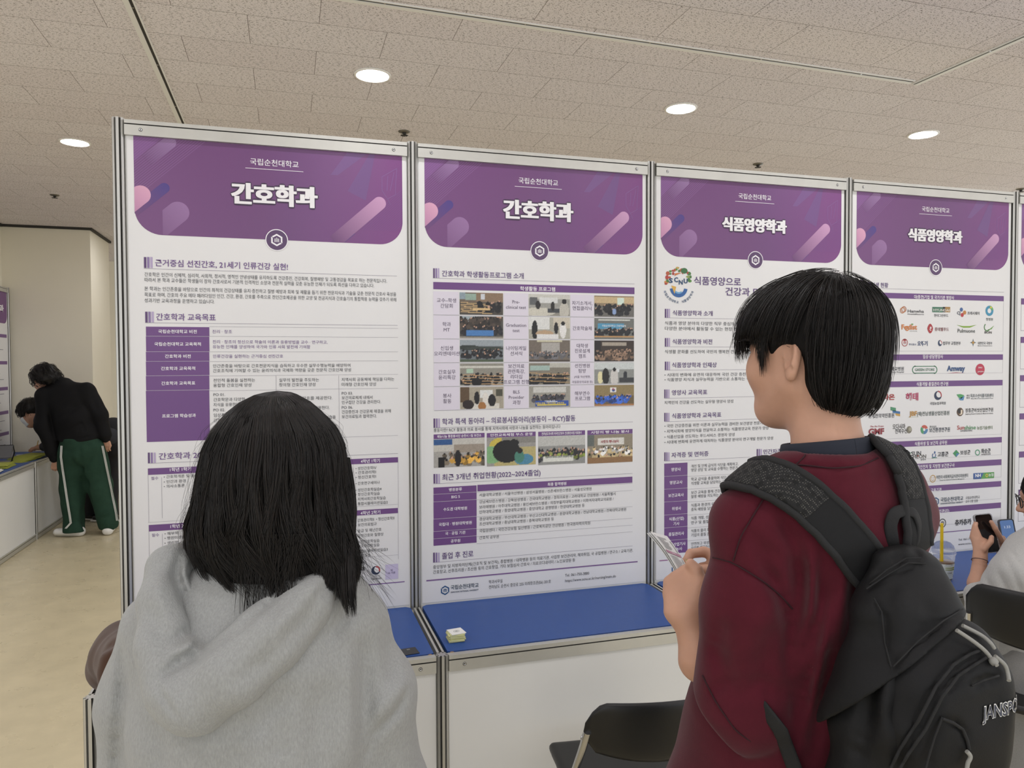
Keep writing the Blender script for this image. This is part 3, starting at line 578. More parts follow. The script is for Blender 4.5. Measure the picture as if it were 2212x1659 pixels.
SP_ = [[('bg', '6d6052'), ('r', '8a9aa2', 0, 0, .13, .3), ('r', '90a698', .13, .05, .38, .33), ('r', '86705a', .38, 0, 1, .4), ('r', 'c9ccd2', .48, .05, .58, .3), ('r', '4a453f', 0, .45, 1, 1), ('desks', 'c7a878', .02, .45, .75, .95, 6), ('crowd', '19181b', .42, .35, .98, .7, 16, .05), ('e', '121214', .47, .6, .07, .22), ('r', 'd2b483', .3, .7, .7, .78)],
       [('bg', '9b9a93'), ('r', 'c5c4bb', 0, 0, 1, .2), ('r', '5d5f60', .02, .15, .2, .5), ('r', 'd5d6d3', .25, .15, .7, .4), ('r', '8d8a80', 0, .7, 1, 1), ('e', 'c9c5b7', .25, .82, .4, .2), ('r', '3f4247', .45, .65, .78, .85), ('e', '2a2727', .22, .5, .06, .2), ('e', '24211f', .58, .55, .05, .22), ('e', 'bdb9ae', .86, .75, .12, .4), ('e', '1b1919', .86, .32, .06, .12)],
       [('bg', '8b7b62'), ('r', 'c3ad86', 0, .05, 1, .35), ('r', 'cfe0d2', .58, .1, .74, .4), ('r', '6a6863', 0, .5, 1, 1), ('crowd', '1d1d20', 0, .35, 1, .75, 50, .045), ('e', '8aa0c8', .5, .75, .05, .14)],
       [('bg', '4b4843'), ('r', '9aa6ab', .05, 0, .4, .25), ('crowd', '3c332c', 0, .0, 1, .35, 50, .06), ('crowd', '201f24', .05, .4, .95, .75, 60, .04), ('r', '4a7bb4', .14, .62, .78, .9), ('r', '8f8a80', 0, .92, 1, 1)],
       [('bg', 'a8a598'), ('r', 'd8d8d4', .0, 0, .5, .55), ('r', 'c7bfae', .6, .0, 1, .5), ('e', '1a191b', .14, .6, .07, .45), ('e', 'b59a7c', .38, .75, .22, .14), ('r', 'dedddb', .2, .8, .72, 1), ('e', '1d1c1f', .66, .5, .05, .28), ('e', 'e2e0dd', .83, .6, .08, .38), ('e', '1a1718', .83, .28, .05, .1)],
       [('bg', '6f716c'), ('r', 'c9cbc4', .1, .05, .9, .12), ('r', '4f93b4', .08, .25, .74, .5), ('crowd', '1d1d21', 0, .45, 1, .72, 70, .035), ('r', 'b98f5e', .0, .86, 1, .92)],
       [('bg', '6d7478'), ('r', '969fa3', 0, 0, 1, .28), ('e', '2f3733', .2, .35, .25, .12), ('e', '39413b', .6, .38, .5, .08), ('crowd', '1b1c1f', .05, .4, .95, .72, 90, .032), ('r', '4e5a47', 0, .88, 1, 1)],
       [('bg', '70665c'), ('r', 'a9a59f', .3, .1, .75, .55), ('r', 'c7c2a8', .2, 0, .8, .08), ('crowd', '58575a', .02, .5, .98, .75, 70, .032), ('r', '4b413a', 0, .92, 1, 1)],
       [('bg', '3a2f29'), ('r', 'a49a8c', .2, .08, .8, .24), ('r', '241c19', .0, .0, .16, 1), ('crowd', '7a6351', .05, .4, .95, .8, 80, .035)],
       [('bg', '8d8a7f'), ('r', 'c9c7bd', 0, .1, 1, .22), ('r', 'a9c3ac', .14, .25, .3, .45), ('crowd', '19191c', 0, .42, 1, .85, 80, .035), ('desks', 'b9966c', .05, .5, 1, 1, 4), ('e', '131315', .38, .85, .12, .2)],
       [('bg', '7f796c'), ('r', '9fb5ad', .03, .1, .5, .35), ('r', 'b6b4a9', .5, 0, 1, .2), ('crowd', '18181b', .0, .45, 1, .85, 60, .045), ('desks', 'b39468', .0, .45, 1, 1, 3)],
       [('bg', '8b8d89'), ('r', 'c5cac8', 0, 0, 1, .3), ('r', 'd5d9da', .45, .3, .62, .45), ('e', 'ddd5a8', .15, .7, .07, .3), ('e', '22201f', .28, .65, .09, .4), ('e', 'c9c6c1', .5, .7, .1, .45), ('e', '191718', .5, .32, .04, .1), ('e', '2b2d33', .78, .6, .05, .2), ('r', '37383b', .62, .72, 1, .95)],
       [('bg', 'a59d8c'), ('r', '5d4a36', .0, .0, .2, .7), ('r', 'd9dad6', .45, .15, .75, .5), ('r', '4b4a3c', .82, .1, .98, .45), ('r', 'd6d2c8', .1, .75, .9, 1), ('e', '191719', .38, .5, .06, .3), ('e', 'ddd8cf', .58, .55, .07, .3), ('e', '17161a', .73, .62, .09, .28), ('e', '2a2020', .18, .8, .13, .22), ('e', 'a4713f', .5, .88, .09, .2)],
       [('bg', '99968c'), ('r', 'c7c6c0', .1, .05, .9, .3), ('crowd', '3a3940', .1, .38, .9, .62, 50, .04), ('r', '2c4f9e', .14, .68, .96, .95), ('r', 'd9c34d', .2, .86, .9, .92), ('r', 'dfe3ec', .42, .72, .68, .76)],
       [('bg', '6b5b3f'), ('r', '8c7a52', 0, 0, 1, .5), ('r', 'e0dfdd', .4, .12, .55, .36), ('e', 'b04a4e', .475, .22, .035, .06), ('e', '33508c', .475, .26, .035, .05), ('crowd', '2f55a8', .05, .45, .95, .72, 60, .04), ('r', 'a8784f', 0, .92, 1, 1)]]
def photo_w(t, a, zt, b, zb, spec, seed):
    k = (a, zt, b, zb); global zr
    old = zr; tab = {(0, 0): (a, zt), (1, 0): (b, zt), (0, 1): (a, zb)}
    zr = lambda kk, x, y: tab[(int(x > 5), int(y > 5))] if True else None
    o = photo(t, 0, seed*1e-3, seed*1e-3, 10+seed, 10+seed, spec); zr = old; return o
for r in range(5):
    for c in range(3):
        zt = zA-rh*r; photo_w(T, xs[2*c+1], zt-.003, xs[2*c+2], zt-rh+.003, SP_[r*3+c], r*3+c)
txt_w(T, 'photo_print', '국립순천대학교 간호학술제', (xs[5]+xs[6])/2-.002, zA-rh*1.42, None, .0095, 'e6ecef', .01, 'c', SHEET-.0012)
txt_w(T, 'photo_print', '의료인을 위한', (xs[3]+xs[4])/2, zA-rh*4.73, None, .008, 'e6ecef', .01, 'c', SHEET-.0012)
txt_w(T, 'photo_print', '심폐소생술 기본소생술 교육과정', (xs[3]+xs[4])/2, zA-rh*4.83, None, .009, 'e6d36a', .01, 'c', SHEET-.0012)
bars(F, 3, 153, 582, 636, 10, 14); txt(T, Hn, 3, '학과 특색 동아리 – 의료봉사동아리(봉동이 – RCY)활동', 204, 620, 986, 42, C_HD, .012); F.zline(3, 153, 637, 1324, '6b5f78')
txt(T, B, 3, '봉동이란? RCY 활동과 의료 봉사를 통해 지역사회에 사랑과 나눔을 실천하는 동아리입니다', 154, 663, 898, 26)
P4 = (('재능나눔 통합봉사단 순천시 1일 보건소', 154, 453, 676, [('bg', 'a5a29c'), ('r', 'c2bfb6', 0, 0, 1, .45), ('r', '35598c', 0, .02, .36, .22), ('r', '9b9082', .4, .2, 1, .5), ('crowd', '6a6052', .2, .45, 1, .8, 40, .04), ('crowd', 'b98f3f', .3, .5, .9, .75, 14, .04), ('e', '1f1f23', .47, .7, .06, .3), ('r', '1b1b1e', .08, .65, .2, 1)]),
      ('안전교육체험 부스 운영', 466, 753, 668, [('bg', '9a9791'), ('r', 'b7aa72', .15, .35, 1, 1), ('e', 'c9b64e', .3, .3, .25, .3), ('e', '7fae7a', .1, .6, .25, .3), ('e', '4a85a0', .75, .8, .2, .2), ('r', '85827c', .3, 0, 1, .22), ('e', '121113', .4, .5, .28, .4), ('e', '141315', .55, .2, .1, .12), ('e', '47806f', .66, .7, .1, .22), ('e', '1a1716', .67, .48, .06, .1)]),
      ('전라남도의사회 외국인근로자 건강증진사업 의료봉사', 768, 1043, 660, [('bg', '8f8f8b'), ('r', 'bcbcb6', 0, 0, 1, .35), ('crowd', '26272c', .0, .42, 1, .72, 70, .04), ('crowd', '7d8a3c', .0, .5, 1, .7, 16, .03), ('r', 'd8d9cf', .1, .72, .75, .9)]),
      ('사랑의 빵 나눔 봉사', 1057, 1322, 652, [('bg', '8d8370'), ('r', 'd8d5cc', .22, .12, .8, .36), ('r', '5f6560', 0, 0, .14, .4), ('crowd', 'a8966f', .0, .42, 1, .75, 60, .04), ('crowd', 'd8d5cf', .05, .4, 1, .6, 24, .028), ('r', '8d6a45', 0, .8, 1, 1)]))
for s, a, b, y, sp in P4:
    F.zrect(3, a, y, b, y+27, C_TAB); txt(T, 'table_print', 3, s, a+20, y+21, b-20, 19, C_WHT, .012); photo(T, 3, a, y+28, b, y+196, sp)
txt(T, 'photo_print', 3, '전남지역 외국인 근로자 건강증진 사업', 810, 815, 968, 13, '3d4a3c', .02, SHEET-.0012); txt(T, 'photo_print', 3, '사랑의 빵나눔터', 1135, 727, 1240, 19, '9c4045', .02, SHEET-.0012)
bars(F, 3, 153, 908, 964, 10, 14); txt(T, Hn, 3, '최근 3개년 취업현황(2022~2024졸업)', 204, 947, 782, 42, C_HD, .012); F.zline(3, 153, 966, 1322, '6b5f78')
yy = (988, 1029, 1073, 1174, 1247, 1290, 1332)
for a, b in zip(yy, yy[1:]): F.zrect(3, 153, a, 406, b-2, C_TAB); F.zline(3, 406, b-14, 1322, '77707f', .0007)
F.zrect(3, 411, 972, 1321, 1010, C_TAB); txt(T, 'table_print', 3, '최종 합격병원', 823, 979, 933, 22, C_WHT, .015)
for s, a, b, y in (('병원분류', 244, 320, 1010), ('BIG 5', 258, 308, 1052), ('수도권 대학병원', 211, 350, 1126), ('국립대 · 병원대학병원', 184, 378, 1215), ('국 · 공립 기관', 222, 341, 1268), ('공무원', 254, 310, 1312)): txt(T, 'table_print', 3, s, a, y, b, 22, C_WHT, .012)
for s, b, y in (('서울대학교병원 / 서울아산병원 / 삼성서울병원 / 신촌세브란스병원 / 서울성모병원', 1081, 1042), ('강남세브란스병원 / 강북삼성병원 / 건국대학교병원 / 경희의료원 / 고려대학교 안암병원 / 서울특별시', 1222, 1082), ('보라매병원 / 아주대학교병원 / 용인세브란스병원 / 의정부을지대학교병원 / 이화여자대학교의료원 /', 1211, 1113), ('인하대학교병원 / 중앙대학교병원 / 중앙대학교 광명병원 / 한양대학교병원 등', 1040, 1142),
                ('경상대학교병원 / 부산대학교병원 / 부산고신대학교병원 / 원광대학교병원 / 전남대학교병원 / 전북대학교병원', 1284, 1183), ('조선대학교병원 / 충남대학교병원 / 충북대학교병원 등', 860, 1212), ('국립암센터 / 국민건강보험 일산병원 / 근로복지공단 안산병원 / 한국원자력의학원', 1073, 1252), ('간호직 공무원', 537, 1293)): txt(T, B, 3, s, 422, y, b, 23)
bars(F, 3, 151, 1370, 1427, 10, 14); txt(T, Hn, 3, '졸업 후 진로', 203, 1409, 387, 42, C_HD, .012); F.zline(3, 151, 1428, 1322, '6b5f78')
txt(T, B, 3, '중앙정부 및 지방자치단체(간호직 및 보건직), 종합병원 / 대학병원 등의 의료기관, 사업장 보건관리자, 해외취업, 국 공립병원 / 연구소 / 교육기관,', 151, 1467, 1324, 25); txt(T, B, 3, '간호장교, 산후조리원 / 조산원 등의 간호창업, 기타 보험심사 간호사 / 의료코디네이터 / 노인요양원 등', 151, 1496, 985, 25)
F.zrect(3, 111, 1531, 1352, 1539, '80618f')
def footer(k, ex, ey, er, x0, y0, x1, h, sub):
    x, z = zr(k, ex, ey); emblem(F, x, z, er, '29527f', .0003); txt(T, 'footer_print', k, '국립순천대학교', x0, y0, x1, h, '3c4a5c', .012); txt(T, 'footer_print', k, 'SUNCHON NATIONAL UNIVERSITY', x0, y0+sub, x1, h*.42, '3c4a5c', .02)
footer(3, 221, 1591, .0185, 254, 1588, 418, 30, 20)
for s, a, b, y in (('학과사무실', 478, 558, 1553), ('전라남도 순천시 중앙로 255 미래창조관(E6) 201호', 478, 843, 1583), ('Tel. 061-750-3880', 926, 1067, 1513), ('https://www.scnu.ac.kr/nursing/main.do', 926, 1224, 1545)): txt(T, 'footer_print', 3, s, a, y, b, 24)
F.build('table_rules', T)

# --- poster 3: food and nutrition, introduction
T = sheet(2, 'white nutrition poster with purple banner and round food logo, beside the face in profile', '식품영양학과', .33)
F = Flat(SHEET-.0003)
for s, a, b, y in (('식품영양으로', 392, 757, 992), ('건강과 미래를 열다', 636, 1180, 1076)): txt(T, Hn, 4, s, a, y, b, 72, C_HD, .012)
for s, y0, y1, a, b, yb in (('식품영양학과 소개', 1180, 1248, 226, 537, 1231), ('식품영양학과 비전', 1407, 1473, 224, 534, 1455), ('식품영양학과 인재상', 1591, 1656, 221, 569, 1638)): bars(F, 4, 165, y0, y1, 11, 15); txt(T, Hn, 4, s, a, yb, b, 45, C_HD, .012); F.zline(4, 165, y1+2, 1560, '6b5f78')
for s, b, y in (('식품과 영양 분야의 다양한 직무 중심의 교육과정을 제공하여', 990, 1305), ('다양한 분야에서 활동할 수 있는 현장 맞춤형 인재를 양성', 960, 1347), ('식생활 문화를 선도하여 국민의 행복한 건강장수 실현에 기여', 940, 1528)): txt(T, B, 4, s, 165, y, b, 33)
for s, b, y in (('• 시대의 변화에 유연히 대응하여 국민 건강 증진과 식품산업 발전', 860, 165), ('• 식품영양 지식과 실무능력을 기반으로 소통하는 식품영양 전문가', 850, 197), ('지역민의 건강을 선도하는 실무형 영양사 양성', 594, 349), ('• 국민 건강증진을 위한 이론과 실무능력을 겸비한 보건영양 전문가 양성', 838, 504), ('• 지역사회에 영양지식을 전달하고 소통하는 식품영양교육 전문가 양성', 827, 540), ('• 식품산업을 선도하는 푸드서비스 경영자 양성', 603, 577), ('• 시대에 변화에 유연하게 대처하는 식품영양 분야의 연구개발 전문가 양성', 858, 612)): txt(T, B, 5, s, 138, y, b, 26)
for s, y0, y1, a, b, yb in (('영양사 교육목표', 250, 307, 187, 422, 288), ('식품영양학과 교육목표', 405, 462, 188, 515, 443), ('자격증 및 면허증', 667, 724, 185, 430, 703)): bars(F, 5, 137, y0, y1, 9, 13); txt(T, Hn, 5, s, a, yb, b, 38, C_HD, .012); F.zline(5, 137, y1+2, 707 if y0 > 600 else 1300, '6b5f78')
bars(F, 5, 750, 645, 699, 9, 13); txt(T, Hn, 5, '민간자격증', 795, 680, 945, 36, C_HD, .012); F.zline(5, 750, 701, 1290, '6b5f78'); F.zrect(5, 750, 720, 900, 1180, C_TAB); txt(T, 'table_print', 5, '시니어푸드', 775, 752, 880, 22, C_WHT, .012)
yy = (742, 828, 913, 998, 1085, 1170, 1255, 1345)
for a, b in zip(yy, yy[1:]): F.zrect(5, 137, a, 291, b-2, C_TAB); F.zline(5, 291, b-1, 707, '77707f', .0007)
for s, a, b, y in (('영양사', 182, 246, 793), ('영양교사', 172, 257, 880), ('보건교육사', 163, 266, 966), ('위생사', 187, 248, 1053), ('식품(산업)', 168, 267, 1122), ('기사', 197, 237, 1153), ('품질관리사', 165, 268, 1223), ('조리산업기사', 155, 278, 1293), ('기능사', 192, 255, 1322)): txt(T, 'table_print', 5, s, a, y, b, 26, C_WHT, .012)
for s, b, y in (('개인 및 단체 급식의 식단을 계획하고,', 628, 770), ('영양 상담 및 교육을 수행하는 전문가', 624, 796), ('학교 급식을 총괄하며 식단 작성,', 597, 857), ('식생활 교육을 담당하는 교사', 557, 884), ('보건 교육을 통해 건강한 생활과', 590, 945), ('질병 예방을 지도하는 전문가', 560, 972), ('식품과 환경의 위생 관리,', 540, 1030), ('중독 예방을 담당하는 전문가', 560, 1058), ('식품 개발, 성분 분석,', 500, 1115), ('연구 및 품질 관리', 480, 1145), ('식품의 물리 화학 검사', 500, 1200), ('기업의 품질 관리 담당', 500, 1228), ('안전하고 위생적인', 470, 1286), ('요리를 제공하는 전문가', 500, 1313)): txt(T, B, 5, s, 315, y, b, 25)
F.zrect(5, 105, 1383, 1330, 1390, 'a06f93'); footer(5, 209, 1441, .0185, 240, 1450, 400, 30, 18)
x, z = zr(4, 273, 990); rg = random.Random(4)
for k in range(26):        # vegetables and fruit scattered in a crescent, as little ink blobs
    a = math.radians(20+k*6.2); rr = rg.uniform(.052, .07); c = rg.choice(['4c7a3f', '5c8f45', '8a9d55', 'a8463c', 'b05a3c', 'c98a45', '3f6b3c', 'c2a25a']); F.disc(x+rr*math.cos(a), z+rr*math.sin(a)*1.05-.004, rg.uniform(.004, .011), rg.uniform(.004, .009), c, .0001*(k % 3), 9)
F.disc(x+.026, z+.058, .016, .012, '3c6f43', .0004, 12); F.disc(x-.055, z+.028, .008, .009, 'b03f3a', .0004, 12); F.poly([(x-.02, z+.035), (x+.016, z+.05), (x-.018, z+.046)], 'c9763a', .0005)
F.ring(x, z-.012, .026, .042, '2f5f9c', .0003, 20, math.pi*1.05, math.pi*1.95); F.ring(x, z-.012, .02, .027, '6ea3c9', .0004, 20, math.pi*1.15, math.pi*1.7); F.poly([(x-.035, z-.005), (x-.02, z-.04), (x-.012, z-.01)], 'd6a94e', .0005)
for ch, dx, dz in (('S', -.037, .004), ('C', -.012, .008), ('N', .010, -.002), ('U', .033, .004)): txt_w(T, 'logo_print', ch, x+dx-.01, z+dz, .019, .027, '27496f', .035, 'l', SHEET-.0014)
S9 = '국립순천대학교 식품영양학과'
for q, ch in enumerate(S9):
    a = math.radians(198+(q+.5)*144/len(S9)); px, pz = x+.071*math.cos(a), z-.004+.071*math.sin(a); th = a+math.pi/2
    if ch != ' ': txt_w(T, 'logo_print', ch, 0, 0, .0105, .0125, '27496f', .015, 'l', 0, (lambda px, pz, th: lambda u, v: (px+(u-.005)*math.cos(th)-(v-.005)*math.sin(th), SHEET-.0012, pz+(u-.005)*math.sin(th)+(v-.005)*math.cos(th)))(px, pz, th))
F.build('table_rules', T)

# --- poster 4: food and nutrition, where graduates work
T = sheet(3, 'white nutrition poster with purple banner and rows of small coloured company logos', '식품영양학과', .33)
F = Flat(SHEET-.0003); L = 'logo_print'
bars(F, 6, 98, 905, 968, 11, 15); txt(T, Hn, 6, '졸업생 현황', 165, 966, 340, 46, C_HD, .012); F.zline(6, 98, 972, 1304, '6b5f78')
def band(k, y, h, ybot, s, a, b, yb, x0=None, x1=None):
    xx0, xx1 = X4
    z = zr(k, 400, y)[1]; z2 = zr(k, 400, y+h)[1]; z3 = zr(k, 400, ybot)[1]
    F.rect(xx0, z2, xx1, z, C_TAB); F.rect(xx0, z3, xx0+.0008, z, '9a95a0'); F.rect(xx1-.0008, z3, xx1, z, '9a95a0'); F.rect(xx0, z3, xx1, z3+.0008, '9a95a0'); txt(T, 'table_print', k, s, a, yb, b, h*.78, C_WHT, .012)
X4 = (3*PT+.075, zr(6, 1303, 1050)[0])
band(6, 1015, 45, 1500, '대(중견)기업 및 국가기관 영양사', 555, 888, 1062); band(6, 1527, 48, 1690, '임상·상담영양사', 628, 796, 1562)
band(7, 195, 38, 573, '식품개발·품질관리·연구원', 458, 668, 228); band(7, 592, 38, 716, '식품위생 및 보건직 공무원', 446, 660, 624); band(7, 747, 40, 870, '식품의약품안전처 및 지방청 보건연구사', 390, 710, 783); band(7, 898, 38, 1021, '영양교사·교육기관', 474, 624, 938); band(7, 1047, 38, 1170, '기타(외식·스포츠영양관리)', 400, 674, 1089)
def lg(k, s, a, yb, b, h, c, bold=.012): txt(T, L, k, s, a, yb, b, h, c, bold)
def dd(k, x, y, rx, ry, c, dy=0, n=20): cx, cz = zr(k, x, y); ex = zr(k, x+rx, y)[0]-cx; ez = cz-zr(k, x, y+ry)[1]; F.disc(cx, cz, ex, ez, c, dy, n)
def rr_(k, x, y, r0, r1, c, a0=0, a1=6.2832, dy=0): cx, cz = zr(k, x, y); q = zr(k, x+r1, y)[0]-cx; F.ring(cx, cz, q*r0/r1, q, c, dy, 22, a0, a1)
dd(6, 290, 1115, 72, 24, '33507f'); lg(6, 'SAMSUNG', 232, 1127, 350, 26, 'f0f0f0', .02); lg(6, '웰스토리', 270, 1218, 368, 38, '3f5675')
for q in (0, 1, 2): rr_(6, 458+q*7, 1160-q*5, 16, 20, ('b07040', 'c98a5a', 'a8603f')[q], 0, 6.28, .0001*q)
lg(6, 'Hanwha', 502, 1180, 637, 36, '3f3f42'); lg(6, 'Hotels&Resorts', 502, 1197, 637, 16, '3f3f42')
F.zrect(6, 708, 1130, 795, 1175, '4d7a63'); F.zrect(6, 795, 1130, 815, 1175, '2e2e30'); F.zrect(6, 815, 1130, 857, 1175, 'a58046'); lg(6, 'HYUNDAI', 716, 1168, 850, 28, 'e9e6df', .01); lg(6, '현대그린푸드', 722, 1213, 840, 26, '4a4a4d')
dd(6, 950, 1153, 13, 17, '3f5f94'); dd(6, 977, 1178, 14, 17, 'bf7f3f'); dd(6, 957, 1198, 13, 17, 'b5393f'); lg(6, 'CJ', 913, 1196, 940, 36, '3d3f55', .02); lg(6, '프레시웨이', 1000, 1196, 1100, 30, '3d3d40')
rr_(6, 1184, 1163, 16, 33, '3f8fb0'); rr_(6, 1184, 1163, 16, 33, '5fa86a', .2, 1.5, .0002); dd(6, 1196, 1135, 9, 8, 'cfc24a', .0004); lg(6, '청정원', 1155, 1245, 1212, 26, '4a5a52')
lg(6, 'Fodist', 450, 1322, 580, 58, 'c9793a', .03); dd(6, 540, 1275, 10, 5, '6a9a4a', .0004); rr_(6, 497, 1310, 10, 17, 'c9793a', 0, 6.28, .0003); lg(6, 'FOOD & FUTURE', 520, 1336, 580, 9, '6a6a6a')
F.poly([(zr(6, 690+24*math.cos(a)*(1-.25*abs(math.sin(a))), 1311+40*math.sin(a))) for a in np.linspace(6.2832, 0, 24, endpoint=False)], 'a83236'); lg(6, 'ℓ', 682, 1332, 700, 44, 'f0e8e8', .02); lg(6, '롯데웰푸드', 727, 1332, 845, 34, '7a3a3c')
F.poly([zr(6, *p) for p in ((910, 1280), (960, 1290), (1020, 1290), (1078, 1280), (1020, 1304), (965, 1304))][::-1], '86a83f'); lg(6, 'Pulmuone', 918, 1348, 1063, 46, '3d423d', .006)
rr_(6, 1165, 1300, 20, 27, '4f7f45', 2.2, 5.6); F.poly([zr(6, *p) for p in ((1160, 1325), (1190, 1312), (1224, 1285), (1200, 1318))][::-1], '6f9f4a'); lg(6, 'BON', 1143, 1354, 1202, 27, '55504a', .03)
rr_(6, 376, 1382, 16, 20, '3f5f84'); F.zvl(6, 376, 1362, 1402, '3f5f84', .001); F.zline(6, 357, 1382, 395, '3f5f84', .001); lg(6, 'Dongwon', 290, 1436, 376, 34, '3f5f84')
rr_(6, 478, 1428, 21, 26, 'a84a4a'); dd(6, 478, 1408, 12, 10, 'a84a4a'); lg(6, '㈜', 466, 1441, 490, 24, 'a84a4a'); lg(6, '주식회사', 513, 1453, 573, 20, '3f4a70'); lg(6, '오뚜기', 583, 1455, 668, 44, '34466f', .03)
dd(6, 772, 1432, 17, 26, '2f3f5f'); dd(6, 778, 1425, 11, 17, 'e3e2e1', .0002); rr_(6, 772, 1432, 12, 17, 'a83f45', -.3, 1.6, .0003); lg(6, '법무부 교정본부', 797, 1448, 943, 33, '3d3d42')
F.poly([zr(6, 1048+(26 if q % 2 == 0 else 9)*math.sin(q*math.pi/4), 1428-(34 if q % 2 == 0 else 11)*math.cos(q*math.pi/4)) for q in range(8)][::-1], '5f6a70'); dd(6, 1048, 1428, 10, 11, 'b58a3f', .0002); lg(6, '대한민국 국방부', 1087, 1445, 1206, 27, '3d3d42'); lg(6, 'Ministry of National Defense', 1087, 1459, 1206, 11, '3d3d42')
lg(7, '동아', 262, 127, 310, 32, '3d4046'); F.poly([zr(7, *p) for p in ((326, 98), (339, 113), (326, 128), (313, 113))][::-1], '3f6f9c') if False else None
lg(7, '동아✚대학교병원', 205, 127, 374, 30, '3d4046'); lg(7, 'Dong-A University Hospital', 208, 141, 374, 14, '3d4046')
for a0, a1, b0, b1 in ((445, 580, 94, 99), (445, 580, 139, 144)): F.zrect(7, a0, b0, a1, b1, '3f7a5a')
rr_(7, 452, 119, 17, 22, '3f7a5a', 1.57, 4.71); rr_(7, 575, 119, 17, 22, '3f7a5a', -1.57, 1.57); lg(7, 'GREEN STORE', 448, 129, 578, 24, '3f6a55', .012)
lg(7, 'Amway', 660, 131, 780, 50, '2f4f7f', .035); F.poly([zr(7, *p) for p in ((658, 143), (720, 136), (785, 140), (720, 140))], 'a84050'); dd(7, 881, 117, 30, 38, 'b8344c', 0, 28); lg(7, 'SNU', 868, 110, 894, 13, 'f2e6e8', .02); lg(7, 'JASIN', 862, 137, 902, 13, 'f2e6e8', .01)
dd(7, 158, 312, 19, 25, 'a33a38'); dd(7, 152, 303, 4, 5, 'e3e2e1', .0002); dd(7, 166, 318, 4, 5, 'e3e2e1', .0002); dd(7, 183, 292, 5, 6, 'a33a38'); lg(7, '오리온', 188, 321, 314, 43, 'a33a38', .035); lg(7, '해태', 387, 324, 470, 56, 'b23f62', .03)
dd(7, 601, 290, 25, 30, '26334f'); dd(7, 607, 283, 17, 20, 'e3e2e1', .0002); rr_(7, 601, 290, 18, 25, 'a83f45', -.3, 1.6, .0003); lg(7, '국립농업과학원', 547, 353, 652, 22, '3d3d42')
F.poly([zr(7, *p) for p in ((724, 283), (750, 280), (776, 288), (757, 310), (740, 306))][::-1], '4f9a5f'); F.poly([zr(7, *p) for p in ((738, 312), (778, 292), (770, 322), (750, 322))][::-1], '4f86b0'); lg(7, '재단', 790, 297, 812, 14, '3d3d42'); lg(7, '법인', 790, 312, 812, 14, '3d3d42'); lg(7, '목포수산식품지원센터', 816, 304, 968, 27, '3d4a50'); lg(7, 'Mokpo Marine Food Industry Research Center', 820, 315, 968, 10, '3d4a50')
lg(7, '한국한의약진흥원', 139, 441, 310, 33, '3d3d42'); F.poly([zr(7, *p) for p in ((286, 365), (322, 372), (322, 395), (286, 388))][::-1], '4f8f6a'); F.poly([zr(7, *p) for p in ((300, 388), (350, 396), (350, 412), (300, 404))][::-1], '3f6f9f'); F.poly([zr(7, *p) for p in ((318, 408), (350, 412), (350, 428), (322, 422))][::-1], 'c29a4f')
lg(7, 'JBF', 410, 428, 462, 42, 'b98a3f', .035); lg(7, '(재)전남생물산업진흥원', 462, 426, 676, 32, '3d4a44'); F.zline(7, 404, 434, 470, '8a9a5a', .001)
dd(7, 748, 399, 22, 28, '5f4a36', 0, 24); dd(7, 742, 392, 12, 16, '2e2a28', .0002); lg(7, 'J', 742, 412, 762, 34, 'e6d8c2', .03); lg(7, '장흥군버섯산업연구원', 783, 403, 967, 31, '3d3a38'); lg(7, 'Jangheung Research Institute for Mushroom Industry', 783, 418, 967, 12, '3d3a38')
lg(7, 'Plan the Ocean', 153, 502, 240, 16, 'a33a45'); lg(7, 'GMF', 140, 553, 243, 54, '8f2f38', .045); lg(7, '오다시마', 300, 515, 384, 40, '3d3a38', .012); lg(7, '전복수산', 316, 543, 398, 36, '3d3a38', .012); dd(7, 410, 517, 18, 24, '7f7a6a'); dd(7, 416, 513, 9, 13, 'a8a48f', .0002)
rr_(7, 510, 516, 8, 24, 'bf5a4a', .3, 2.4); rr_(7, 510, 516, 8, 24, '4f9a6a', 2.5, 4.4); rr_(7, 510, 516, 8, 24, '4f7fa8', 4.5, 6.4); lg(7, '경상남도', 545, 504, 592, 15, '3d3d42'); lg(7, '보건환경연구원', 543, 535, 680, 34, '3d4450', .015)
lg(7, 'Sun', 728, 520, 775, 40, 'b0453f', .012); lg(7, 'shine', 776, 520, 852, 40, '4f8f5a', .012); lg(7, 'GWANGYANG', 750, 531, 828, 14, '3d3d42', .02); lg(7, '농업기술센터', 860, 517, 962, 26, '6a7a5a')
dd(7, 330, 682, 24, 30, '3f7f6f', 0, 24); F.zrect(7, 312, 677, 348, 686, 'dfe8e4', .0004); F.zrect(7, 326, 660, 334, 704, 'dfe8e4', .0004); lg(7, '의료원', 318, 730, 362, 15, '3d4a48')
lg(7, 'SUN', 425, 692, 488, 40, '3a3a40', .012); lg(7, 'CHEON', 412, 712, 522, 34, '55504a', .012); dd(7, 468, 690, 5, 6, 'b0453f', .0004); rr_(7, 425, 690, 14, 18, '3f7a5a', 1.5, 4.6); lg(7, '순천시', 486, 722, 520, 16, '3d3d42')
rr_(7, 575, 688, 8, 13, '3f5f94', 2, 7); dd(7, 580, 668, 5, 9, '3f5f94'); F.zline(7, 560, 704, 594, '3f7a5a', .003); lg(7, '고흥군', 598, 697, 670, 36, '34363c', .02)
F.poly([zr(7, *p) for p in ((722, 650), (744, 674), (722, 699), (700, 674))][::-1], '3f8f5a'); F.poly([zr(7, *p) for p in ((722, 674), (744, 674), (722, 699))][::-1], '4f7fa8', .0002); lg(7, '보성군', 749, 684, 816, 34, '34363c', .015)
for q in range(12): a = q*math.pi/6; dd(7, 864+14*math.cos(a), 668+17*math.sin(a), 3.5, 4, ('4f9a5f', '3f8f7f')[q % 2])
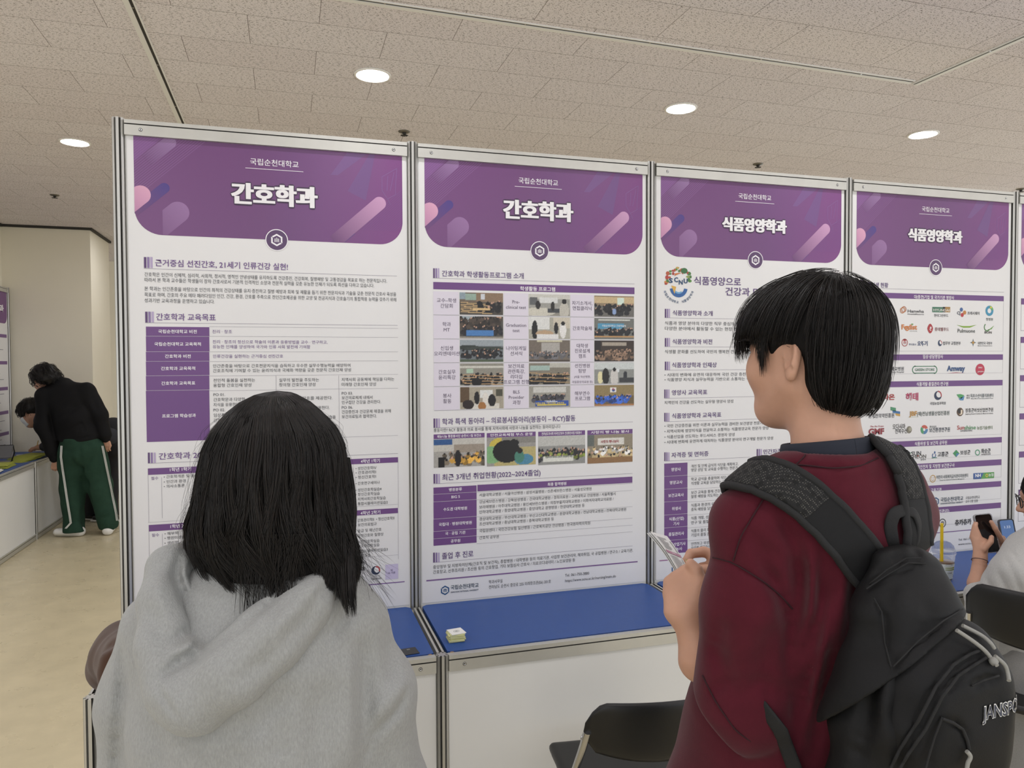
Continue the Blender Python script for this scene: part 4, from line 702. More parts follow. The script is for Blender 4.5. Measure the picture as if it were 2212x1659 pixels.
lg(7, '화순군', 888, 674, 950, 34, '34363c', .02); lg(7, 'HWASUN-GUN', 888, 687, 950, 13, '3d3d42', .02)
lg(7, '식품안전관리인증원', 330, 866, 511, 24, '3d4a50'); rr_(7, 567, 842, 16, 20, 'c29a4f'); dd(7, 560, 836, 3, 3, 'c29a4f'); dd(7, 575, 836, 3, 3, 'c29a4f'); rr_(7, 567, 842, 8, 10, 'c29a4f', 3.4, 6.0); lg(7, '어린이·사회복지급식관리지원센터', 590, 845, 800, 28, '3d4a50'); lg(7, "Center for Children's Foodservice Management", 612, 857, 776, 11, '3d4a50')
F.zrect(7, 836, 806, 884, 846, '3f5f9c'); F.zrect(7, 884, 803, 974, 843, '5a9a4f', .0001); F.poly([zr(7, *p) for p in ((874, 806), (905, 803), (884, 845))][::-1], '3f5f9c', .0003); lg(7, 'NH', 848, 834, 884, 30, 'f0f0f0', .03); rr_(7, 925, 820, 5, 9, 'd8c24a', 0, 6.28, .0004); lg(7, '농협', 936, 827, 968, 22, 'f0f0f0', .01)
footer(7, 587, 994, .0215, 618, 997, 768, 33, 17); lg(7, '국립순천대학교', 784, 979, 878, 21, '4a4a50', .003); lg(7, '교수 2명 임용', 784, 1003, 866, 21, '4a4a50', .003)
rr_(7, 631, 1137, 19, 24, '4a4a4d'); dd(7, 631, 1137, 12, 15, '8a857c'); lg(7, '츄카츄카', 714, 1153, 822, 42, '3a3a3d', .035)
F.zrect(7, 430, 1213, 1000, 1219, '80618f'); lg(7, 'Tel. 061-750-3650', 737, 1255, 870, 19, '4a4a50', .003); lg(7, 'www.scnu.ac.kr', 735, 1285, 860, 19, '4a4a50', .003)
F.build('table_rules', T)
# --- poster 5: only its left edge is in the picture
T = sheet(4, 'white poster with purple banner at the far end, only its narrow edge in view', '식품영양학과', .33)
F = Flat(SHEET-.0003); X = 4*PT
for q in range(6): z = 1.98-q*.19; F.rect(X+.05, z-.03, X+.93, z, C_TAB); F.rect(X+.05, z-.16, X+.93, z-.158, '9a95a0'); F.rect(X+.05, z-.16, X+.0515, z, '9a95a0')
F.build('table_rules', T)

# ---------------------------------------------------------------- implicit surfaces: bodies and clothes as single smooth skins
A3 = lambda p: np.asarray(p, np.float32)
def smin(a, b, k):
    h = np.maximum(k-np.abs(a-b), 0)/k; return np.minimum(a, b)-h*h*k*.25
def smax(a, b, k): return -smin(-a, -b, k)
def cap(P, a, b, ra, rb=None):
    rb = ra if rb is None else rb; a, b = A3(a), A3(b); d = b-a; t = np.clip(((P-a)@d)/max(float(d@d), 1e-9), 0, 1)
    return np.linalg.norm(P-a-t[:, None]*d, axis=1)-(ra+(rb-ra)*t)
def ell(P, c, r, R=None):
    q = P-A3(c); q = q@A3(R).T if R is not None else q
    r = A3(r); k0 = np.linalg.norm(q/r, axis=1); k1 = np.linalg.norm(q/(r*r), axis=1)+1e-9; return k0*(k0-1)/k1
def ec(P, a, b, ra, rb, n):
    """capsule with an elliptic section: radii (across, along n)"""
    a, b, n = A3(a), A3(b), A3(n); d = b-a; L = float(np.linalg.norm(d)); tt = d/L; n = n-tt*float(n@tt); n /= np.linalg.norm(n); u = np.cross(tt, n)
    q = P-a; s = q@tt; t = np.clip(s/L, 0, 1); ru = ra[0]+(rb[0]-ra[0])*t; rv = ra[1]+(rb[1]-ra[1])*t; w = s-t*L; rw = np.minimum(ru, rv)
    x, y = q@u, q@n; k0 = np.sqrt((x/ru)**2+(y/rv)**2+(w/rw)**2); k1 = np.sqrt((x/ru**2)**2+(y/rv**2)**2+(w/rw**2)**2)+1e-9; return k0*(k0-1)/k1
def chain(P, pts, rad, k=.02, n=None):
    F = None
    for i in range(len(pts)-1):
        f = ec(P, pts[i], pts[i+1], rad[i], rad[i+1], n) if n is not None else cap(P, pts[i], pts[i+1], rad[i], rad[i+1])
        F = f if F is None else smin(F, f, k)
    return F
def rbox(P, c, h, r, R=None):
    q = P-A3(c); q = q@A3(R).T if R is not None else q
    q = np.abs(q)-(A3(h)-r); return np.linalg.norm(np.maximum(q, 0), axis=1)+np.minimum(q.max(1), 0)-r
def wob(P, s, amp, seed=0):
    """cheap smooth noise"""
    r = np.random.default_rng(seed); F = 0
    for i in range(5):
        d = r.normal(size=3); d /= np.linalg.norm(d); F = F+np.sin(P@A3(d*s*(1+.35*i))+r.uniform(0, 6)+1.3*np.sin(P@A3(r.normal(size=3)*s*.5)+r.uniform(0, 6)))
    return F*amp/3
def crease(P, F, pts, r, depth):
    """a fold line pressed into the surface"""
    D = None
    for a, b in zip(pts, pts[1:]):
        f = cap(P, a, b, 0); D = f if D is None else np.minimum(D, f)
    return F+depth*np.exp(-(D/r)**2)
def hit(fn, pts, d0, d1, sub=3):
    """points of the surface fn lying behind the given view positions (found by marching from the camera)"""
    Q = []
    for (a, b), (c, d) in zip(pts, pts[1:]):
        for k in range(sub): Q.append((a+(c-a)*k/sub, b+(d-b)*k/sub))
    Q.append(pts[-1]); ds = np.linspace(d0, d1, 90); out = []
    for x, y in Q:
        F = fn(np.array([W(x, y, d) for d in ds], np.float32)); i = np.nonzero(F < 0)[0]
        if len(i): out.append(W(x, y, ds[max(i[0]-1, 0)]))
    return out
def folds(fn, specs, d0, d1):
    """the surface fn with fold lines pressed in (depth > 0) or raised (depth < 0): specs of (view polyline, width, depth)"""
    L = [(hit(fn, p, d0, d1), r, dp) for p, r, dp in specs]; L = [q for q in L if len(q[0]) > 1]
    def g(P):
        F = fn(P)
        for pts, r, dp in L:
            lo, hi = np.min(pts, 0)-4*r, np.max(pts, 0)+4*r; m = np.nonzero(((P > lo) & (P < hi)).all(1))[0]
            if not len(m): continue
            D = None; K = len(pts)-1; q = P[m]; nv = np.mean(pts, 0)-CAM; nv = A3(nv/np.linalg.norm(nv))
            for k in range(K):
                a, b = A3(pts[k]), A3(pts[k+1]); d = b-a; t = np.clip(((q-a)@d)/max(float(d@d), 1e-9), 0, 1); w = q-a-t[:, None]*d; al = w@nv; f = np.sqrt(np.maximum((w*w).sum(1)-.86*al*al, 0))
                e = np.minimum(1, 3*np.minimum(k+t, K-k-t)/K+.15); v = e*np.exp(-(f/r)**2); D = v if D is None else np.maximum(D, v)
            F[m] += dp*D
        return F
    return g
def surf(fn, lo, hi, h):
    lo = np.asarray(lo, float); hi = np.asarray(hi, float); s = 4; H = h*s
    nc = np.ceil((hi-lo)/H).astype(int); ax = [lo[i]+np.arange(nc[i]+1)*H for i in range(3)]
    G = np.stack(np.meshgrid(*ax, indexing='ij'), -1).reshape(-1, 3).astype(np.float32)
    Fc = fn(G).reshape(nc+1); m = np.full(nc, 1e9, np.float32)
    for a in (0, 1):
        for b in (0, 1):
            for c in (0, 1): m = np.minimum(m, np.abs(Fc[a:a+nc[0], b:b+nc[1], c:c+nc[2]]))
    act = m < H*1.9
    rep = lambda A: A.repeat(s, 0).repeat(s, 1).repeat(s, 2)
    F = rep(np.where(Fc[:-1, :-1, :-1] < 0, -1., 1.).astype(np.float32)); M = rep(act); I = np.argwhere(M)
    out = np.empty(len(I), np.float32)
    for q in range(0, len(I), 400000): out[q:q+400000] = fn((lo+I[q:q+400000]*h).astype(np.float32))
    F[M] = out; S = F < 0; n = np.array(F.shape)-1
    cnt = np.zeros(n, np.int8)
    for a in (0, 1):
        for b in (0, 1):
            for c in (0, 1): cnt += S[a:a+n[0], b:b+n[1], c:c+n[2]]
    C = np.argwhere((cnt > 0) & (cnt < 8)); idx = np.full(n, -1, np.int32); idx[C[:, 0], C[:, 1], C[:, 2]] = np.arange(len(C))
    acc = np.zeros((len(C), 3)); num = np.zeros(len(C)); cn = [np.array(x) for x in np.ndindex(2, 2, 2)]
    val = {tuple(c): F[C[:, 0]+c[0], C[:, 1]+c[1], C[:, 2]+c[2]] for c in cn}
    for c in cn:
        for a in range(3):
            if c[a] == 0:
                d = c.copy(); d[a] = 1; v0, v1 = val[tuple(c)], val[tuple(d)]; x = (v0 < 0) != (v1 < 0); t = np.where(x, v0/np.where(x, v0-v1, 1), 0)
                p = np.tile(c.astype(float), (len(C), 1)); p[:, a] = t; acc += np.where(x[:, None], p, 0); num += x
    V = lo+(C+acc/np.maximum(num, 1)[:, None])*h; Q = []
    for a in range(3):
        b, c = (a+1) % 3, (a+2) % 3; sl0 = [slice(1, None)]*3; sl0[a] = slice(0, n[a])
        s0 = S[tuple(slice(1, n[i]) if i != a else slice(0, n[a]) for i in range(3))]; s1 = S[tuple(slice(1, n[i]) if i != a else slice(1, n[a]+1) for i in range(3))]
        E = np.argwhere(s0 != s1); st = s0[E[:, 0], E[:, 1], E[:, 2]]
        for i in range(3):
            if i != a: E[:, i] += 1
        def at(db, dc): J = E.copy(); J[:, b] -= db; J[:, c] -= dc; return idx[J[:, 0], J[:, 1], J[:, 2]]
        q = np.stack([at(1, 1), at(0, 1), at(0, 0), at(1, 0)], 1); q[~st] = q[~st][:, ::-1]; Q.append(q)
    Q = np.concatenate(Q); Q = Q[(Q >= 0).all(1)]
    return V, Q
def skin(name, fn, lo, hi, h, mats, parent, mi=None):
    V, Q = surf(fn, lo, hi, h); m = None
    if mi is not None: m = mi(V[Q].mean(1))
    return np_mesh(name, V, Q, mats, parent, True, mi=m)
def box_of(pts, pad): P = np.array(pts); return P.min(0)-pad, P.max(0)+pad
def strands(name, curves, rad, mats, parent, mi=None):
    """hair: every curve (k, 3) becomes a thin three-sided tapering strand; curves share one length k"""
    P = np.asarray(curves, np.float64); N, K, _ = P.shape; T = np.gradient(P, axis=1); T /= np.linalg.norm(T, axis=2, keepdims=True)+1e-12
    ref = np.array([.31, .52, .79]); u = np.cross(T, ref); u /= np.linalg.norm(u, axis=2, keepdims=True)+1e-9; w = np.cross(T, u)
    tp = np.minimum(1, (1-np.linspace(0, 1, K))*3.5+.12)[None, :, None]*(np.asarray(rad).reshape(-1, 1, 1)*np.ones((N, 1, 1)))
    V = np.stack([P+(u*math.cos(a)+w*math.sin(a))*tp for a in (0, 2.094, 4.189)], 2).reshape(-1, 3)
    i = np.arange(N)[:, None, None]*K*3; j = np.arange(K-1)[None, :, None]*3; k = np.arange(3)[None, None, :]; k2 = (k+1) % 3
    Q = np.stack([i+j+k, i+j+k2, i+j+3+k2, i+j+3+k], 3).reshape(-1, 4)
    m = None if mi is None else np.repeat(np.asarray(mi), (K-1)*3)
    return np_mesh(name, V, Q, mats, parent, True, mi=m)
def follow(fn, P0, flow, K, step, lift=.003, rg=None, jit=.0, stick=1.):
    """grow strands over the surface fn = lift, along the vector field flow(P)"""
    P = P0.copy(); e = 1e-3
    for q in range(3):
        f = fn(P.astype(np.float32))[:, None]; g = np.stack([fn((P+np.eye(3)[a]*e).astype(np.float32))-f[:, 0] for a in range(3)], 1)/e; g /= np.linalg.norm(g, axis=1, keepdims=True)+1e-9; P = P+g*((lift[:, None] if not np.isscalar(lift) else lift)-f)
    out = [P.copy()]
    for k in range(1, K):
        D = flow(P, k/(K-1)); 
        if rg is not None: D = D+rg.normal(size=D.shape)*jit
        D /= np.linalg.norm(D, axis=1, keepdims=True)+1e-9
        P = P+D*(step if np.isscalar(step) else step[:, None]); L = lift[:, None] if not np.isscalar(lift) else lift
        f = fn(P.astype(np.float32))[:, None]; g = np.stack([fn((P+np.eye(3)[a]*e).astype(np.float32))-f[:, 0] for a in range(3)], 1)/e; g /= np.linalg.norm(g, axis=1, keepdims=True)+1e-9
        P = np.where(f < L, P+g*(L-f), P+g*(L-f)*stick); out.append(P.copy())
    return np.stack(out, 1)
def rotz(a): c, s = math.cos(a), math.sin(a); return np.array([[c, -s, 0], [s, c, 0], [0, 0, 1.]])
def rotx(a): c, s = math.cos(a), math.sin(a); return np.array([[1, 0, 0], [0, c, -s], [0, s, c.real]])
def roty(a): c, s = math.cos(a), math.sin(a); return np.array([[c, 0, s], [0, 1, 0], [-s, 0, c]])
def frame_pts(O, R): return lambda *p: np.asarray(O)+R@np.asarray(p, float)
# head in its own frame: x right, y forward, z up, origin at the middle of the skull, chin near z = -.125
def head_sdf(P, O, R, s=1.0, ears=True, ear_r=1.0):
    q = (P-A3(O))@A3(R)/s; E = lambda c, r: ell(q, c, r)
    F = E((0, -.012, .022), (.077, .097, .093)); F = smin(F, E((0, .022, -.035), (.064, .075, .085)), .04)       # cranium, face
    F = smin(F, E((0, .056, -.100), (.034, .034, .026)), .045)                                                  # chin
    for sx in (-1, 1):
        F = smin(F, cap(q, (sx*.053, -.005, -.058), (sx*.028, .058, -.103), .018, .015), .04)                    # jaw
        F = smin(F, E((sx*.044, .060, -.034), (.027, .026, .030)), .03)                                        # cheek
        F = smax(F, -E((sx*.032, .102, .008), (.019, .016, .012)), .016)                                       # eye socket
        F = smin(F, E((sx*.032, .083, .007), (.0125, .0125, .0118)), .004)                                     # eye
    F = smin(F, cap(q, (0, .088, .03), (0, .088, .03), .012), .02); F = smin(F, cap(q, (0, .092, .008), (0, .112, -.03), .0075, .012), .014)  # nose
    for sx in (-1, 1): F = smin(F, E((sx*.012, .1, -.034), (.009, .01, .008)), .008)
    F = smin(F, E((0, .09, -.058), (.022, .011, .0065)), .008); F = smin(F, E((0, .088, -.067), (.019, .011, .007)), .006)   # lips
    F = F+.004*np.exp(-((q[:, 2]+.062)/.0025)**2-((q[:, 1]-.1)/.02)**2-(q[:, 0]/.022)**2)
    if ears:
        for sx in (-1, 1):
            c = np.array((sx*.077, -.024, -.014)); Rr = roty(sx*-.28)@rotz(sx*.42)@rotx(-.18); p = (q-A3(c))@A3(Rr)/ear_r
            f = ell(p, (0, 0, 0), (.0075, .0175, .031)); f = smin(f, ell(p, (sx*-.001, .006, -.026), (.007, .0095, .011)), .01)
            rim = np.abs(np.sqrt((p[:, 1]/.0150)**2+((p[:, 2]-.004)/.0255)**2)-1)*.015; up = p[:, 2]+.9*(-p[:, 1]) > -.012
            f = smin(f, np.where(up, np.sqrt(rim**2+(p[:, 0]-sx*.006)**2)-.0032, 1e3), .004)
            f = smax(f, -ell(p, (sx*.0085, .002, .003), (.0062, .0095, .0165)), .004); f = smax(f, -ell(p, (sx*.007, .006, -.009), (.0075, .0052, .0065)), .003)
            f = smin(f, ell(p, (sx*.002, .0135, -.008), (.0055, .004, .0075)), .005); f = smin(f, cap(p, (sx*.0035, -.008, .014), (sx*.004, -.006, -.008), .0026), .004)
            F = smin(F, f*ear_r, .006)
    return F*s
def finger(P, F, pts, r0, r1, k=.007): return smin(F, chain(P, pts, list(np.linspace(r0, r1, len(pts))), .004), k)
M_SKIN = mat('skin', 'c2967e', .5, noise=.10, nscale=14, bump=.05, bscale=400, bdist=.0006, spec=.35)
M_SKIN.node_tree.nodes['Principled BSDF'].inputs['Subsurface Weight'].default_value = .12; M_SKIN.node_tree.nodes['Principled BSDF'].inputs['Subsurface Radius'].default_value = (.012, .005, .003)
M_HAIR = mat('black_hair', '14110f', .5, spec=.35); M_HAIR2 = mat('black_hair_soft', '201a16', .55, spec=.35); M_HAIRBASE = mat('hair_underlayer', '0d0b0a', .75, spec=.2)
# ---------------------------------------------------------------- person in the grey hoodie, seen from behind
GD = 1.19
def G(px, py, dd=0.0): return W(px, py, GD+dd)
FH = np.array([FW[0], FW[1], 0])/math.hypot(FW[0], FW[1]); RH = np.array([RT[0], RT[1], 0])/math.hypot(RT[0], RT[1])
PX = GD/FPX
def person_grey():
    base = G(575, 1250, .01); t = thing('person', 'person with long dark hair in a grey hoodie seen from behind, facing the first poster', 'person', (base[0], base[1], 0))
    c = lambda z, a=0, f=0: np.array([base[0], base[1], 0])+RH*a+FH*f+np.array([0, 0, z])
    HY = 1012; hc = G(607, HY, .0); HR = np.stack([RH, FH, [0, 0, 1]], 1)@rotz(-.28)@rotx(-.06)
    neck = [hc+np.array([0, 0, -.06])-FH*.015, G(590, 1290, .0)]
    hip = c(.93); 
    # body: one skin from head to feet, with both hands
    lsh, rsh = G(372, 1385, .02), G(735, 1385, .02); le, re_ = G(300, 1705, .06), G(830, 1705, .05); lh, rh = c(1.06, -.07, .30), c(1.06, .08, .30)
    def body(P):
        F = head_sdf(P, hc, HR, .97); F = smin(F, cap(P, neck[0], neck[1], .049, .056), .03)
        F = smin(F, ec(P, c(1.22), c(1.0), (.13, .075), (.12, .085), FH), .06); F = smin(F, ec(P, c(1.0), c(.88), (.125, .09), (.15, .1), FH), .05)
        for a, b, d, sx in ((lsh, le, lh, -1), (rsh, re_, rh, 1)):
            F = smin(F, chain(P, [a, b], [.04, .034], .02), .03); F = smin(F, chain(P, [b, d], [.035, .024], .02), .015)
            dr = FH*.8-RH*sx*.55; dr /= np.linalg.norm(dr); pc = d+dr*.045; F = smin(F, ec(P, d, d+dr*.075, (.022, .014), (.034, .014), [0, 0, 1]), .015)
            sd = np.cross(dr, [0, 0, 1])
            for q in range(4): o = d+dr*.075+sd*(q-1.5)*.018; F = finger(P, F, [o, o+dr*.035-np.array([0, 0, .008]), o+dr*.055-np.array([0, 0, .03])], .009, .0075)
            o = d+dr*.02+sd*.03*-sx; F = finger(P, F, [o, o+dr*.03-sd*.02*sx, o+dr*.055-sd*.02*sx], .011, .009)
        for sx in (-1, 1):
            F = smin(F, chain(P, [c(.88, sx*.085), c(.48, sx*.09, .01), c(.09, sx*.095, -.01)], [.078, .052, .036], .03), .03); F = smin(F, cap(P, c(.045, sx*.095, -.03), c(.035, sx*.105, .13), .035, .03), .02)
        return F
    skin('body', body, *box_of([c(0, -.32, -.16), c(1.62, .32, .48), hc+[0, 0, .13]], .03), .0045, M_SKIN, t)
    # hoodie
    M_H = mat('grey_heather_fleece', '9d9e9c', .95, noise=.16, nscale=420, stretch=(1, 1, .3), bump=.7, bscale=520, bdist=.002, spec=.1, sheen=.2)
    lel, rel = G(300, 1710, .06), G(830, 1710, .05)
    def torso(P):
        L = [G(572, 1278, .0), G(565, 1335, -.0), G(560, 1420, -.01), G(556, 1560, .0), G(556, 1760, .0), c(.80, -.0, -.0)]
        L[-1] = L[-2]+(np.array([0, 0, .80-L[-2][2]]))
        F = chain(P, L, [(.085, .07), (.14, .09), (.165, .12), (.185, .132), (.195, .138), (.19, .138)], .05, FH)
        F = smin(F, chain(P, [G(560, 1278), G(450, 1300, .0), G(352, 1362, .015)], [.06, .062, .06], .03), .05)
        F = smin(F, chain(P, [G(585, 1280), G(690, 1300, .0), G(752, 1362, .015)], [.06, .064, .062], .03), .05)
        F = smin(F, chain(P, [G(352, 1362, .015), G(318, 1500, .03), lel], [.064, .07, .068], .03), .025); F = smin(F, chain(P, [lel, lh-FH*.03], [.066, .045], .03), .02); 
        F = smin(F, chain(P, [G(752, 1362, .015), G(795, 1500, .03), rel], [.064, .074, .072], .03), .025); F = smin(F, chain(P, [rel, rh-FH*.03], [.07, .046], .03), .02)
        F = smin(F, cap(P, lh-FH*.05, lh-FH*.02, .037), .012); F = smin(F, cap(P, rh-FH*.05, rh-FH*.02, .037), .012)
        # open ends: neck and cuffs and hem
        F = smax(F, -cap(P, G(582, 1225, .03), G(580, 1283, .03), .062), .02); F = smax(F, -(P[:, 2]-.80), .01)
        return F+wob(P, 34, .0016, 3)+wob(P, 14, .003, 5)
    torso_f = folds(torso, [([(258, 1400), (263, 1480), (252, 1600), (246, 1720)], .008, 0.0204), ([(884, 1488), (858, 1540), (812, 1585), (790, 1640)], .0055, 0.0153), ([(878, 1470), (850, 1500), (800, 1560)], .012, -0.0102),
        ([(790, 1370), (786, 1450), (788, 1660)], .016, 0.0153), ([(765, 1400), (760, 1500), (762, 1660)], .018, -0.0102), ([(700, 1480), (680, 1560), (690, 1680)], .02, 0.0085), ([(790, 1300), (740, 1340), (700, 1390)], .012, 0.0085), ([(330, 1560), (350, 1620), (345, 1700)], .018, 0.0085), ([(520, 1600), (500, 1660), (505, 1720)], .02, 0.0068), ([(610, 1560), (600, 1640)], .016, 0.0068), ([(830, 1340), (845, 1420), (850, 1480)], .013, 0.0085), ([(470, 1590), (560, 1560), (640, 1480)], .02, 0.0102)], 1.0, 1.5)
    ho = skin('hoodie', torso_f, *box_of([G(170, 1200, -.2), G(960, 1200, -.2), c(.78, 0, .42), c(.78, 0, -.2), c(1.2, .4, .4), c(1.2, -.4, .4)], .03), .0045, M_H, t)
    def hood(P):
        n = FH
        Lb = [G(402, 1196, -.005), G(366, 1225, -.045), G(350, 1300, -.085), G(356, 1390, -.115), G(382, 1480, -.135), G(425, 1525, -.14)]
        Rb = [G(700, 1240, -.03), G(655, 1300, -.075), G(585, 1375, -.112), G(500, 1450, -.135), G(425, 1510, -.142)]
        F = chain(P, Lb, [.016, .026, .030, .034, .037, .034], .03); F = smin(F, chain(P, Rb, [.028, .040, .045, .046, .044], .03), .03)
        F = smin(F, ec(P, G(420, 1490, -.13), G(380, 1440, -.12), (.05, .028), (.04, .026), n), .03)
        # the inside of the hood, set back
        F = smin(F, ec(P, G(545, 1270, -.035), G(470, 1390, -.10), (.095, .016), (.04, .016), n), .012)
        F = smin(F, chain(P, [G(402, 1190, .0), G(440, 1192, .03), G(480, 1215, .05)], [.014, .014, .012], .01), .012)
        return F+wob(P, 40, .0016, 9)
    hood_f = folds(hood, [([(388, 1196), (381, 1240), (398, 1290), (430, 1346), (455, 1384)], .0065, 0.0240), ([(402, 1210), (396, 1245), (416, 1290), (444, 1340)], .006, -0.0090), ([(455, 1386), (430, 1412), (385, 1432), (345, 1468)], .008, 0.0180), ([(440, 1362), (405, 1364), (360, 1390)], .009, 0.0120), ([(420, 1384), (440, 1390), (462, 1400)], .006, 0.0135), ([(430, 1378), (400, 1398), (370, 1412)], .006, -0.0060),
        ([(458, 1390), (520, 1352), (560, 1316), (610, 1272), (690, 1216)], .006, 0.0180), ([(334, 1472), (352, 1510), (384, 1556)], .004, 0.0105), ([(588, 1460), (584, 1390), (592, 1310)], .004, 0.0060), ([(720, 1260), (650, 1352), (570, 1430), (480, 1490)], .013, 0.0075), ([(700, 1236), (640, 1310), (560, 1390)], .012, -0.0060), ([(330, 1300), (345, 1360), (360, 1400)], .014, 0.0075), ([(352, 1230), (340, 1290), (352, 1350)], .012, -0.0060), ([(700, 1285), (720, 1260), (735, 1250)], .006, 0.0075), ([(680, 1300), (700, 1270), (724, 1235)], .005, 0.0060)], .9, 1.4)
    hm = skin('hood', hood_f, *box_of([G(290, 1160, -.2), G(770, 1600, -.22), G(500, 1200, .1)], .02), .0035, M_H, ho)
    m = MB(); R0 = G(578, 1272, .03); m.tube([R0+RH*.062*math.cos(a)+FH*.055*math.sin(a)+np.array([0, 0, .006*math.sin(a*2)]) for a in np.linspace(0, 6.2832, 33)], .009, 8, caps=False); m.build('shirt_collar', mat('white_cotton', 'dcdad5', .9), t)
    # hair: shells of strands between a parting on top and the ends
    ys = np.array([845, 848, 853, 868, 890, 925, 962, 1000, 1060, 1120, 1170, 1215, 1262, 1300]); xl = np.array([601, 576, 556, 526, 499, 470, 453, 447, 436, 421, 424, 440, 480, 520]); xr = np.array([605, 630, 640, 666, 690, 722, 738, 742, 742, 752, 764, 776, 770, 740])
    dh = np.array([.003, .022, .045, .065, .082, .1, .11, .115, .112, .105, .095, .085, .07, .055]); df = np.array([.0, .0, .0, .0, .0, .0, .0, -.002, -.005, -.012, -.018, -.02, -.03, -.035])
    def hp(th, y, s):       # th: 0 = straight at the camera, + towards the image right
        cx = np.interp(y, ys, (xl+xr)/2); wx = np.interp(y, ys, (xr-xl)/2)*s; d = np.interp(y, ys, dh)*s; f = np.interp(y, ys, df)
        x = cx+wx*np.sin(th); b = hc+0*(x[..., None]*FH); o = (x-607)[..., None]*PX*RH+(f-d*np.cos(th))[..., None]*FH
        return hc+o+((HY-y)*PX)[..., None]*np.array([0, 0, 1.])
    rg = np.random.default_rng(11)
    TH, YY = np.meshgrid(np.linspace(-math.pi, math.pi, 64, endpoint=False), np.concatenate([np.linspace(845.5, 900, 14), np.linspace(910, 1225, 26)]), indexing='ij')
    YM = np.where(np.abs(TH) > 2.0, np.minimum(YY, 905+(np.pi-np.abs(TH))*80), YY)
    V = hp(TH, YM, .93); n0, n1 = TH.shape; q = np.arange(n0*(n1-1)); i, j = q//(n1-1), q % (n1-1); Qd = np.stack([i*n1+j, ((i+1) % n0)*n1+j, ((i+1) % n0)*n1+j+1, i*n1+j+1], 1)
    hair = np_mesh('hair', V.reshape(-1, 3), Qd, M_HAIRBASE, t, True)
    N, K = 5200, 26; th0 = rg.uniform(-2.0, 2.0, N); th0[:900] = rg.uniform(1.2, 2.3, 900); u = np.linspace(0, 1, K)
    clump = np.round(th0*26)/26+rg.normal(0, .004, N)
    top = rg.uniform(845, 872, N); end = 1215+rg.normal(0, 22, N)+22*np.sin(th0*9)+np.where(th0 > .75, 55, 0)*rg.random(N)
    end = np.where(th0 < -1.0, 1190+rg.normal(0, 18, N), end)
    y = top[:, None]+(end-top)[:, None]*u[None]**.9
    amp = rg.normal(0, 1, N); ph = np.round(th0*9)*2.1
    th = th0[:, None]+(clump-th0)[:, None]*np.clip(u*1.6-.2, 0, .9)[None]+(.035*amp[:, None])*np.sin(u[None]*5+rg.uniform(0, 6, N)[:, None])*u[None]+.105*np.sin(u[None]*7.5+ph[:, None])*u[None]**1.2+.04*np.sin(u[None]*15+ph[:, None]*3.1)*u[None]**2-.12*np.clip(u-.55, 0, 1)[None]*np.sign(th0)[:, None]*(np.abs(th0) < .9)[:, None]*(rg.random(N) < .6)[:, None]
    s = (.965+.05*rg.random(N)**.6)[:, None]+.05*np.clip(u-.55, 0, 1)[None]*rg.normal(0, .8, N)[:, None]+.016*np.cos((th0*26-np.round(th0*26))*6.28)[:, None]*np.clip(u*3, 0, 1)[None]+.03*np.sin(u[None]*8+ph[:, None]*1.7)*u[None]
    C1 = hp(th, y, s)
    # parting: near the top strands leave from the line running forward from the crown
    C1[:, 0] = C1[:, 0]*.9+.1*hc
    # lock over the right shoulder
    N2 = 1500; a = rg.random(N2)*6.283; rr = np.sqrt(rg.random(N2)); ky = np.array([1000, 1060, 1110, 1160, 1200, 1245, 1290]); kx = np.array([712, 722, 733, 742, 752, 768, 782]); kr = np.array([24, 25, 26, 26, 24, 20, 9.]); kd = np.array([.055, .045, .02, -.015, -.045, -.075, -.088])
    e2 = 1300-110*rg.random(N2)**.8; y2 = 1000+(e2-1000)[:, None]*u[None]; w2 = np.interp(y2, ky, kr)*1.15; x2 = np.interp(y2, ky, kx)+w2*rr[:, None]*np.cos(a)[:, None]+6*np.sin(u*6+a[:, None])*u; d2 = np.interp(y2, ky, kd)+w2*PX*rr[:, None]*np.sin(a)[:, None]
    C2 = hc+((x2-607)*PX)[..., None]*RH+d2[..., None]*FH+((HY-y2)*PX)[..., None]*np.array([0, 0, 1.])
    # thin wisps over the hood and stray flyaway hairs
    N3 = 150; x0 = rg.uniform(560, 700, N3); yb = rg.uniform(1225, 1312, N3); y3 = 1120+(yb-1120)[:, None]*u[None]; x3 = x0[:, None]+(607-x0[:, None]+rg.normal(0, 34, N3)[:, None])*.35*u[None]+rg.normal(0, 7, N3)[:, None]*np.sin(u*5)
    C3 = hc+((x3-607)*PX)[..., None]*RH+(-.108+.02*np.clip((y3-1230)/90, 0, 1)*0-.004*rg.random(N3)[:, None])[..., None]*FH+((HY-y3)*PX)[..., None]*np.array([0, 0, 1.])
    N4 = 230; t4 = rg.uniform(-1.9, 2.0, N4); y4 = rg.uniform(850, 1050, N4)[:, None]+rg.uniform(60, 230, N4)[:, None]*u[None]; s4 = 1.0+rg.uniform(.02, .16, N4)[:, None]*np.sin(u*rg.uniform(1.5, 3.4, N4)[:, None])**2*(y4 > 840)
    C4 = hp(t4[:, None]+rg.normal(0, .12, N4)[:, None]*u[None], y4, s4)
    N5 = 90; t5 = rg.normal(0, .8, N5); p0 = hp(rg.uniform(1.3, 1.9, N5)*np.where(rg.random(N5) < .75, 1, -1), rg.uniform(1120, 1230, N5), np.ones(N5)); dr = np.sign((p0-hc)@RH)[:, None]*RH*rg.uniform(.02, .075, N5)[:, None]+np.array([0, 0, -1])*rg.uniform(.03, .09, N5)[:, None]
    C5 = p0[:, None]+dr[:, None]*u[None, :, None]+np.sin(u*4+t5[:, None])[..., None]*RH*.006*u[None, :, None]
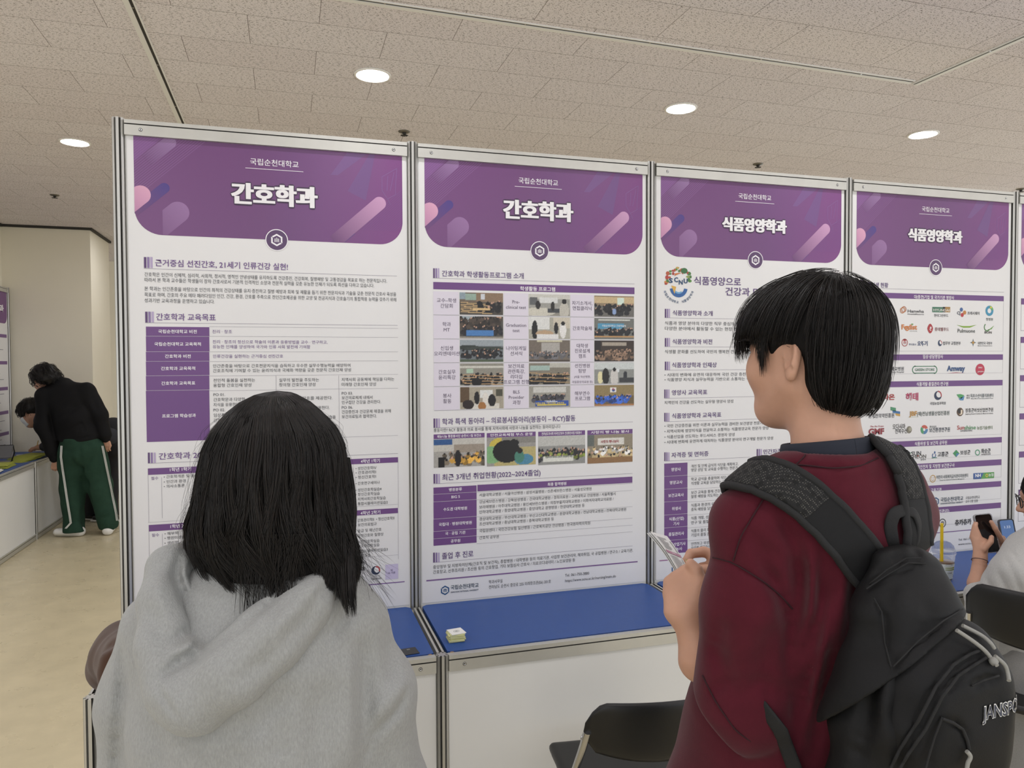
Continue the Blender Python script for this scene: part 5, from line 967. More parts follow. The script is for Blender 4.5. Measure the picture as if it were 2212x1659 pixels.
    N6 = 1100; t6 = rg.uniform(-math.pi, math.pi, N6); y6 = 845.2+(rg.uniform(862, 915, N6)-845.2)[:, None]*u[None]**1.6; C6 = hp(t6[:, None]+rg.normal(0, .03, N6)[:, None]*u[None], y6, .97+.04*rg.random(N6)[:, None]+0*u[None])
    C = np.concatenate([C1, C6, C2, C3, C4, C5]); mi = (rg.random(len(C)) < .3).astype(int)
    strands('hair_strands', C, np.concatenate([rg.uniform(.00040, .00072, len(C1)+len(C2)+len(C6)), np.full(N3, .0004), np.full(N4, .00016), np.full(N5, .00018)]), [M_HAIR, M_HAIR2], hair, mi)
    # trousers and shoes, below the picture
    def legs(P):
        F = ec(P, c(.98), c(.86), (.155, .11), (.17, .115), FH)
        for sx in (-1, 1): F = smin(F, chain(P, [c(.85, sx*.09), c(.48, sx*.1, .01), c(.08, sx*.105, -.015)], [.09, .078, .075], .03), .03)
        return smax(F, -(P[:, 2]-.05), .01)+wob(P, 25, .004, 4)
    skin('trousers', legs, *box_of([c(.03, -.26, -.16), c(1.08, .26, .16)], .03), .008, mat('dark_denim', '2c3140', .85, noise=.1, nscale=50), t)
    for sx in (-1, 1):
        sh = lambda P: smax(smin(ec(P, c(.05, sx*.1, -.05), c(.045, sx*.108, .15), (.042, .042), (.045, .034), [0, 0, 1]), cap(P, c(.08, sx*.1, -.02), c(.1, sx*.1, -.02), .045), .03), -(P[:, 2]-.002), .006)
        skin('shoe', sh, *box_of([c(0, sx*.1-.08, -.14), c(.16, sx*.1+.08, .22)], .03), .006, M_WHITE, t)
    return t
person_grey()
# ---------------------------------------------------------------- person in maroon, with a backpack, reading a leaflet
MO = np.array([1.409, -1.743, 0.0])
def ML(*p): return MO+np.array(p, float)
M_MAR = mat('maroon_cotton', '4f1824', .9, noise=.12, nscale=26, bump=.35, bscale=700, bdist=.0008, spec=.12, sheen=.12)
M_NAVY = mat('navy_cotton', '20242f', .9)
def person_maroon():
    t = thing('person', 'person in a maroon half sleeve shirt with a black backpack, holding a folded leaflet', 'person', MO)
    hc = ML(-.010, .035, 1.690); HR = rotz(math.radians(16))@rotx(math.radians(-1))
    H = lambda *p: hc+HR@np.array(p, float)
    Ls, Rs = ML(-.15, 0, 1.41), ML(.138, 0, 1.41)
    Le, Lw = ML(-.15, .03, 1.14), W(1497, 1372, 1.335); Re, Rw = ML(.142, .09, 1.14), W(1585, 1215, 1.47)
    # left hand: a loose fist round the leaflet, back of the hand towards the camera
    Lk = W(1478, 1262, 1.375); Rk = W(1530, 1205, 1.50)
    V3 = lambda *a: np.array(a, float)
    def hands(P, F):
        d = lambda x, y, dd: W(x, y, dd)
        # left
        F = smin(F, chain(P, [d(1510, 1392, 1.325), d(1482, 1330, 1.335)], [.030, .029], .02), .015)
        F = smin(F, ec(P, d(1478, 1325, 1.337), d(1484, 1262, 1.362), (.037, .021), (.044, .020), RH*.35+FH*.9), .016)
        for px, py, q, r in ((1446, 1283, 0, .0105), (1452, 1262, 1, .011), (1462, 1246, 2, .0112), (1476, 1236, 3, .0105)):
            a = d(px, py, 1.366+q*.002); b = d(px+10, py-14+q*2, 1.397+q*.004); c = d(px+40-q*2, py-10+q*4, 1.408); F = finger(P, F, [d(px+14, py+26, 1.355), a, b, c], r, r*.82, .008)
        F = finger(P, F, [d(1505, 1290, 1.34), d(1512, 1258, 1.345), d(1505, 1232, 1.352), d(1492, 1218, 1.358)], .0135, .0098, .014)
        # right: thumb and forefinger pinch the yellow slip, the other fingers fold below
        F = smin(F, chain(P, [Re, d(1640, 1245, 1.50), d(1568, 1232, 1.505)], [.038, .03, .026], .02), .02)
        F = smin(F, ec(P, d(1585, 1232, 1.51), d(1545, 1222, 1.508), (.034, .018), (.036, .017), FH), .015)
        F = finger(P, F, [d(1545, 1200, 1.515), d(1520, 1192, 1.52), d(1492, 1196, 1.512), d(1482, 1212, 1.498)], .0115, .0085, .008)
        F = finger(P, F, [d(1550, 1240, 1.495), d(1526, 1233, 1.48), d(1499, 1232, 1.478)], .0135, .0105, .012)
        for q in range(3): F = finger(P, F, [d(1545, 1222+q*10, 1.515), d(1517, 1226+q*11, 1.515), d(1503+q*4, 1242+q*10, 1.50), d(1520+q*4, 1252+q*9, 1.487)], .0105, .0085, .007)
        return F
    def body(P):
        F = head_sdf(P, hc, HR, 1.03, True, 1.0)
        F = smin(F, chain(P, [H(0, -.022, -.06), ML(-.012, -.018, 1.47)], [.052, .06], .03), .03); F = smin(F, chain(P, [ML(-.12, -.02, 1.425), ML(0, -.03, 1.465), ML(.12, -.02, 1.425)], [.042, .052, .042], .03), .05)
        F = smin(F, ec(P, ML(0, -.01, 1.38), ML(0, 0, 1.1), (.165, .095), (.14, .09), [0, 1, 0]), .06); F = smin(F, ec(P, ML(0, 0, 1.1), ML(0, 0, .95), (.145, .095), (.155, .1), [0, 1, 0]), .05)
        F = smin(F, chain(P, [Ls, Le], [.044, .04], .02), .03); F = smin(F, chain(P, [Rs, Re], [.044, .04], .02), .03)
        F = smin(F, chain(P, [Le, W(1515, 1425, 1.315), W(1508, 1390, 1.325)], [.043, .036, .030], .02), .02)
        for sx in (-1, 1):
            F = smin(F, chain(P, [ML(sx*.09, 0, .94), ML(sx*.095, .01, .5), ML(sx*.1, -.02, .09)], [.085, .056, .038], .03), .03); F = smin(F, cap(P, ML(sx*.1, -.04, .05), ML(sx*.11, .15, .035), .036, .03), .02)
        return hands(P, F)
    body_o = skin('body', body, *box_of([ML(-.34, -.18, 0), ML(.36, .4, 1.83), W(1430, 1230, 1.5)], .03), .0036, M_SKIN, t)
    # shirt: dropped shoulders, wide half sleeves
    Lsl = W(1585, 1530, 1.285)
    def shirt0(P):
        n = [0, 1, 0]
        F = chain(P, [ML(0, -.03, 1.46), ML(0, -.025, 1.40), ML(0, -.01, 1.25), ML(-.005, .03, 1.12), ML(-.035, .07, 1.02), ML(-.06, .10, .84)], [(.08, .072), (.15, .095), (.154, .12), (.15, .133), (.16, .155), (.185, .175)], .05, n)
        F = smin(F, chain(P, [ML(-.05, -.03, 1.472), ML(-.10, -.02, 1.452), ML(-.158, -.005, 1.405)], [.056, .058, .058], .03), .04); F = smin(F, chain(P, [ML(.05, -.03, 1.472), ML(.10, -.02, 1.450), ML(.142, -.005, 1.405)], [.056, .057, .057], .03), .04)
        ring = [ML(-.012+.086*math.sin(a), -.008-.078*math.cos(a), 1.494+.012*math.cos(a)) for a in np.linspace(0, 6.2832, 17)]; F = smin(F, chain(P, ring, [.010]*17, .002), .03)
        a, b, e = ML(-.154, -.005, 1.403), ML(-.158, -.005, 1.27), ML(-.147, .012, 1.11)
        SL = chain(P, [a, b, e], [.058, .075, .088], .03)
        ax = np.array([-.5, .5, -.7]); ax /= np.linalg.norm(ax); cut = W(1570, 1530, 1.27)
        SL = smax(SL, (P-A3(cut))@A3(ax), .008)
        inn = smax(chain(P, [b+(e-b)*.45, e+(e-b)*.6], [.055, .068], .02), -((P-A3(cut))@A3(ax)+.06), .02); SL = smax(SL, -inn, .006)
        F = smin(F, SL, .008+.03*np.clip((P[:, 2]-1.27)/.1, 0, 1))
        a, b, e = ML(.142, -.005, 1.405), ML(.138, .035, 1.27), ML(.14, .09, 1.13); SR = chain(P, [a, b, e], [.058, .062, .072], .03); SR = smax(SR, -((P[:, 2]-1.10)), .01); SR = smax(SR, -cap(P, b, e-V3(0, 0, .1), .05, .07), .006)
        F = smin(F, SR, .025)
        F = smax(F, -ec(P, ML(-.012, -.006, 1.58), ML(-.012, -.008, 1.45), (.078, .07), (.077, .069), n), .008)
        F = smax(F, -(P[:, 2]-.84), .01)
        return F+wob(P, 28, .0014, 21)+wob(P, 11, .0025, 22)
    shirt = folds(shirt0, [
        ([(1718, 1160), (1730, 1240), (1727, 1310), (1700, 1440)], .012, 0.0266), ([(1777, 1190), (1773, 1300), (1762, 1380), (1722, 1440)], .009, 0.0152), ([(1640, 1200), (1690, 1290), (1716, 1390)], .011, 0.0190), ([(1750, 1190), (1752, 1290), (1745, 1360)], .014, -0.0133),
        ([(1738, 1450), (1730, 1510), (1718, 1570)], .012, 0.008), ([(1812, 1330), (1790, 1440), (1765, 1560), (1750, 1659)], .012, 0.0171), ([(1798, 1300), (1775, 1440), (1740, 1600)], .012, -0.0114), ([(1745, 1345), (1758, 1352), (1740, 1385), (1728, 1430)], .007, 0.0133), ([(1765, 1400), (1745, 1470), (1735, 1540)], .008, 0.0152),
        ([(1545, 1400), (1575, 1480), (1610, 1540)], .02, 0.006), ([(1700, 1330), (1660, 1400), (1640, 1500)], .02, 0.0114), ([(1852, 1180), (1848, 1300), (1825, 1440), (1800, 1560)], .013, 0.0171), ([(1828, 1180), (1822, 1320), (1800, 1440)], .012, -0.0114), ([(1600, 1130), (1640, 1180), (1690, 1215)], .012, 0.0076), ([(1690, 1110), (1712, 1180)], .012, 0.0095),
        ([(1700, 1500), (1640, 1480), (1600, 1500)], .016, 0.0114), ([(1560, 1330), (1548, 1400), (1560, 1450)], .013, 0.0095), ([(1540, 1500), (1560, 1480), (1600, 1460)], .01, 0.0095),
        ([(1745, 975), (1735, 990), (1690, 1030), (1662, 1058), (1630, 1110), (1600, 1160), (1583, 1216)], .0055, .0065), ([(1522, 1202), (1575, 1215), (1650, 1256), (1690, 1290), (1718, 1320)], .0055, .0065),
        ([(1690, 1003), (1740, 1005), (1800, 1012), (1860, 1007), (1905, 985)], .005, .005)], 1.0, 1.6)
    global SHIRT; SHIRT = shirt0
    so = skin('shirt', shirt, *box_of([ML(-.42, -.2, .8), ML(.42, .24, 1.56)], .03), .0042, M_MAR, t); M_SEAM = mat('maroon_seam', '2c0b13', .9)
    for pts in ([(1745, 975), (1735, 990), (1690, 1030), (1662, 1058), (1630, 1110), (1600, 1160), (1583, 1216)], [(1524, 1203), (1548, 1206), (1583, 1216), (1650, 1256), (1690, 1290), (1714, 1318)], [(1690, 1003), (1740, 1005), (1800, 1012), (1860, 1007), (1900, 988)], [(1515, 1455), (1548, 1520), (1590, 1580), (1625, 1604)]):
        q = hit(shirt, pts, 1.0, 1.6, 5)
        if len(q) > 4: q = [(q[max(i-1, 0)]+q[i]+q[min(i+1, len(q)-1)])/3+FW*.0012 for i in range(len(q))]; m = MB(); m.tube(q, .0012, 6); m.build('seam', M_SEAM, so)
    m = MB(); L = [ML(-.012+.0735*math.sin(a), -.008-.067*math.cos(a), 1.520+.009*math.cos(a)+.004*math.sin(a)) for a in np.linspace(0, 6.2832, 41)]
    m.tube(L, [(.0028, .019)]*41, 10, flat=[(math.sin(a), -math.cos(a), .12) for a in np.linspace(0, 6.2832, 41)], caps=False); m.build('undershirt_collar', M_NAVY, t)
    # hair
    def hcap(P):
        q = (P-A3(hc))@A3(HR); F = ell(q, (0, -.014, .030), (.090, .112, .094)); F = smin(F, ell(q, (0, -.062, -.055), (.066, .052, .065)), .05)
        F = smin(F, ell(q, (0, .060, .038), (.068, .052, .052)), .05)
        face = smax(smax(-(q[:, 1]-.028-.10*np.clip(q[:, 2]-.01, -1, 0)), q[:, 2]-.030+0*q[:, 0], .015), -(q[:, 2]+.3), .01)      # face below the fringe
        F = smax(F, -face, .012)
        for sx in (-1, 1): F = smax(F, -ell(q, (sx*.09, -.012, -.034), (.03, .036, .046)), .008)
        F = smax(F, -(q[:, 2]+.075-.45*q[:, 1]), .01)
        F = smax(F, smax(q[:, 1]+.016-.0, -(q[:, 2]+.05), .01)*-1 if False else F-1, .01)
        return F
    hm = skin('hair', hcap, *box_of([hc-.17, hc+.17], .01), .004, M_HAIRBASE, t)
    rg = np.random.default_rng(5); crown = H(.012, -.055, .112)
    V = np.empty(len(hm.data.vertices)*3, np.float32); hm.data.vertices.foreach_get('co', V); V = V.reshape(-1, 3)+MO
    def flow(P, u):
        q = (P-crown)@HR; d = q.copy(); d[:, 2] = 0; n = np.linalg.norm(d, axis=1, keepdims=True)+1e-6; d = d/n
        d[:, 1] += .25*(q[:, 1] > .0); ang = .35*np.exp(-n[:, 0]/.05); c, s = np.cos(ang), np.sin(ang); d = np.stack([d[:, 0]*c-d[:, 1]*s, d[:, 0]*s+d[:, 1]*c, -(.25+9*n[:, 0]+.8*u)], 1)
        return d@HR.T
    q = (V-hc)@HR; ok = np.nonzero((q[:, 2] > -.02) | (q[:, 1] < -.03))[0]; N = 9000; P0 = V[rg.choice(ok, N)]+rg.normal(0, .002, (N, 3)); qz = ((P0-hc)@HR)
    up = rg.random(N) < .45; P0[up] = crown+HR[:, 0]*rg.normal(0, .035, up.sum())[:, None]+HR[:, 1]*rg.normal(.015, .045, up.sum())[:, None]; 
    ln = rg.uniform(.05, .115, N); ln[up] = rg.uniform(.1, .16, up.sum()); lift = rg.uniform(.0005, .009, N)*np.where(rg.random(N) < .1, 1.8, 1)
    K = 15; C = follow(hcap, P0, flow, K, ln/K*1.0, lift, rg, .05, .8)
    for k in range(2, K):            # past the cut line the ends hang straight on
        q = (C[:, k]-hc)@HR; over = q[:, 2] < -.070+.45*q[:, 1]; C[over, k] = C[over, k-1]+(C[over, k-1]-C[over, k-2])*.45
    # drop the strands that would hang over the ear or the face
    E = (C[:, -1]-hc)@HR; low = E[:, 2]; yy = E[:, 1]; bad = ((yy > -.052) & (low < .006) & (yy < .035)) | ((yy > .03) & (low < -.018)) | (low < -.14) | (((C[:, 1]-hc)@HR)[:, 2] < -.066+.45*((C[:, 1]-hc)@HR)[:, 1]); C = C[~bad]
    # fringe and side locks, hanging ends
    N2 = 700; a = rg.uniform(-1, 1, N2); f0 = np.stack([a*.062, .075+.03*np.sqrt(1-a*a)+rg.normal(0, .004, N2), rg.uniform(.055, .085, N2)], 1); f1 = np.stack([a*.07+rg.normal(0, .006, N2), .086+.032*np.sqrt(1-a*a)+rg.normal(0, .006, N2), rg.uniform(-.012, .018, N2)-.012*np.abs(a)], 1)
    u = np.linspace(0, 1, K)[None, :, None]; md = (f0+f1)/2+np.stack([a*.012, .012+0*a, 0*a], 1); B = (f0[:, None]*(1-u)**2+2*md[:, None]*u*(1-u)+f1[:, None]*u*u)
    N3 = 420; sx = np.where(rg.random(N3) < .5, -1, 1); y0 = rg.uniform(.0, .05, N3); g0 = np.stack([sx*(.088-.25*np.clip(y0-.02, 0, 1)), y0, rg.uniform(.03, .06, N3)], 1); g1 = np.stack([sx*(.082-.2*np.clip(y0-.02, 0, 1)+rg.normal(0, .003, N3)), y0+.012+rg.normal(0, .004, N3), .0+.012-rg.uniform(.5, 1, N3)*.062*np.exp(-((y0-.024)/.011)**2)], 1); m2 = (g0+g1)/2+np.stack([sx*.008, 0*y0, 0*y0], 1)
    B2 = g0[:, None]*(1-u)**2+2*m2[:, None]*u*(1-u)+g1[:, None]*u*u
    N4 = 110; P4 = crown+HR[:, 0]*rg.normal(0, .05, N4)[:, None]+HR[:, 1]*rg.normal(.02, .05, N4)[:, None]; C4 = follow(hcap, P4, flow, K, rg.uniform(.05, .1, N4)/K, .004+0*P4[:, 0], rg, .25, .6); C4 = C4+(np.linspace(0, 1, K)[None, :, None]**1.5)*np.array([0, 0, 1.])*rg.uniform(.0, .022, N4)[:, None, None]
    toW = lambda B: hc+B@HR.T
    A = np.concatenate([C, toW(B), toW(B2), C4]); strands('hair_strands', A, np.concatenate([rg.uniform(.0003, .0006, len(A)-N4), np.full(N4, .00018)]), [M_HAIR, M_HAIR2], hm, (rg.random(len(A)) < .25).astype(int))
    m = MB()
    for x, y, dd, r in ((1649, 830, 1.235, .0022), (1614, 802, 1.26, .0016), (1629, 840, 1.245, .002), (1640, 870, 1.25, .0012)): pass
    def legs(P):
        F = ec(P, ML(0, 0, 1.0), ML(0, 0, .9), (.165, .11), (.175, .115), [0, 1, 0])
        for sx in (-1, 1): F = smin(F, chain(P, [ML(sx*.09, 0, .88), ML(sx*.1, .01, .5), ML(sx*.105, -.015, .08)], [.098, .085, .08], .03), .03)
        return smax(F, -(P[:, 2]-.045), .01)+wob(P, 22, .004, 8)
    skin('trousers', legs, *box_of([ML(-.28, -.17, .03), ML(.28, .17, 1.12)], .02), .008, mat('black_denim', '1c1c20', .85, noise=.1, nscale=50), t)
    for sx in (-1, 1):
        sh = lambda P: smax(smin(ec(P, ML(sx*.1, -.06, .05), ML(sx*.112, .17, .045), (.044, .044), (.046, .035), [0, 0, 1]), cap(P, ML(sx*.1, -.03, .08), ML(sx*.1, -.02, .1), .046), .03), -(P[:, 2]-.002), .006)
        skin('shoe', sh, *box_of([ML(sx*.1-.08, -.15, 0), ML(sx*.1+.08, .24, .16)], .02), .006, M_WHITE, t)
    return t
person_maroon()
# ---------------------------------------------------------------- backpack on the back of the person in maroon
def cords(m, pts, r, mi=0, knot=None):
    if len(pts) < 2: return
    P = [Vector(p) for p in pts]; Q = []
    for i in range(len(P)-1):           # gentle spline
        a, b, c, d = P[max(i-1, 0)], P[i], P[i+1], P[min(i+2, len(P)-1)]
        for k in range(6): t = k/6; Q.append(.5*((2*b)+(c-a)*t+(2*a-5*b+4*c-d)*t*t+(-a+3*b-3*c+d)*t**3))
    Q.append(P[-1]); m.tube(Q, r, 8, mi)
    if knot:
        k = Q[-5]; m.lathe([(.0005, -r*2.2), (r*1.9, -r*1.2), (r*2.1, 0), (r*1.9, r*1.2), (.0005, r*2.2)], 10, Matrix.Translation(k) @ (Q[-1]-Q[-5]).to_track_quat('Z', 'Y').to_matrix().to_4x4(), mi)
def backpack():
    t = thing('backpack', 'black backpack with grey zip cords worn by the person in maroon', 'backpack', ML(0, -.22, .86))
    M_NY = mat('black_nylon', '141415', .6, noise=.12, nscale=14, bump=.4, bscale=900, bdist=.0006, spec=.22); M_WEB = mat('black_webbing', '161617', .8, bump=.5, bscale=600, bdist=.0008); M_CORD = mat('grey_cord', '8f8e88', .75, bump=.6, bscale=900, bdist=.0006)
    n = [0, 1, 0]
    def main(P):
        F = chain(P, [ML(.005, -.160, 1.365), ML(-.010, -.176, 1.30), ML(-.004, -.188, 1.20), ML(.0, -.19, 1.05), ML(.0, -.185, .93)], [(.048, .020), (.068, .040), (.108, .060), (.138, .066), (.142, .066)], .03, n)
        b = rbox(P, ML(0, -.18, 1.03), (.126, .058, .16), .05); F = smin(F, b, .03)
        F = smin(F, ec(P, ML(-.008, -.20, 1.225), ML(0, -.208, 1.17), (.072, .042), (.10, .045), n), .04)
        return F+wob(P, 45, .0022, 31)+wob(P, 17, .004, 32)
    def pocket(P):
        F = rbox(P, ML(.005, -.220, 1.075), (.098, .054, .19), .048); F = smin(F, ec(P, ML(.02, -.214, 1.268), ML(.008, -.224, 1.16), (.066, .036), (.096, .05), n), .05)
        F = smax(F, -main(P)-.012, .004)
        return F+wob(P, 40, .0018, 33)
    def flap(P):
        m = np.minimum(main(P), pocket(P)+.004); F = smax(m-.0125, -(m+.002), .003); F = smax(F, -((P-FP)@FN), .003); return F
    h = np.array(hit(lambda P: np.minimum(main(P), pocket(P)), [(2100, 1334), (2050, 1366), (2000, 1412), (1952, 1460), (1905, 1478)], .6, 1.5, 2)); FP = A3(h.mean(0)); FN = np.linalg.svd(h-h.mean(0))[2][2]; FN = A3(FN*np.sign(FN[2]))
    mainf = folds(main, [([(1905, 1340), (1885, 1440), (1870, 1560), (1850, 1659)], .012, 0.0180), ([(1925, 1380), (1912, 1480), (1900, 1600)], .012, -0.0108), ([(1870, 1310), (1855, 1420), (1830, 1540)], .010, 0.0144), ([(2010, 1420), (2002, 1445), (1975, 1480)], .008, 0.0180), ([(1990, 1410), (1960, 1470), (1955, 1530), (1940, 1560)], .009, 0.0180),
        ([(1960, 1460), (1950, 1500), (1960, 1560)], .008, -0.0108), ([(2060, 1400), (2030, 1412), (2005, 1440)], .007, 0.0144), ([(2080, 1385), (2100, 1400), (2130, 1405)], .007, 0.0126)], .7, 1.4)
    pocketf = folds(pocket, [([(2118, 1405), (2060, 1440), (2020, 1490), (1985, 1560), (1930, 1659)], .0035, 0.0108), ([(2126, 1425), (2075, 1462), (2035, 1510), (2000, 1580), (1950, 1659)], .0035, 0.0108), ([(2036, 1553), (2065, 1562), (2085, 1580), (2092, 1610)], .004, 0.0108), ([(2030, 1560), (2010, 1610), (1998, 1659)], .006, 0.0072), ([(2105, 1484), (2120, 1470), (2160, 1460)], .005, 0.0072)], .7, 1.4)
    flapf = folds(flap, [([(1868, 1275), (1930, 1240), (1985, 1222)], .003, 0.0054), ([(1860, 1262), (1900, 1235), (1955, 1208), (1985, 1206)], .003, 0.0054), ([(1885, 1290), (1910, 1330), (1915, 1400), (1935, 1440)], .004, 0.0054), ([(1950, 1260), (1945, 1340), (1940, 1390)], .012, -0.0054), ([(2000, 1290), (2010, 1340), (1990, 1380)], .012, 0.0054), ([(2100, 1312), (2040, 1340), (1985, 1380), (1930, 1430)], .003, 0.0036), ([(1965, 1210), (1985, 1200), (1975, 1185)], .006, 0.0072), ([(1945, 1195), (1930, 1215)], .006, 0.0072)], .7, 1.4)
    lo, hi = ML(-.2, -.46, .8), ML(.2, -.1, 1.44)
    bo = skin('main_compartment', mainf, lo, hi, .0042, M_NY, t); skin('front_pocket', pocketf, lo, hi, .0042, M_NY, t); skin('top_flap', flapf, lo, hi, .0034, M_NY, t)
    # mesh fabric of the shoulder straps
    M_MESH = bpy.data.materials.new('air_mesh'); M_MESH.use_nodes = True; q = NT(M_MESH); q.b.inputs['Roughness'].default_value = .85
    tc = q.n('TexCoord'); mp = q.n('Mapping'); mp.inputs['Rotation'].default_value = (.4, .5, .78); q.l(tc, mp.inputs[0], 'Object'); vo = q.n('TexVoronoi', Scale=330., Randomness=.25); q.l(mp, vo.inputs['Vector']); v2 = q.n('TexVoronoi', Scale=75., Randomness=.3); q.l(mp, v2.inputs['Vector'])
    r1 = q.n('ValToRGB'); r1.color_ramp.elements[0].position = .22; r1.color_ramp.elements[0].color = (*srgb('5c5a54'), 1); r1.color_ramp.elements[1].position = .34; r1.color_ramp.elements[1].color = (*srgb('151516'), 1); q.l(vo, r1.inputs[0], 'Distance')
    r2 = q.n('ValToRGB'); r2.color_ramp.elements[0].position = .25; r2.color_ramp.elements[0].color = (.12, .12, .12, 1); r2.color_ramp.elements[1].position = .42; q.l(v2, r2.inputs[0], 'Distance')
    mx = q.n('MixRGB', _blend_type='MULTIPLY', Fac=1.); q.l(r1, mx.inputs[1]); q.l(r2, mx.inputs[2]); q.l(mx, q.b.inputs['Base Color'])
    def on_shirt(pts, off):
        out = []
        for p in hit(SHIRT, pts, .9, 1.6, 5):
            e = 2e-3; x = np.array([p]+[p+np.eye(3)[a]*e for a in range(3)], np.float32); f = SHIRT(x); g = (f[1:]-f[0])/e; g /= np.linalg.norm(g); out.append((p-g*f[0]+g*off, g))
        return out
    def strap(name, pts, tail, w, rims=True):
        L = on_shirt(pts, .009); P = [p for p, g in L]; Nn = [g for p, g in L]
        P = [(P[max(i-1, 0)]+P[i]*2+P[min(i+1, len(P)-1)])/4 for i in range(len(P))]
        for p in tail: P.append(np.array(p)); Nn.append(Nn[-1]*.5+np.array([0, .5, 0]))
        k = int(len(pts)*5*.46); m = MB(); m.tube(P, [(.0075, w)]*len(P), 16, 0, flat=Nn)
        so = m.build(name, [M_NY], t)
        T = [Vector(P[min(i+1, len(P)-1)]-P[max(i-1, 0)]).normalized() for i in range(len(P))]; sd = [np.array(T[i].cross(Vector(Nn[i])).normalized()) for i in range(len(P))]
        m = MB(); i0 = int(len(L)*.42); m.tube([P[i]+Nn[i]*.0042 for i in range(i0, len(P))], [(.0045, w*.80)]*(len(P)-i0), 12, 0, flat=[Nn[i] for i in range(i0, len(P))]); m.build('mesh_panel', M_MESH, so)
        for s in (-1, 1):
            m = MB(); m.tube([P[i]+sd[i]*s*w*.93+Nn[i]*.002 for i in range(len(P))], .0065, 8, 0); m.build('binding', M_WEB, so)
    strap('shoulder_strap', [(1885, 1240), (1842, 1185), (1795, 1130), (1740, 1078), (1690, 1045), (1645, 1030), (1605, 1032), (1580, 1045)], [ML(-.115, .075, 1.425), ML(-.105, .11, 1.36), ML(-.10, .125, 1.25)], .032)
    strap('shoulder_strap', [(1972, 1190), (1972, 1140), (1964, 1080), (1948, 1025), (1928, 990), (1912, 972)], [ML(.115, .07, 1.44), ML(.11, .115, 1.37), ML(.10, .125, 1.25)], .030)
    tq = hit(SHIRT, [(1683, 1575), (1698, 1615), (1722, 1680)], .9, 1.6, 2)      # webbing from under the arm back to the bottom of the pack
    for P in ([ML(-.10, .13, 1.25), ML(-.150, .105, 1.14), ML(-.152, .03, 1.12), tq[0]+FW*.004-RT*.022+UP*.03]+[p-FW*.006 for p in tq]+[ML(-.12, -.14, .93)], [ML(.10, .125, 1.25), ML(.13, .14, 1.12), ML(.155, .06, 1.05), ML(.15, -.06, 1.0), ML(.12, -.14, .93)]):
        m = MB(); m.tube(P, [(.0015, .0125)]*len(P), 8, 0, flat=[tuple((p-ML(0, .03, p[2]))*[1, 1, 0]) for p in P]); m.build('adjuster_webbing', M_WEB, t)
    m = MB(); P = [W(*p) for p in ((1932, 1200, 1.135), (1928, 1168, 1.13), (1923, 1135, 1.13), (1932, 1108, 1.132), (1955, 1101, 1.138), (1976, 1108, 1.14), (1986, 1135, 1.14), (1986, 1165, 1.138), (1975, 1195, 1.135))]
    Q = []
    for i in range(len(P)-1):
        for k in range(4): Q.append(P[i]+(P[i+1]-P[i])*k/4)
    Q.append(P[-1]); Q = [(Q[max(i-1, 0)]+Q[i]+Q[min(i+1, len(Q)-1)])/3 for i in range(len(Q))]; m.tube(Q, [(.0025, .0095)]*len(Q), 10, 0, flat=[tuple((Q[i]-np.mean(Q, 0))*.6-FW*.03+np.array([.01, 0, 0])) for i in range(len(Q))]); m.build('haul_loop', M_WEB, t)
    # zips: raised tape arcs on the front compartment and its small pocket
    fr_ = lambda P: np.minimum(main(P), pocket(P))
    for pts, w in (([(2126, 1402), (2095, 1414), (2060, 1436), (2022, 1484), (1985, 1556), (1945, 1618), (1925, 1659)], .0022), ([(2132, 1420), (2100, 1440), (2070, 1460), (2035, 1506), (2000, 1576), (1962, 1630), (1945, 1659)], .0022), ([(2036, 1553), (2060, 1562), (2080, 1576), (2090, 1600), (2094, 1620)], .0022), ([(2036, 1550), (2020, 1590), (2008, 1630), (2000, 1659)], .0016), ([(2100, 1482), (2125, 1470), (2158, 1460)], .0014)):
        q = hit(fr_, pts, .6, 1.4, 4)
        if len(q) > 2: m = MB(); m.tube([p+FW*.0005 for p in q], w, 8); m.build('zipper', M_WEB, t)
    for pts in ([(1872, 1272), (1920, 1240), (1962, 1216), (2000, 1218)], [(1888, 1292), (1905, 1322), (1912, 1390), (1925, 1440)], [(2094, 1308), (2040, 1340), (1985, 1384), (1930, 1440)], [(1878, 1262), (1915, 1232), (1958, 1206), (1990, 1206)]):
        q = hit(flap, pts, .6, 1.4, 4)
        if len(q) > 2: m = MB(); m.tube([p+FW*.0005 for p in q], .0011, 6); m.build('seam', M_WEB, t)
    # zip cords
    def onp(fn, pts, lift): return [p-FW*lift for p in hit(fn, pts, .6, 1.4, 1)]
    both = lambda P: np.minimum(np.minimum(main(P), pocket(P)), flap(P))
    zp = lambda *L: [(1760+x/3.96, 1240+y/3.96) for x, y in L]
    for k, (pts, kn) in enumerate(((zp((1195, 470), (1330, 560), (1430, 640), (1490, 712), (1540, 772)), 1), (zp((1245, 430), (1400, 510), (1480, 575), (1515, 625)), 0), (zp((1520, 690), (1600, 760), (1628, 830), (1640, 900)), 0), (zp((1280, 1500), (1312, 1545), (1290, 1600), (1280, 1659)), 0))):
        q = onp(both, pts, .005)
        if len(q) > 1: m = MB(); cords(m, q, .0028, 0, kn); m.build('zip_cord', M_CORD, t)
    e0 = hit(both, zp((1600, 680), (1620, 700)), .6, 1.4, 1)
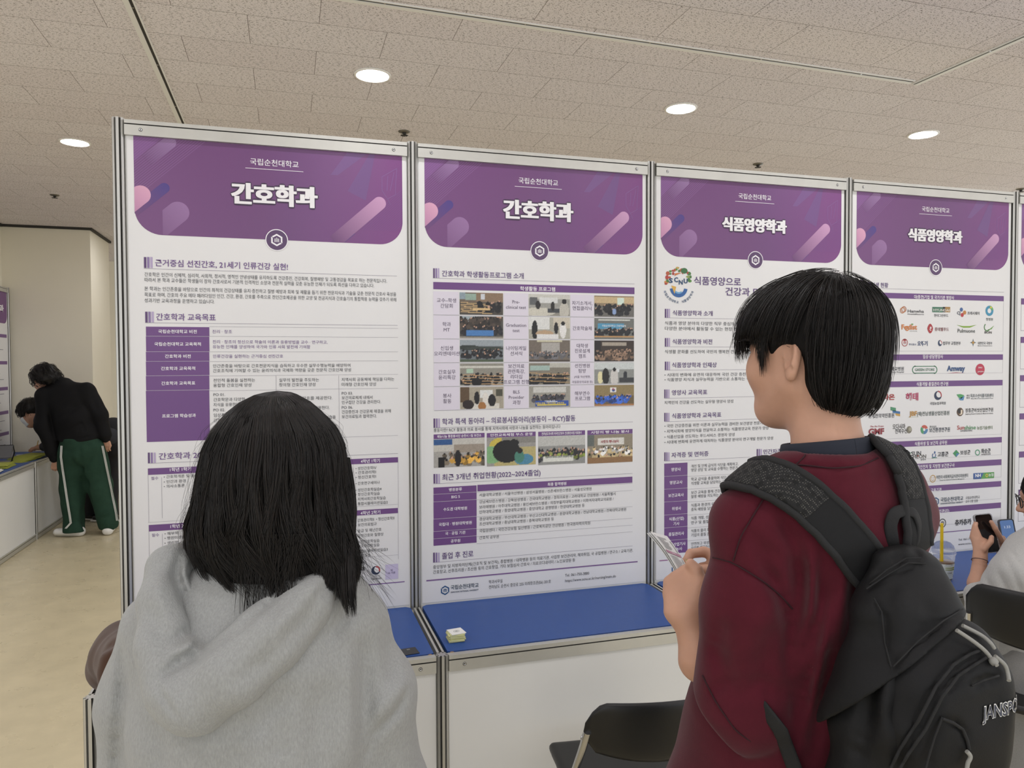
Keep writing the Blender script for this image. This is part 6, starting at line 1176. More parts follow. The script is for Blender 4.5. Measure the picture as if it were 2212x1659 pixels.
    if e0:
        d0 = float((e0[0]-CAM)@FW); 
        for k, pts in enumerate((((1555, 650), (1650, 690), (1705, 780), (1722, 880), (1728, 935)), ((1530, 690), (1625, 780), (1678, 890), (1700, 985), (1722, 1065)))):
            m = MB(); cords(m, [W(*p, d0-.012-.004*k) for p in zp(*pts)], .0028, 0, 1); m.build('zip_cord', M_CORD, t)
        m = MB()
        for pts in (((1500, 640), (1545, 665), (1560, 700), (1520, 680)), ((1540, 590), (1600, 600), (1650, 650), (1590, 640))): cords(m, [W(*p, d0-.008) for p in zp(*pts)], .0022)
        m.build('zip_slider', mat('dark_metal', '3a3a3e', .35, metal=.8), t)
    # lettering on the pocket: raised stitched letters, pale edge round a navy face
    h0 = hit(pocket, [(2124, 1560), (2125, 1560)], .6, 1.4, 1)
    if h0:
        p0 = h0[0]; ys = np.linspace(-.5, -.2, 300)+MO[1]
        def fr(lift):
            def g(u, v):
                x, z = p0[0]+u+v*.15, p0[2]+v; f = pocket(np.stack([np.full(300, x), ys, np.full(300, z)], 1).astype(np.float32)); i = np.nonzero(f < 0)[0]; y = ys[i[0]] if len(i) else MO[1]-.22
                return (x, y-lift, z)
            return g
        for c, off, lift, dz in (('e2e1dc', .05, .0016, 0), ('23283c', .006, .0024, .0)):
            TEXTS.append(('JANSPORT', 0, 0, .098, .024, c, t, 'lettering', off, 'l', 0, fr(lift)))
    return t
backpack()
# ---------------------------------------------------------------- chairs
M_BLK = mat('black_plastic', '121213', .38, noise=.1, nscale=6, bump=.15, bscale=500, bdist=.0005, spec=.5)
def folding_chair(label, back, az, H, bh=.135):
    """back: the middle of the backrest on the floor plan; az: which way the sitter faces"""
    t = thing('folding_chair', label, 'chair', (back[0], back[1], 0), 'black folding chairs')
    f = np.array([math.sin(az), math.cos(az), 0]); r = np.array([f[1], -f[0], 0]); O = np.array([back[0], back[1], 0.])
    L = lambda x, y, z: O+r*x+f*y+np.array([0, 0, z])
    # backrest: a curved, rounded plastic shell
    n, k = 25, 15; V = []
    for side in (0, 1):
        for i in range(n):
            for j in range(k):
                a, b = -1+2*i/(n-1), j/(k-1); hw = .215*(1-.02*b); x = a*hw
                lim = 1-(max(0, abs(a)-.72)/.28)**2.2*.45; zt = H-.005-(1-lim)*.12; zb = H-bh-.05*(1-a*a)*.8+(.02 if abs(a) > .86 else 0)
                z = zb+(zt-zb)*b; y = -.03*(b)-.035*(1-a*a)-.004*math.sin(b*3.14); th = .009*(1-.75*max(abs(a)**6, abs(2*b-1)**6)); V.append(L(x, y+(th if side else -th), z))
    Q = []
    for s in (0, 1):
        for i in range(n-1):
            for j in range(k-1): q = [s*n*k+i*k+j, s*n*k+(i+1)*k+j, s*n*k+(i+1)*k+j+1, s*n*k+i*k+j+1]; Q.append(q if s == 0 else q[::-1])
    bd = [(i, 0) for i in range(n)]+[(n-1, j) for j in range(1, k)]+[(i, k-1) for i in range(n-2, -1, -1)]+[(0, j) for j in range(k-2, 0, -1)]
    for (a, b), (c, d) in zip(bd, bd[1:]+bd[:1]): Q.append([n*k+a*k+b, n*k+c*k+d, c*k+d, a*k+b])
    np_mesh('backrest', np.array(V), np.array(Q), M_BLK, t)
    m = MB(); M = Matrix.Identity(4)
    st = lambda P: rbox((P-A3(L(0, .235, .452)))@A3(np.stack([r, f, [0, 0, 1]], 1)), (0, 0, 0), (.205, .2, .017), .016)+.0
    skin('seat', lambda P: st(P)+.006*np.exp(-(((P-A3(L(0, .235, .47)))@A3(r))/.12)**2-(((P-A3(L(0, .235, .47)))@A3(f))/.12)**2), *box_of([L(-.22, .02, .42), L(.22, .45, .49), L(.22, .02, .42), L(-.22, .45, .49)], .02), .008, M_BLK, t)
    for s in (-1, 1):
        m = MB(); m.tube([L(s*.203, -.022, H-bh+.05), L(s*.208, .0, H-bh), L(s*.215, .16, .45), L(s*.222, .40, .012)], .0105, 10); m.build('leg', M_CHROME, t)
        m = MB(); m.tube([L(s*.195, .30, .44), L(s*.195, .16, .24), L(s*.195, -.03, .012)], .010, 10); m.build('leg', M_CHROME, t)
        m = MB(); m.lathe([(.0055, -.003), (.0055, .002), (.003, .003)], 12, Matrix.Translation(L(s*.212, -.012, H-bh+.03)) @ Vector(-f).to_track_quat('Z', 'Y').to_matrix().to_4x4()); m.build('rivet', M_CHROME, t)
        for y, x in ((.40, .222), (-.03, .195)): m = MB(); m.lathe([(.0135, 0), (.0135, .03)], 10, Matrix.Translation(L(s*x, y, .0))); m.build('foot_cap', M_BLK, t)
    m = MB(); m.tube([L(-.222, .385, .035), L(.222, .385, .035)], .008, 8); m.tube([L(-.195, .0, .06), L(.195, .0, .06)], .008, 8); m.build('crossbar', M_CHROME, t)
    return t
folding_chair('empty black folding chair at the counter below the poster with the small photographs', (1.462, -1.05), math.radians(7), .81)
folding_chair('black folding chair under the seated person in the light grey sweatshirt', (2.955, -.93), math.radians(62), .90, .17)
folding_chair('black folding chair hidden behind the person in the grey hoodie, under the person in brown', (.33, -.99), math.radians(2), .80)

# ---------------------------------------------------------------- seated person with a phone
M_LG = mat('pale_grey_jersey', 'b4b3b0', .95, noise=.12, nscale=300, stretch=(1, 1, .35), bump=.4, bscale=400, bdist=.0015, spec=.1, sheen=.2)
M_TRS = mat('grey_jersey_trousers', '8e8d8b', .95, noise=.12, nscale=300, bump=.4, bscale=400, bdist=.0015, spec=.1)
M_PHB = mat('phone_black', '0c0c0e', .12, spec=.6); M_CASE = mat('clear_case', 'dcdcdc', .15, trans=.85, alpha=.6)
def phone(name, label, c, up, nrm, scr, case, mats_extra=None):
    up, nrm = Vector(up).normalized(), Vector(nrm).normalized(); nrm = (nrm-up*nrm.dot(up)).normalized(); rt = up.cross(nrm); R = Matrix((rt, up, nrm)).transposed().to_4x4(); M = Matrix.Translation(Vector([float(v) for v in c])) @ R
    t = thing(name, label, 'phone', c)
    def rr(w, h, r): return [(sx*(w-r)+r*math.cos(a), sy*(h-r)+r*math.sin(a)) for sx, sy, a0 in ((1, 1, 0), (-1, 1, 1.5708), (-1, -1, 3.1416), (1, -1, 4.7124)) for a in np.linspace(a0, a0+1.5708, 7)]
    def slab(p, z0, z1, nm, mt): m = MB(); m.prism(p, z0, z1, lambda u, v, w: tuple(M @ Vector((u, v, w)))); return m.build(nm, mt, t)
    slab(rr(.0358, .0735, .011), -.004, .004, 'body', M_PHB); slab(rr(.0335, .0712, .009), .004, .0044, 'screen', scr)
    if case: slab(rr(.0385, .0765, .013), -.0065, -.004, 'case', case); m = MB(); P = [tuple(M @ Vector((u, v, .001))) for u, v in rr(.0378, .0757, .012)]; m.tube(P+[P[0]], [(.0052, .0016)]*(len(P)+1), 8, flat=tuple(nrm), caps=False); m.build('case_rim', case, t)
    return t, M
def person_phone():
    d0 = 2.81; t0 = W(2215, 1300, d0); t = thing('person', 'seated person in a light grey sweatshirt and glasses holding up a phone', 'person', (t0[0], t0[1], 0))
    D = lambda x, y, dd=0: W(x, y, d0+dd)
    f = np.array([math.sin(-.6), math.cos(-.6), 0]); hc = D(2274, 1078, 0); HR = rotz(.85)@rotx(-.15); hip = D(2235, 1480, -.05)
    lh, rh = D(2122, 1180, .10), D(2162, 1180, .10)
    def body(P):
        F = head_sdf(P, hc, HR, 1.0); F = smin(F, cap(P, hc-[0, 0, .05], D(2268, 1165), .05, .056), .03)
        F = smin(F, ec(P, D(2255, 1200), D(2245, 1400), (.13, .08), (.13, .09), f), .05); F = smin(F, ec(P, D(2245, 1400), hip, (.13, .09), (.15, .1), f), .05)
        # near arm: elbow, wrist, hand round the lower part of the phone
        F = smin(F, chain(P, [D(2225, 1200, -.02), D(2140, 1320, -.03)], [.045, .04], .02), .02); F = smin(F, chain(P, [D(2140, 1320, -.03), D(2113, 1262, .06), D(2117, 1206, .10)], [.042, .034, .024], .02), .01)
        F = smin(F, ec(P, D(2117, 1206, .10), D(2119, 1168, .115), (.027, .016), (.033, .015), FW), .012)
        for q in range(4): F = finger(P, F, [D(2106+q*3, 1176-q*6, .115), D(2100+q*2, 1160-q*8, .13), D(2104+q*2, 1146-q*7, .155), D(2116, 1140-q*7, .165)], .0095, .008)
        F = finger(P, F, [D(2126, 1186, .09), D(2140, 1170, .085), D(2142, 1160, .09)], .012, .009)
        # far arm and hand behind
        F = smin(F, chain(P, [D(2285, 1210, .05), D(2230, 1270, .16), D(2172, 1196, .17)], [.045, .04, .026], .02), .02); F = smin(F, ec(P, D(2172, 1196, .17), D(2156, 1168, .16), (.03, .016), (.032, .015), FW), .012)
        for q in range(4): F = finger(P, F, [D(2152, 1172-q*6, .16), D(2146-q*1, 1160-q*8, .17), D(2138, 1152-q*8, .175)], .0095, .008)
        F = finger(P, F, [D(2164, 1168, .14), D(2150, 1142, .12), D(2141, 1127, .12)], .011, .008)
        for sx, kn in ((-1, D(2172, 1470, .0)), (1, D(2196, 1478, .13))): F = smin(F, cap(P, hip, kn, .075, .055), .03); F = smin(F, chain(P, [kn, np.array([kn[0], kn[1], .08])-f*.05], [.052, .036], .02), .02)
        return F
    skin('body', body, *box_of([hc, D(2090, 1120), D(2090, 1500, .4), D(2320, 1500, -.1), np.array([hip[0], hip[1], .03])], .14), .0055, M_SKIN, t)
    def top(P):
        F = chain(P, [D(2255, 1165), D(2258, 1215), D(2252, 1330), D(2245, 1470)], [(.09, .075), (.17, .11), (.17, .125), (.18, .135)], .04, f)
        F = smin(F, chain(P, [D(2225, 1185, -.02), D(2190, 1250, -.05), D(2142, 1322, -.03)], [.075, .085, .082], .03), .03); F = smin(F, chain(P, [D(2142, 1322, -.03), D(2122, 1290, .03)], [.08, .062], .03), .02)
        F = smin(F, chain(P, [D(2285, 1190, .05), D(2235, 1262, .15), D(2195, 1225, .17)], [.08, .075, .055], .03), .03)
        F = smax(F, -cap(P, D(2270, 1130), D(2266, 1170), .062), .02)
        return F+wob(P, 30, .003, 41)+wob(P, 55, .0015, 42)
    topf = folds(top, [([(2128, 1250), (2160, 1300), (2175, 1330)], .010, .012), ([(2150, 1222), (2172, 1270), (2190, 1320)], .009, .010), ([(2170, 1200), (2195, 1250), (2208, 1290)], .009, .008), ([(2135, 1275), (2150, 1320), (2165, 1340)], .007, .008), ([(2180, 1185), (2212, 1225)], .008, .006)], 2.2, 3.2)
    skin('sweatshirt', topf, *box_of([D(2100, 1140), D(2340, 1500, -.15), D(2340, 1150, .3), D(2100, 1380, -.12)], .08), .0055, M_LG, t)
    def tr(P):
        F = ec(P, D(2243, 1440), hip, (.155, .12), (.17, .125), f)
        for kn in (D(2172, 1470, .0), D(2196, 1478, .13)): F = smin(F, cap(P, hip, kn, .095, .075), .03); F = smin(F, chain(P, [kn, np.array([kn[0], kn[1], .07])-f*.05], [.074, .07], .02), .02)
        return smax(F, -(P[:, 2]-.06), .01)+wob(P, 25, .004, 44)
    skin('trousers', tr, *box_of([D(2130, 1440, .4), D(2330, 1480, -.2), D(2160, 1460, .0), D(2172, 1470, -.1), np.array([hip[0], hip[1], .05])], .14), .008, M_TRS, t)
    for kn in (D(2172, 1470, .0), D(2196, 1478, .13)):
        a = np.array([kn[0], kn[1], .045])-f*.06; skin('shoe', lambda P: smax(smin(ec(P, a-f*.03, a+f*.16, (.042, .042), (.044, .032), [0, 0, 1]), cap(P, a+[0, 0, .03], a+[0, 0, .06], .044), .03), -(P[:, 2]-.002), .006), *box_of([a-f*.1, a+f*.22], .08), .007, M_WHITE, t)
    # hair: shoulder length, falling beside the face
    hf = lambda P: smin(ell((P-A3(hc))@A3(HR), (0, -.02, .03), (.093, .112, .105)), smax(chain((P-A3(hc))@A3(HR), [(-.075, -.02, .0), (-.075, -.03, -.16)], [.03, .022], .02), -1, .01), .03)
    hf2 = lambda P: smax(smin(hf(P), chain((P-A3(hc))@A3(HR), [(.0, -.08, .0), (0, -.085, -.15)], [.08, .06], .03), .04), -ell((P-A3(hc))@A3(HR), (0, .115, -.03), (.06, .075, .085)), .01)
    hm = skin('hair', hf2, *box_of([hc-.2, hc+.16], .02), .006, M_HAIRBASE, t); rg = np.random.default_rng(8)
    V = np.empty(len(hm.data.vertices)*3, np.float32); hm.data.vertices.foreach_get('co', V); V = V.reshape(-1, 3)+np.array([t0[0], t0[1], 0]); q = (V-hc)@HR; ok = np.nonzero(q[:, 2] > -.05)[0]; P0 = V[rg.choice(ok, 1300)]
    cr = hc+HR@np.array([0, -.02, .13])
    def fl(P, u): d = P-cr; d[:, 2] = -.02-6*np.linalg.norm(d[:, :2], axis=1)**2*8-u*.3; return d
    strands('hair_strands', follow(hf2, P0, fl, 14, rg.uniform(.06, .2, 1300)/14, rg.uniform(0, .006, 1300), rg, .03, .8), rg.uniform(.0006, .001, 1300), [M_HAIR, M_HAIR2], hm)
    m = MB(); E = lambda x, y, z: hc+HR@np.array([x, y, z])
    for sx in (-1, 1):
        m.tube([E(sx*.033+.026*math.cos(a), .112-.006*abs(math.cos(a)), .002+.021*math.sin(a)) for a in np.linspace(0, 6.2832, 20)], .0022, 6, caps=False); m.tube([E(sx*.058, .108, .008), E(sx*.078, .09, .010), E(sx*.083, .0, .006), E(sx*.082, -.025, -.01)], .002, 6)
    m.tube([E(-.008, .113, .006), E(.008, .113, .006)], .002, 6); m.build('glasses', M_PHB, t)
    m = MB(); c0 = D(2116, 1211, .085); ax = Vector(D(2117, 1206, .10)-D(2113, 1262, .06)).normalized(); u = ax.orthogonal().normalized(); w = ax.cross(u); m.tube([Vector(c0)+u*.0275*math.cos(a)+w*.0275*math.sin(a) for a in np.linspace(0, 6.2832, 25)], .0017, 6, caps=False); m.build('bracelet', mat('bead_brown', '4a2f2a', .4), t)
    scr = M_PHB
    phone('phone', 'black phone in a clear case held up by the seated person in grey', D(2131, 1152, .135), (RT*-.10+UP*1.0+FW*.25), -FW*1.0+UP*.22+RT*.12, mat('dark_screen', '0e0e10', .06, spec=.7), M_CASE)
    return t
person_phone()
pl, pM = phone('phone', 'phone with blue lock screen standing on the counter against the post, behind the held phone', (3.878, -.062, .824), (0, .22, .97), (-.2, -.95, .15), mat('lock_screen_blue', '3c5a86', .15, emit='33527f', es=.35), mat('dark_case', '3b3d42', .4))
TEXTS.append(('1:33', 0, 0, .030, .017, 'dfe6f0', pl, 'screen_clock', .0, 'l', 0, lambda u, v: tuple(pM @ Vector((u-.015, v+.032, .0047)))))

# ---------------------------------------------------------------- person in brown, seated behind the person in the grey hoodie
def person_brown():
    t = thing('person', 'seated person in brown, only one puffed sleeve showing past the grey hoodie', 'person', (.33, -.8, 0))
    B = lambda x, y, z: np.array([.33+x, -.8+y, z]); M_BR = mat('brown_fleece', '452d1f', .9, noise=.1, nscale=30, bump=.3, bscale=300, bdist=.001, spec=.1, sheen=.2)
    hc = B(.06, .12, 1.13); HR = rotz(-.1)@rotx(-.5)
    el, wr = W(262, 1423, 2.10), np.array([.20, -.36, .80])
    def body(P):
        F = head_sdf(P, hc, HR, 1.0); F = smin(F, cap(P, hc-[0, .04, .06], B(.02, .02, .97), .05, .056), .03); F = smin(F, ec(P, B(.02, .0, .94), B(0, -.05, .60), (.15, .09), (.15, .1), [0, 1, 0]), .05)
        for a, b, c in ((B(-.16, .02, .95), el, wr), (B(.2, .02, .95), B(.27, .22, .83), B(.12, .42, .79))):
            F = smin(F, chain(P, [a, b, c], [.045, .038, .026], .02), .02); dr = (c-b)/np.linalg.norm(c-b); F = smin(F, ec(P, c, c+dr*.07, (.03, .014), (.038, .013), [0, 0, 1]), .012); sd = np.cross(dr, [0, 0, 1])
            for q in range(4): F = finger(P, F, [c+dr*.07+sd*(q-1.5)*.019, c+dr*.105+sd*(q-1.5)*.02, c+dr*.135+sd*(q-1.5)*.018-[0, 0, .006]], .009, .0075)
            F = finger(P, F, [c+dr*.02+sd*.03, c+dr*.06+sd*.045, c+dr*.085+sd*.04], .011, .009)
        for sx in (-1, 1): F = smin(F, chain(P, [B(sx*.09, -.05, .56), B(sx*.11, .17, .53), B(sx*.11, .12, .1)], [.08, .06, .04], .02), .03)
        return F
    skin('body', body, *box_of([B(-.4, -.2, .04), B(.4, .45, 1.28)], .06), .007, M_SKIN, t)
    def coat(P):
        F = chain(P, [B(.02, .0, .97), B(.02, .0, .88), B(0, -.03, .72), B(0, -.05, .52)], [(.1, .08), (.17, .12), (.18, .14), (.19, .15)], .04, [0, 1, 0])
        F = smin(F, chain(P, [B(-.17, .02, .93), el+[.02, -.05, .03], el+[-.005, .0, -.012]], [.08, .085, .078], .03), .03); F = smin(F, chain(P, [el+[-.005, .0, -.012], el*.55+wr*.45+[-.0, .0, .0]], [.076, .05], .02), .03)
        F = smin(F, chain(P, [B(.2, .02, .93), B(.27, .2, .85), B(.14, .39, .80)], [.08, .08, .045], .03), .03)
        F = smax(F, -cap(P, hc, B(.02, .02, .99), .065), .02); return smax(F, -rbox(P, (.25, -.25, .6), (.3, .28, .158), .01), .006)+wob(P, 26, .004, 51)
    cf = folds(coat, [([(222, 1405), (250, 1390), (275, 1392)], .012, .012), ([(215, 1440), (240, 1430), (262, 1438)], .010, .014), ([(212, 1462), (230, 1455), (255, 1458)], .009, .008)], 1.8, 2.6)
    skin('jacket', cf, *box_of([B(-.45, -.25, .48), B(.45, .5, 1.1)], .05), .007, M_BR, t)
    skin('trousers', lambda P: smax(smin(ec(P, B(0, -.05, .6), B(0, -.05, .54), (.16, .13), (.17, .12), [0, 1, 0]), smin(chain(P, [B(-.09, -.05, .56), B(-.11, .17, .53), B(-.11, .12, .06)], [.095, .078, .07], .03), chain(P, [B(.09, -.05, .56), B(.11, .17, .53), B(.11, .12, .06)], [.095, .078, .07], .03), .01), .03), -(P[:, 2]-.05), .01), *box_of([B(-.25, -.22, .03), B(.25, .32, .75)], .03), .009, mat('black_denim', '1c1c20', .85), t)
    skin('hair', lambda P: smax(ell((P-A3(hc))@A3(HR), (0, -.015, .035), (.092, .112, .1)), -ell((P-A3(hc))@A3(HR), (0, .12, -.04), (.075, .09, .075)), .01), hc-.16, hc+.16, .007, M_HAIR, t)
    for sx in (-1, 1): skin('shoe', lambda P: smax(ec(P, B(sx*.11, .07, .05), B(sx*.11, .21, .045), (.045, .045), (.042, .034), [0, 0, 1]), -(P[:, 2]-.002), .006), B(sx*.11-.08, .05, 0), B(sx*.11+.08, .34, .13), .008, M_WHITE, t)
person_brown()

# ---------------------------------------------------------------- two people at the far side booth
def far_people():
    # bending, black jacket, green trousers with white side stripes
    d = 7.27; D = lambda x, y, dd=0: W(30+x/4.146, 770+y/4.146, d+dd); gx = atz(192, 1152, 0)
    t = thing('person', 'person in a black jacket and green striped track trousers bending to the far side counter', 'person', (gx[0], gx[1], 0)); px = d/FPX/4.146
    fwd = -RH*.75+FH*.66; R = np.stack([np.cross(fwd, [0, 0, 1]), fwd, [0, 0, 1]], 1)@rotx(-.55); hc = D(272, 205, .05)
    M_BJ = mat('black_jacket_cloth', '111113', .75, noise=.1, nscale=20, spec=.2); M_GR = mat('green_track_cloth', '2b4437', .9, noise=.14, nscale=16, spec=.15); M_STR = mat('white_stripe', 'd9dad6', .85)
    LS, LE, LW = D(285, 360, -.03), D(280, 620, -.06), D(368, 915, -.05); RS, RE, RW = D(655, 310, 0), D(760, 530, .02), D(828, 745, .03)
    LH0, LK, LA = D(520, 870, .0), D(525, 1200, .02), D(540, 1560, -.02); RH0, RK, RA = D(700, 850, .02), D(760, 1150, .06), D(850, 1500, .08)
    def hand(P, F, w, drop):
        F = smin(F, ec(P, w, w+drop*.06, (.028, .017), (.036, .015), FW), .012)
        for q in range(4): o = w+drop*.06+RT*(q-1.5)*.020; F = finger(P, F, [o, o+drop*(.04-.004*abs(q-1.3))-RT*.004, o+drop*(.062-.008*abs(q-1.3))+FW*.014], .0092, .0075, .004)
        return finger(P, F, [w+drop*.025+RT*.03, w+drop*.06+RT*.04, w+drop*.085+RT*.03], .011, .009)
    dn = np.array([0, 0, -1.])
    def body(P):
        F = head_sdf(P, hc, R, 1.05); F = smin(F, cap(P, hc-[0, 0, .05], D(400, 300, 0), .055, .06), .03); F = smin(F, ec(P, D(480, 400), D(590, 740), (.17, .09), (.15, .1), FH), .05)
        for a, b, c in ((LS, LE, LW), (RS, RE, RW)): F = smin(F, chain(P, [a, b, c], [.05, .042, .028], .02), .02); F = hand(P, F, c, dn)
        for a, b, c in ((LH0, LK, LA), (RH0, RK, RA)): F = smin(F, chain(P, [a, b, c], [.085, .06, .04], .02), .03)
        return F
    skin('body', body, *box_of([D(60, 40, -.2), D(960, 1650, .3), D(960, 60, .2)], .06), .006, M_SKIN, t)
    def jk(P):
        F = chain(P, [D(430, 310), D(490, 400), D(540, 560), D(590, 735)], [(.13, .09), (.205, .125), (.2, .14), (.195, .145)], .05, FH)
        F = smax(F, (P-A3(D(590, 775)))@A3(UP*-.97+RT*-.2), .01); F = smin(F, chain(P, [D(440, 320), LS], [.08, .085], .03), .05); F = smin(F, chain(P, [D(480, 320), RS], [.08, .08], .03), .05)
        F = smin(F, chain(P, [LS, LE, D(345, 850, -.05)], [.088, .085, .062], .03), .025); F = smin(F, chain(P, [RS, RE, D(820, 700, .03)], [.082, .08, .062], .03), .025)
        F = smin(F, chain(P, [D(355, 870, -.05), D(366, 912, -.05)], [.046, .042], .02), .01); F = smin(F, chain(P, [D(822, 715, .03), D(827, 742, .03)], [.046, .042], .02), .01)
        F = smin(F, chain(P, [D(340, 240, .02), D(400, 230, .03), D(460, 240, .03)], [.05, .055, .05], .02), .04)
        return F+wob(P, 16, .006, 61)
    jf = folds(jk, [([(125, 905), (165, 880), (180, 870)], .02, .012), ([(150, 930), (175, 915), (182, 925)], .015, .012), ([(165, 935), (175, 925), (185, 930)], .015, .01), ([(200, 860), (212, 890)], .02, .012), ([(105, 880), (115, 940)], .02, .012), ([(128, 952), (170, 948), (215, 938)], .010, .008)], 6.4, 8)
    jo = skin('jacket', jf, *box_of([D(180, 200, -.25), D(900, 930, .25)], .06), .010, M_BJ, t)
    def side(A, B, C, sg): return [(A, B, C)]
    def tr(P):
        F = ec(P, D(590, 760), D(610, 860), (.185, .145), (.2, .15), FH); F = smin(F, chain(P, [LH0, LK, LA], [.132, .108, .1], .04), .04); F = smin(F, chain(P, [RH0, RK, RA], [.13, .112, .10], .04), .04)
        F = smax(F, -chain(P, [D(632, 990, -.05), D(640, 1130, -.03), D(665, 1500, 0)], [.012, .035, .06], .02), .03); F = smax(F, (P[:, 2]-D(590, 725)[2]), .01); return smax(F, -(P[:, 2]-.045), .01)+wob(P, 14, .008, 62)
    trf = folds(tr, [([(172, 960), (172, 985), (176, 1000)], .02, .014), ([(150, 985), (165, 1005), (176, 1010)], .02, .012), ([(200, 985), (190, 1005), (185, 1012)], .02, .012), ([(150, 1130), (165, 1125), (178, 1130)], .02, .01), ([(220, 1120), (235, 1115)], .02, .01)], 6.4, 8)
    V, Q = surf(trf, *box_of([D(380, 690, -.25), D(980, 1640, .3)], .06), .010)
    to = np_mesh('trousers', V, Q, M_GR, t)
    for pts in (((417, 800), (412, 900), (425, 1000), (448, 1150), (470, 1300), (490, 1420), (500, 1490), (455, 1540)), ((808, 800), (828, 900), (852, 1020), (880, 1150), (905, 1280), (930, 1400), (940, 1470))):
        for k in (-1, 0, 1):
            H = [p for p in hit(trf, [(30+x/4.146+k*1.7+(1.5 if pts[0][0] < 500 else -1.5)*2, 770+y/4.146) for x, y in pts], 6.3, 8.2, 3)]
            if len(H) > 2: m = MB(); m.tube([p-FW*.006 for p in H], [(.002, .0032)]*len(H), 6, flat=tuple(-FW)); m.build('side_stripe', M_STR, to)
    hp = lambda P: smin(smax(ell((P-A3(hc))@A3(R), (0, -.02, .035), (.115, .135, .115)), -ell((P-A3(hc))@A3(R), (0, .13, -.07), (.08, .09, .08)), .01), ell((P-A3(hc))@A3(R), (.02, -.11, -.05), (.10, .07, .07)), .05)+wob(P, 60, .006, 63)
    hm = skin('hair', hp, hc-.26, hc+.26, .009, M_HAIR, t); rg = np.random.default_rng(3); V2 = np.empty(len(hm.data.vertices)*3, np.float32); hm.data.vertices.foreach_get('co', V2); V2 = V2.reshape(-1, 3)+np.array([gx[0], gx[1], 0])
    cr = hc+R@np.array([0, -.03, .15]); P0 = V2[rg.choice(len(V2), 500)]
    strands('hair_strands', follow(hp, P0, lambda P, u: (P-cr)*[1, 1, .6]+RH*.06+[0, 0, -.04], 9, rg.uniform(.06, .13, 500)/9, rg.uniform(0, .012, 500), rg, .03, .4), np.full(500, .0016), [M_HAIR], hm)
    m = MB(); E = lambda x, y, z: hc+R@np.array([x, y, z])*1.05
    for sx in (-1, 1): m.tube([E(sx*.033+.026*math.cos(a), .115, .002+.021*math.sin(a)) for a in np.linspace(0, 6.2832, 14)], .003, 5, caps=False); m.tube([E(sx*.058, .11, .008), E(sx*.08, .02, .006)], .003, 5)
    m.build('glasses', M_PHB, t)
    for a, s in ((LA, -1), (RA, 1)):
        b = np.array([a[0], a[1], .045]); fd = (-RH*.9-FH*.1) if s < 0 else (-RH*.3+FH*.9); skin('shoe', lambda P: smax(ec(P, b-fd*.06, b+fd*.17, (.05, .05), (.048, .036), [0, 0, 1]), -(P[:, 2]-.002), .006), *box_of([b-fd*.1, b+fd*.24], .08), .010, M_WHITE, t)
    # masked person writing at the counter, mostly hidden behind the first
    g2 = np.array([-1.5, 6.02, 0]); t2 = thing('person', 'person in a white mask leaning over the far side counter to write', 'person', g2)
    d2 = 7.62; E2 = lambda x, y, dd=0: W(30+x/4.146, 770+y/4.146, d2+dd); fw2 = -RH*.93+FH*.25; fw2 /= np.linalg.norm(fw2); R2 = np.stack([np.cross(fw2, [0, 0, 1]), fw2, [0, 0, 1]], 1)@rotx(-.62); h2 = E2(152, 505, .0)
    M_DG = mat('dark_grey_cloth', '33343a', .9, noise=.1, nscale=20); M_DT = mat('charcoal_trousers', '1f1f24', .9, noise=.1, nscale=20); hipx = E2(880, 700, .1); sh = E2(330, 560, .05); hand2 = E2(215, 815, .0)
    def body2(P):
        F = head_sdf(P, h2, R2, 1.05); F = smin(F, cap(P, h2-fw2*.03-[0, 0, .05], sh, .055, .06), .03); F = smin(F, ec(P, sh, hipx, (.17, .1), (.15, .1), [0, 0, 1]), .05)
        for a, b, c in ((sh-FH*.14, E2(340, 790, -.05), hand2), (sh+FH*.16, E2(330, 780, .2), E2(250, 800, .22))):
            F = smin(F, chain(P, [a, b, c], [.05, .04, .028], .02), .02); dr = c-b; dr /= np.linalg.norm(dr); F = smin(F, ec(P, c, c+dr*.06, (.032, .018), (.036, .017), [0, 0, 1]), .012)
            for q in range(4): o = c+dr*.06+FH*(q-1.5)*.017; F = finger(P, F, [o, o+dr*.03-[0, 0, .008], o+dr*.035-[0, 0, .03]], .0105, .009)
            F = finger(P, F, [c+dr*.01-FH*.03, c+dr*.045-FH*.03-[0, 0, .012], c+dr*.07-FH*.012-[0, 0, .025]], .011, .009)
        for x, y, q in ((-1.53, 6.18, .0), (-1.30, 5.98, 0)): F = smin(F, chain(P, [hipx+[0, 0, -.02], (hipx+np.array([x, y, .1]))/2+fw2*.03, np.array([x, y, .09])], [.085, .06, .04], .02), .03)
        return F
    skin('body', body2, *box_of([h2, hipx, hand2, np.array([-1.6, 6.4, .05]), np.array([-1.2, 6.0, .05])], .2), .011, M_SKIN, t2)
    skin('jacket', lambda P: smin(smin(ec(P, sh, hipx, (.2, .13), (.2, .14), [0, 0, 1]), chain(P, [sh-FH*.14, E2(345, 780, -.05), E2(275, 806, -.02)], [.075, .07, .05], .02), .03), chain(P, [sh+FH*.16, E2(335, 770, .2), E2(290, 795, .21)], [.075, .07, .05], .02), .03)+wob(P, 16, .006, 64), *box_of([sh, hipx, E2(260, 800, .0)], .28), .011, M_DG, t2)
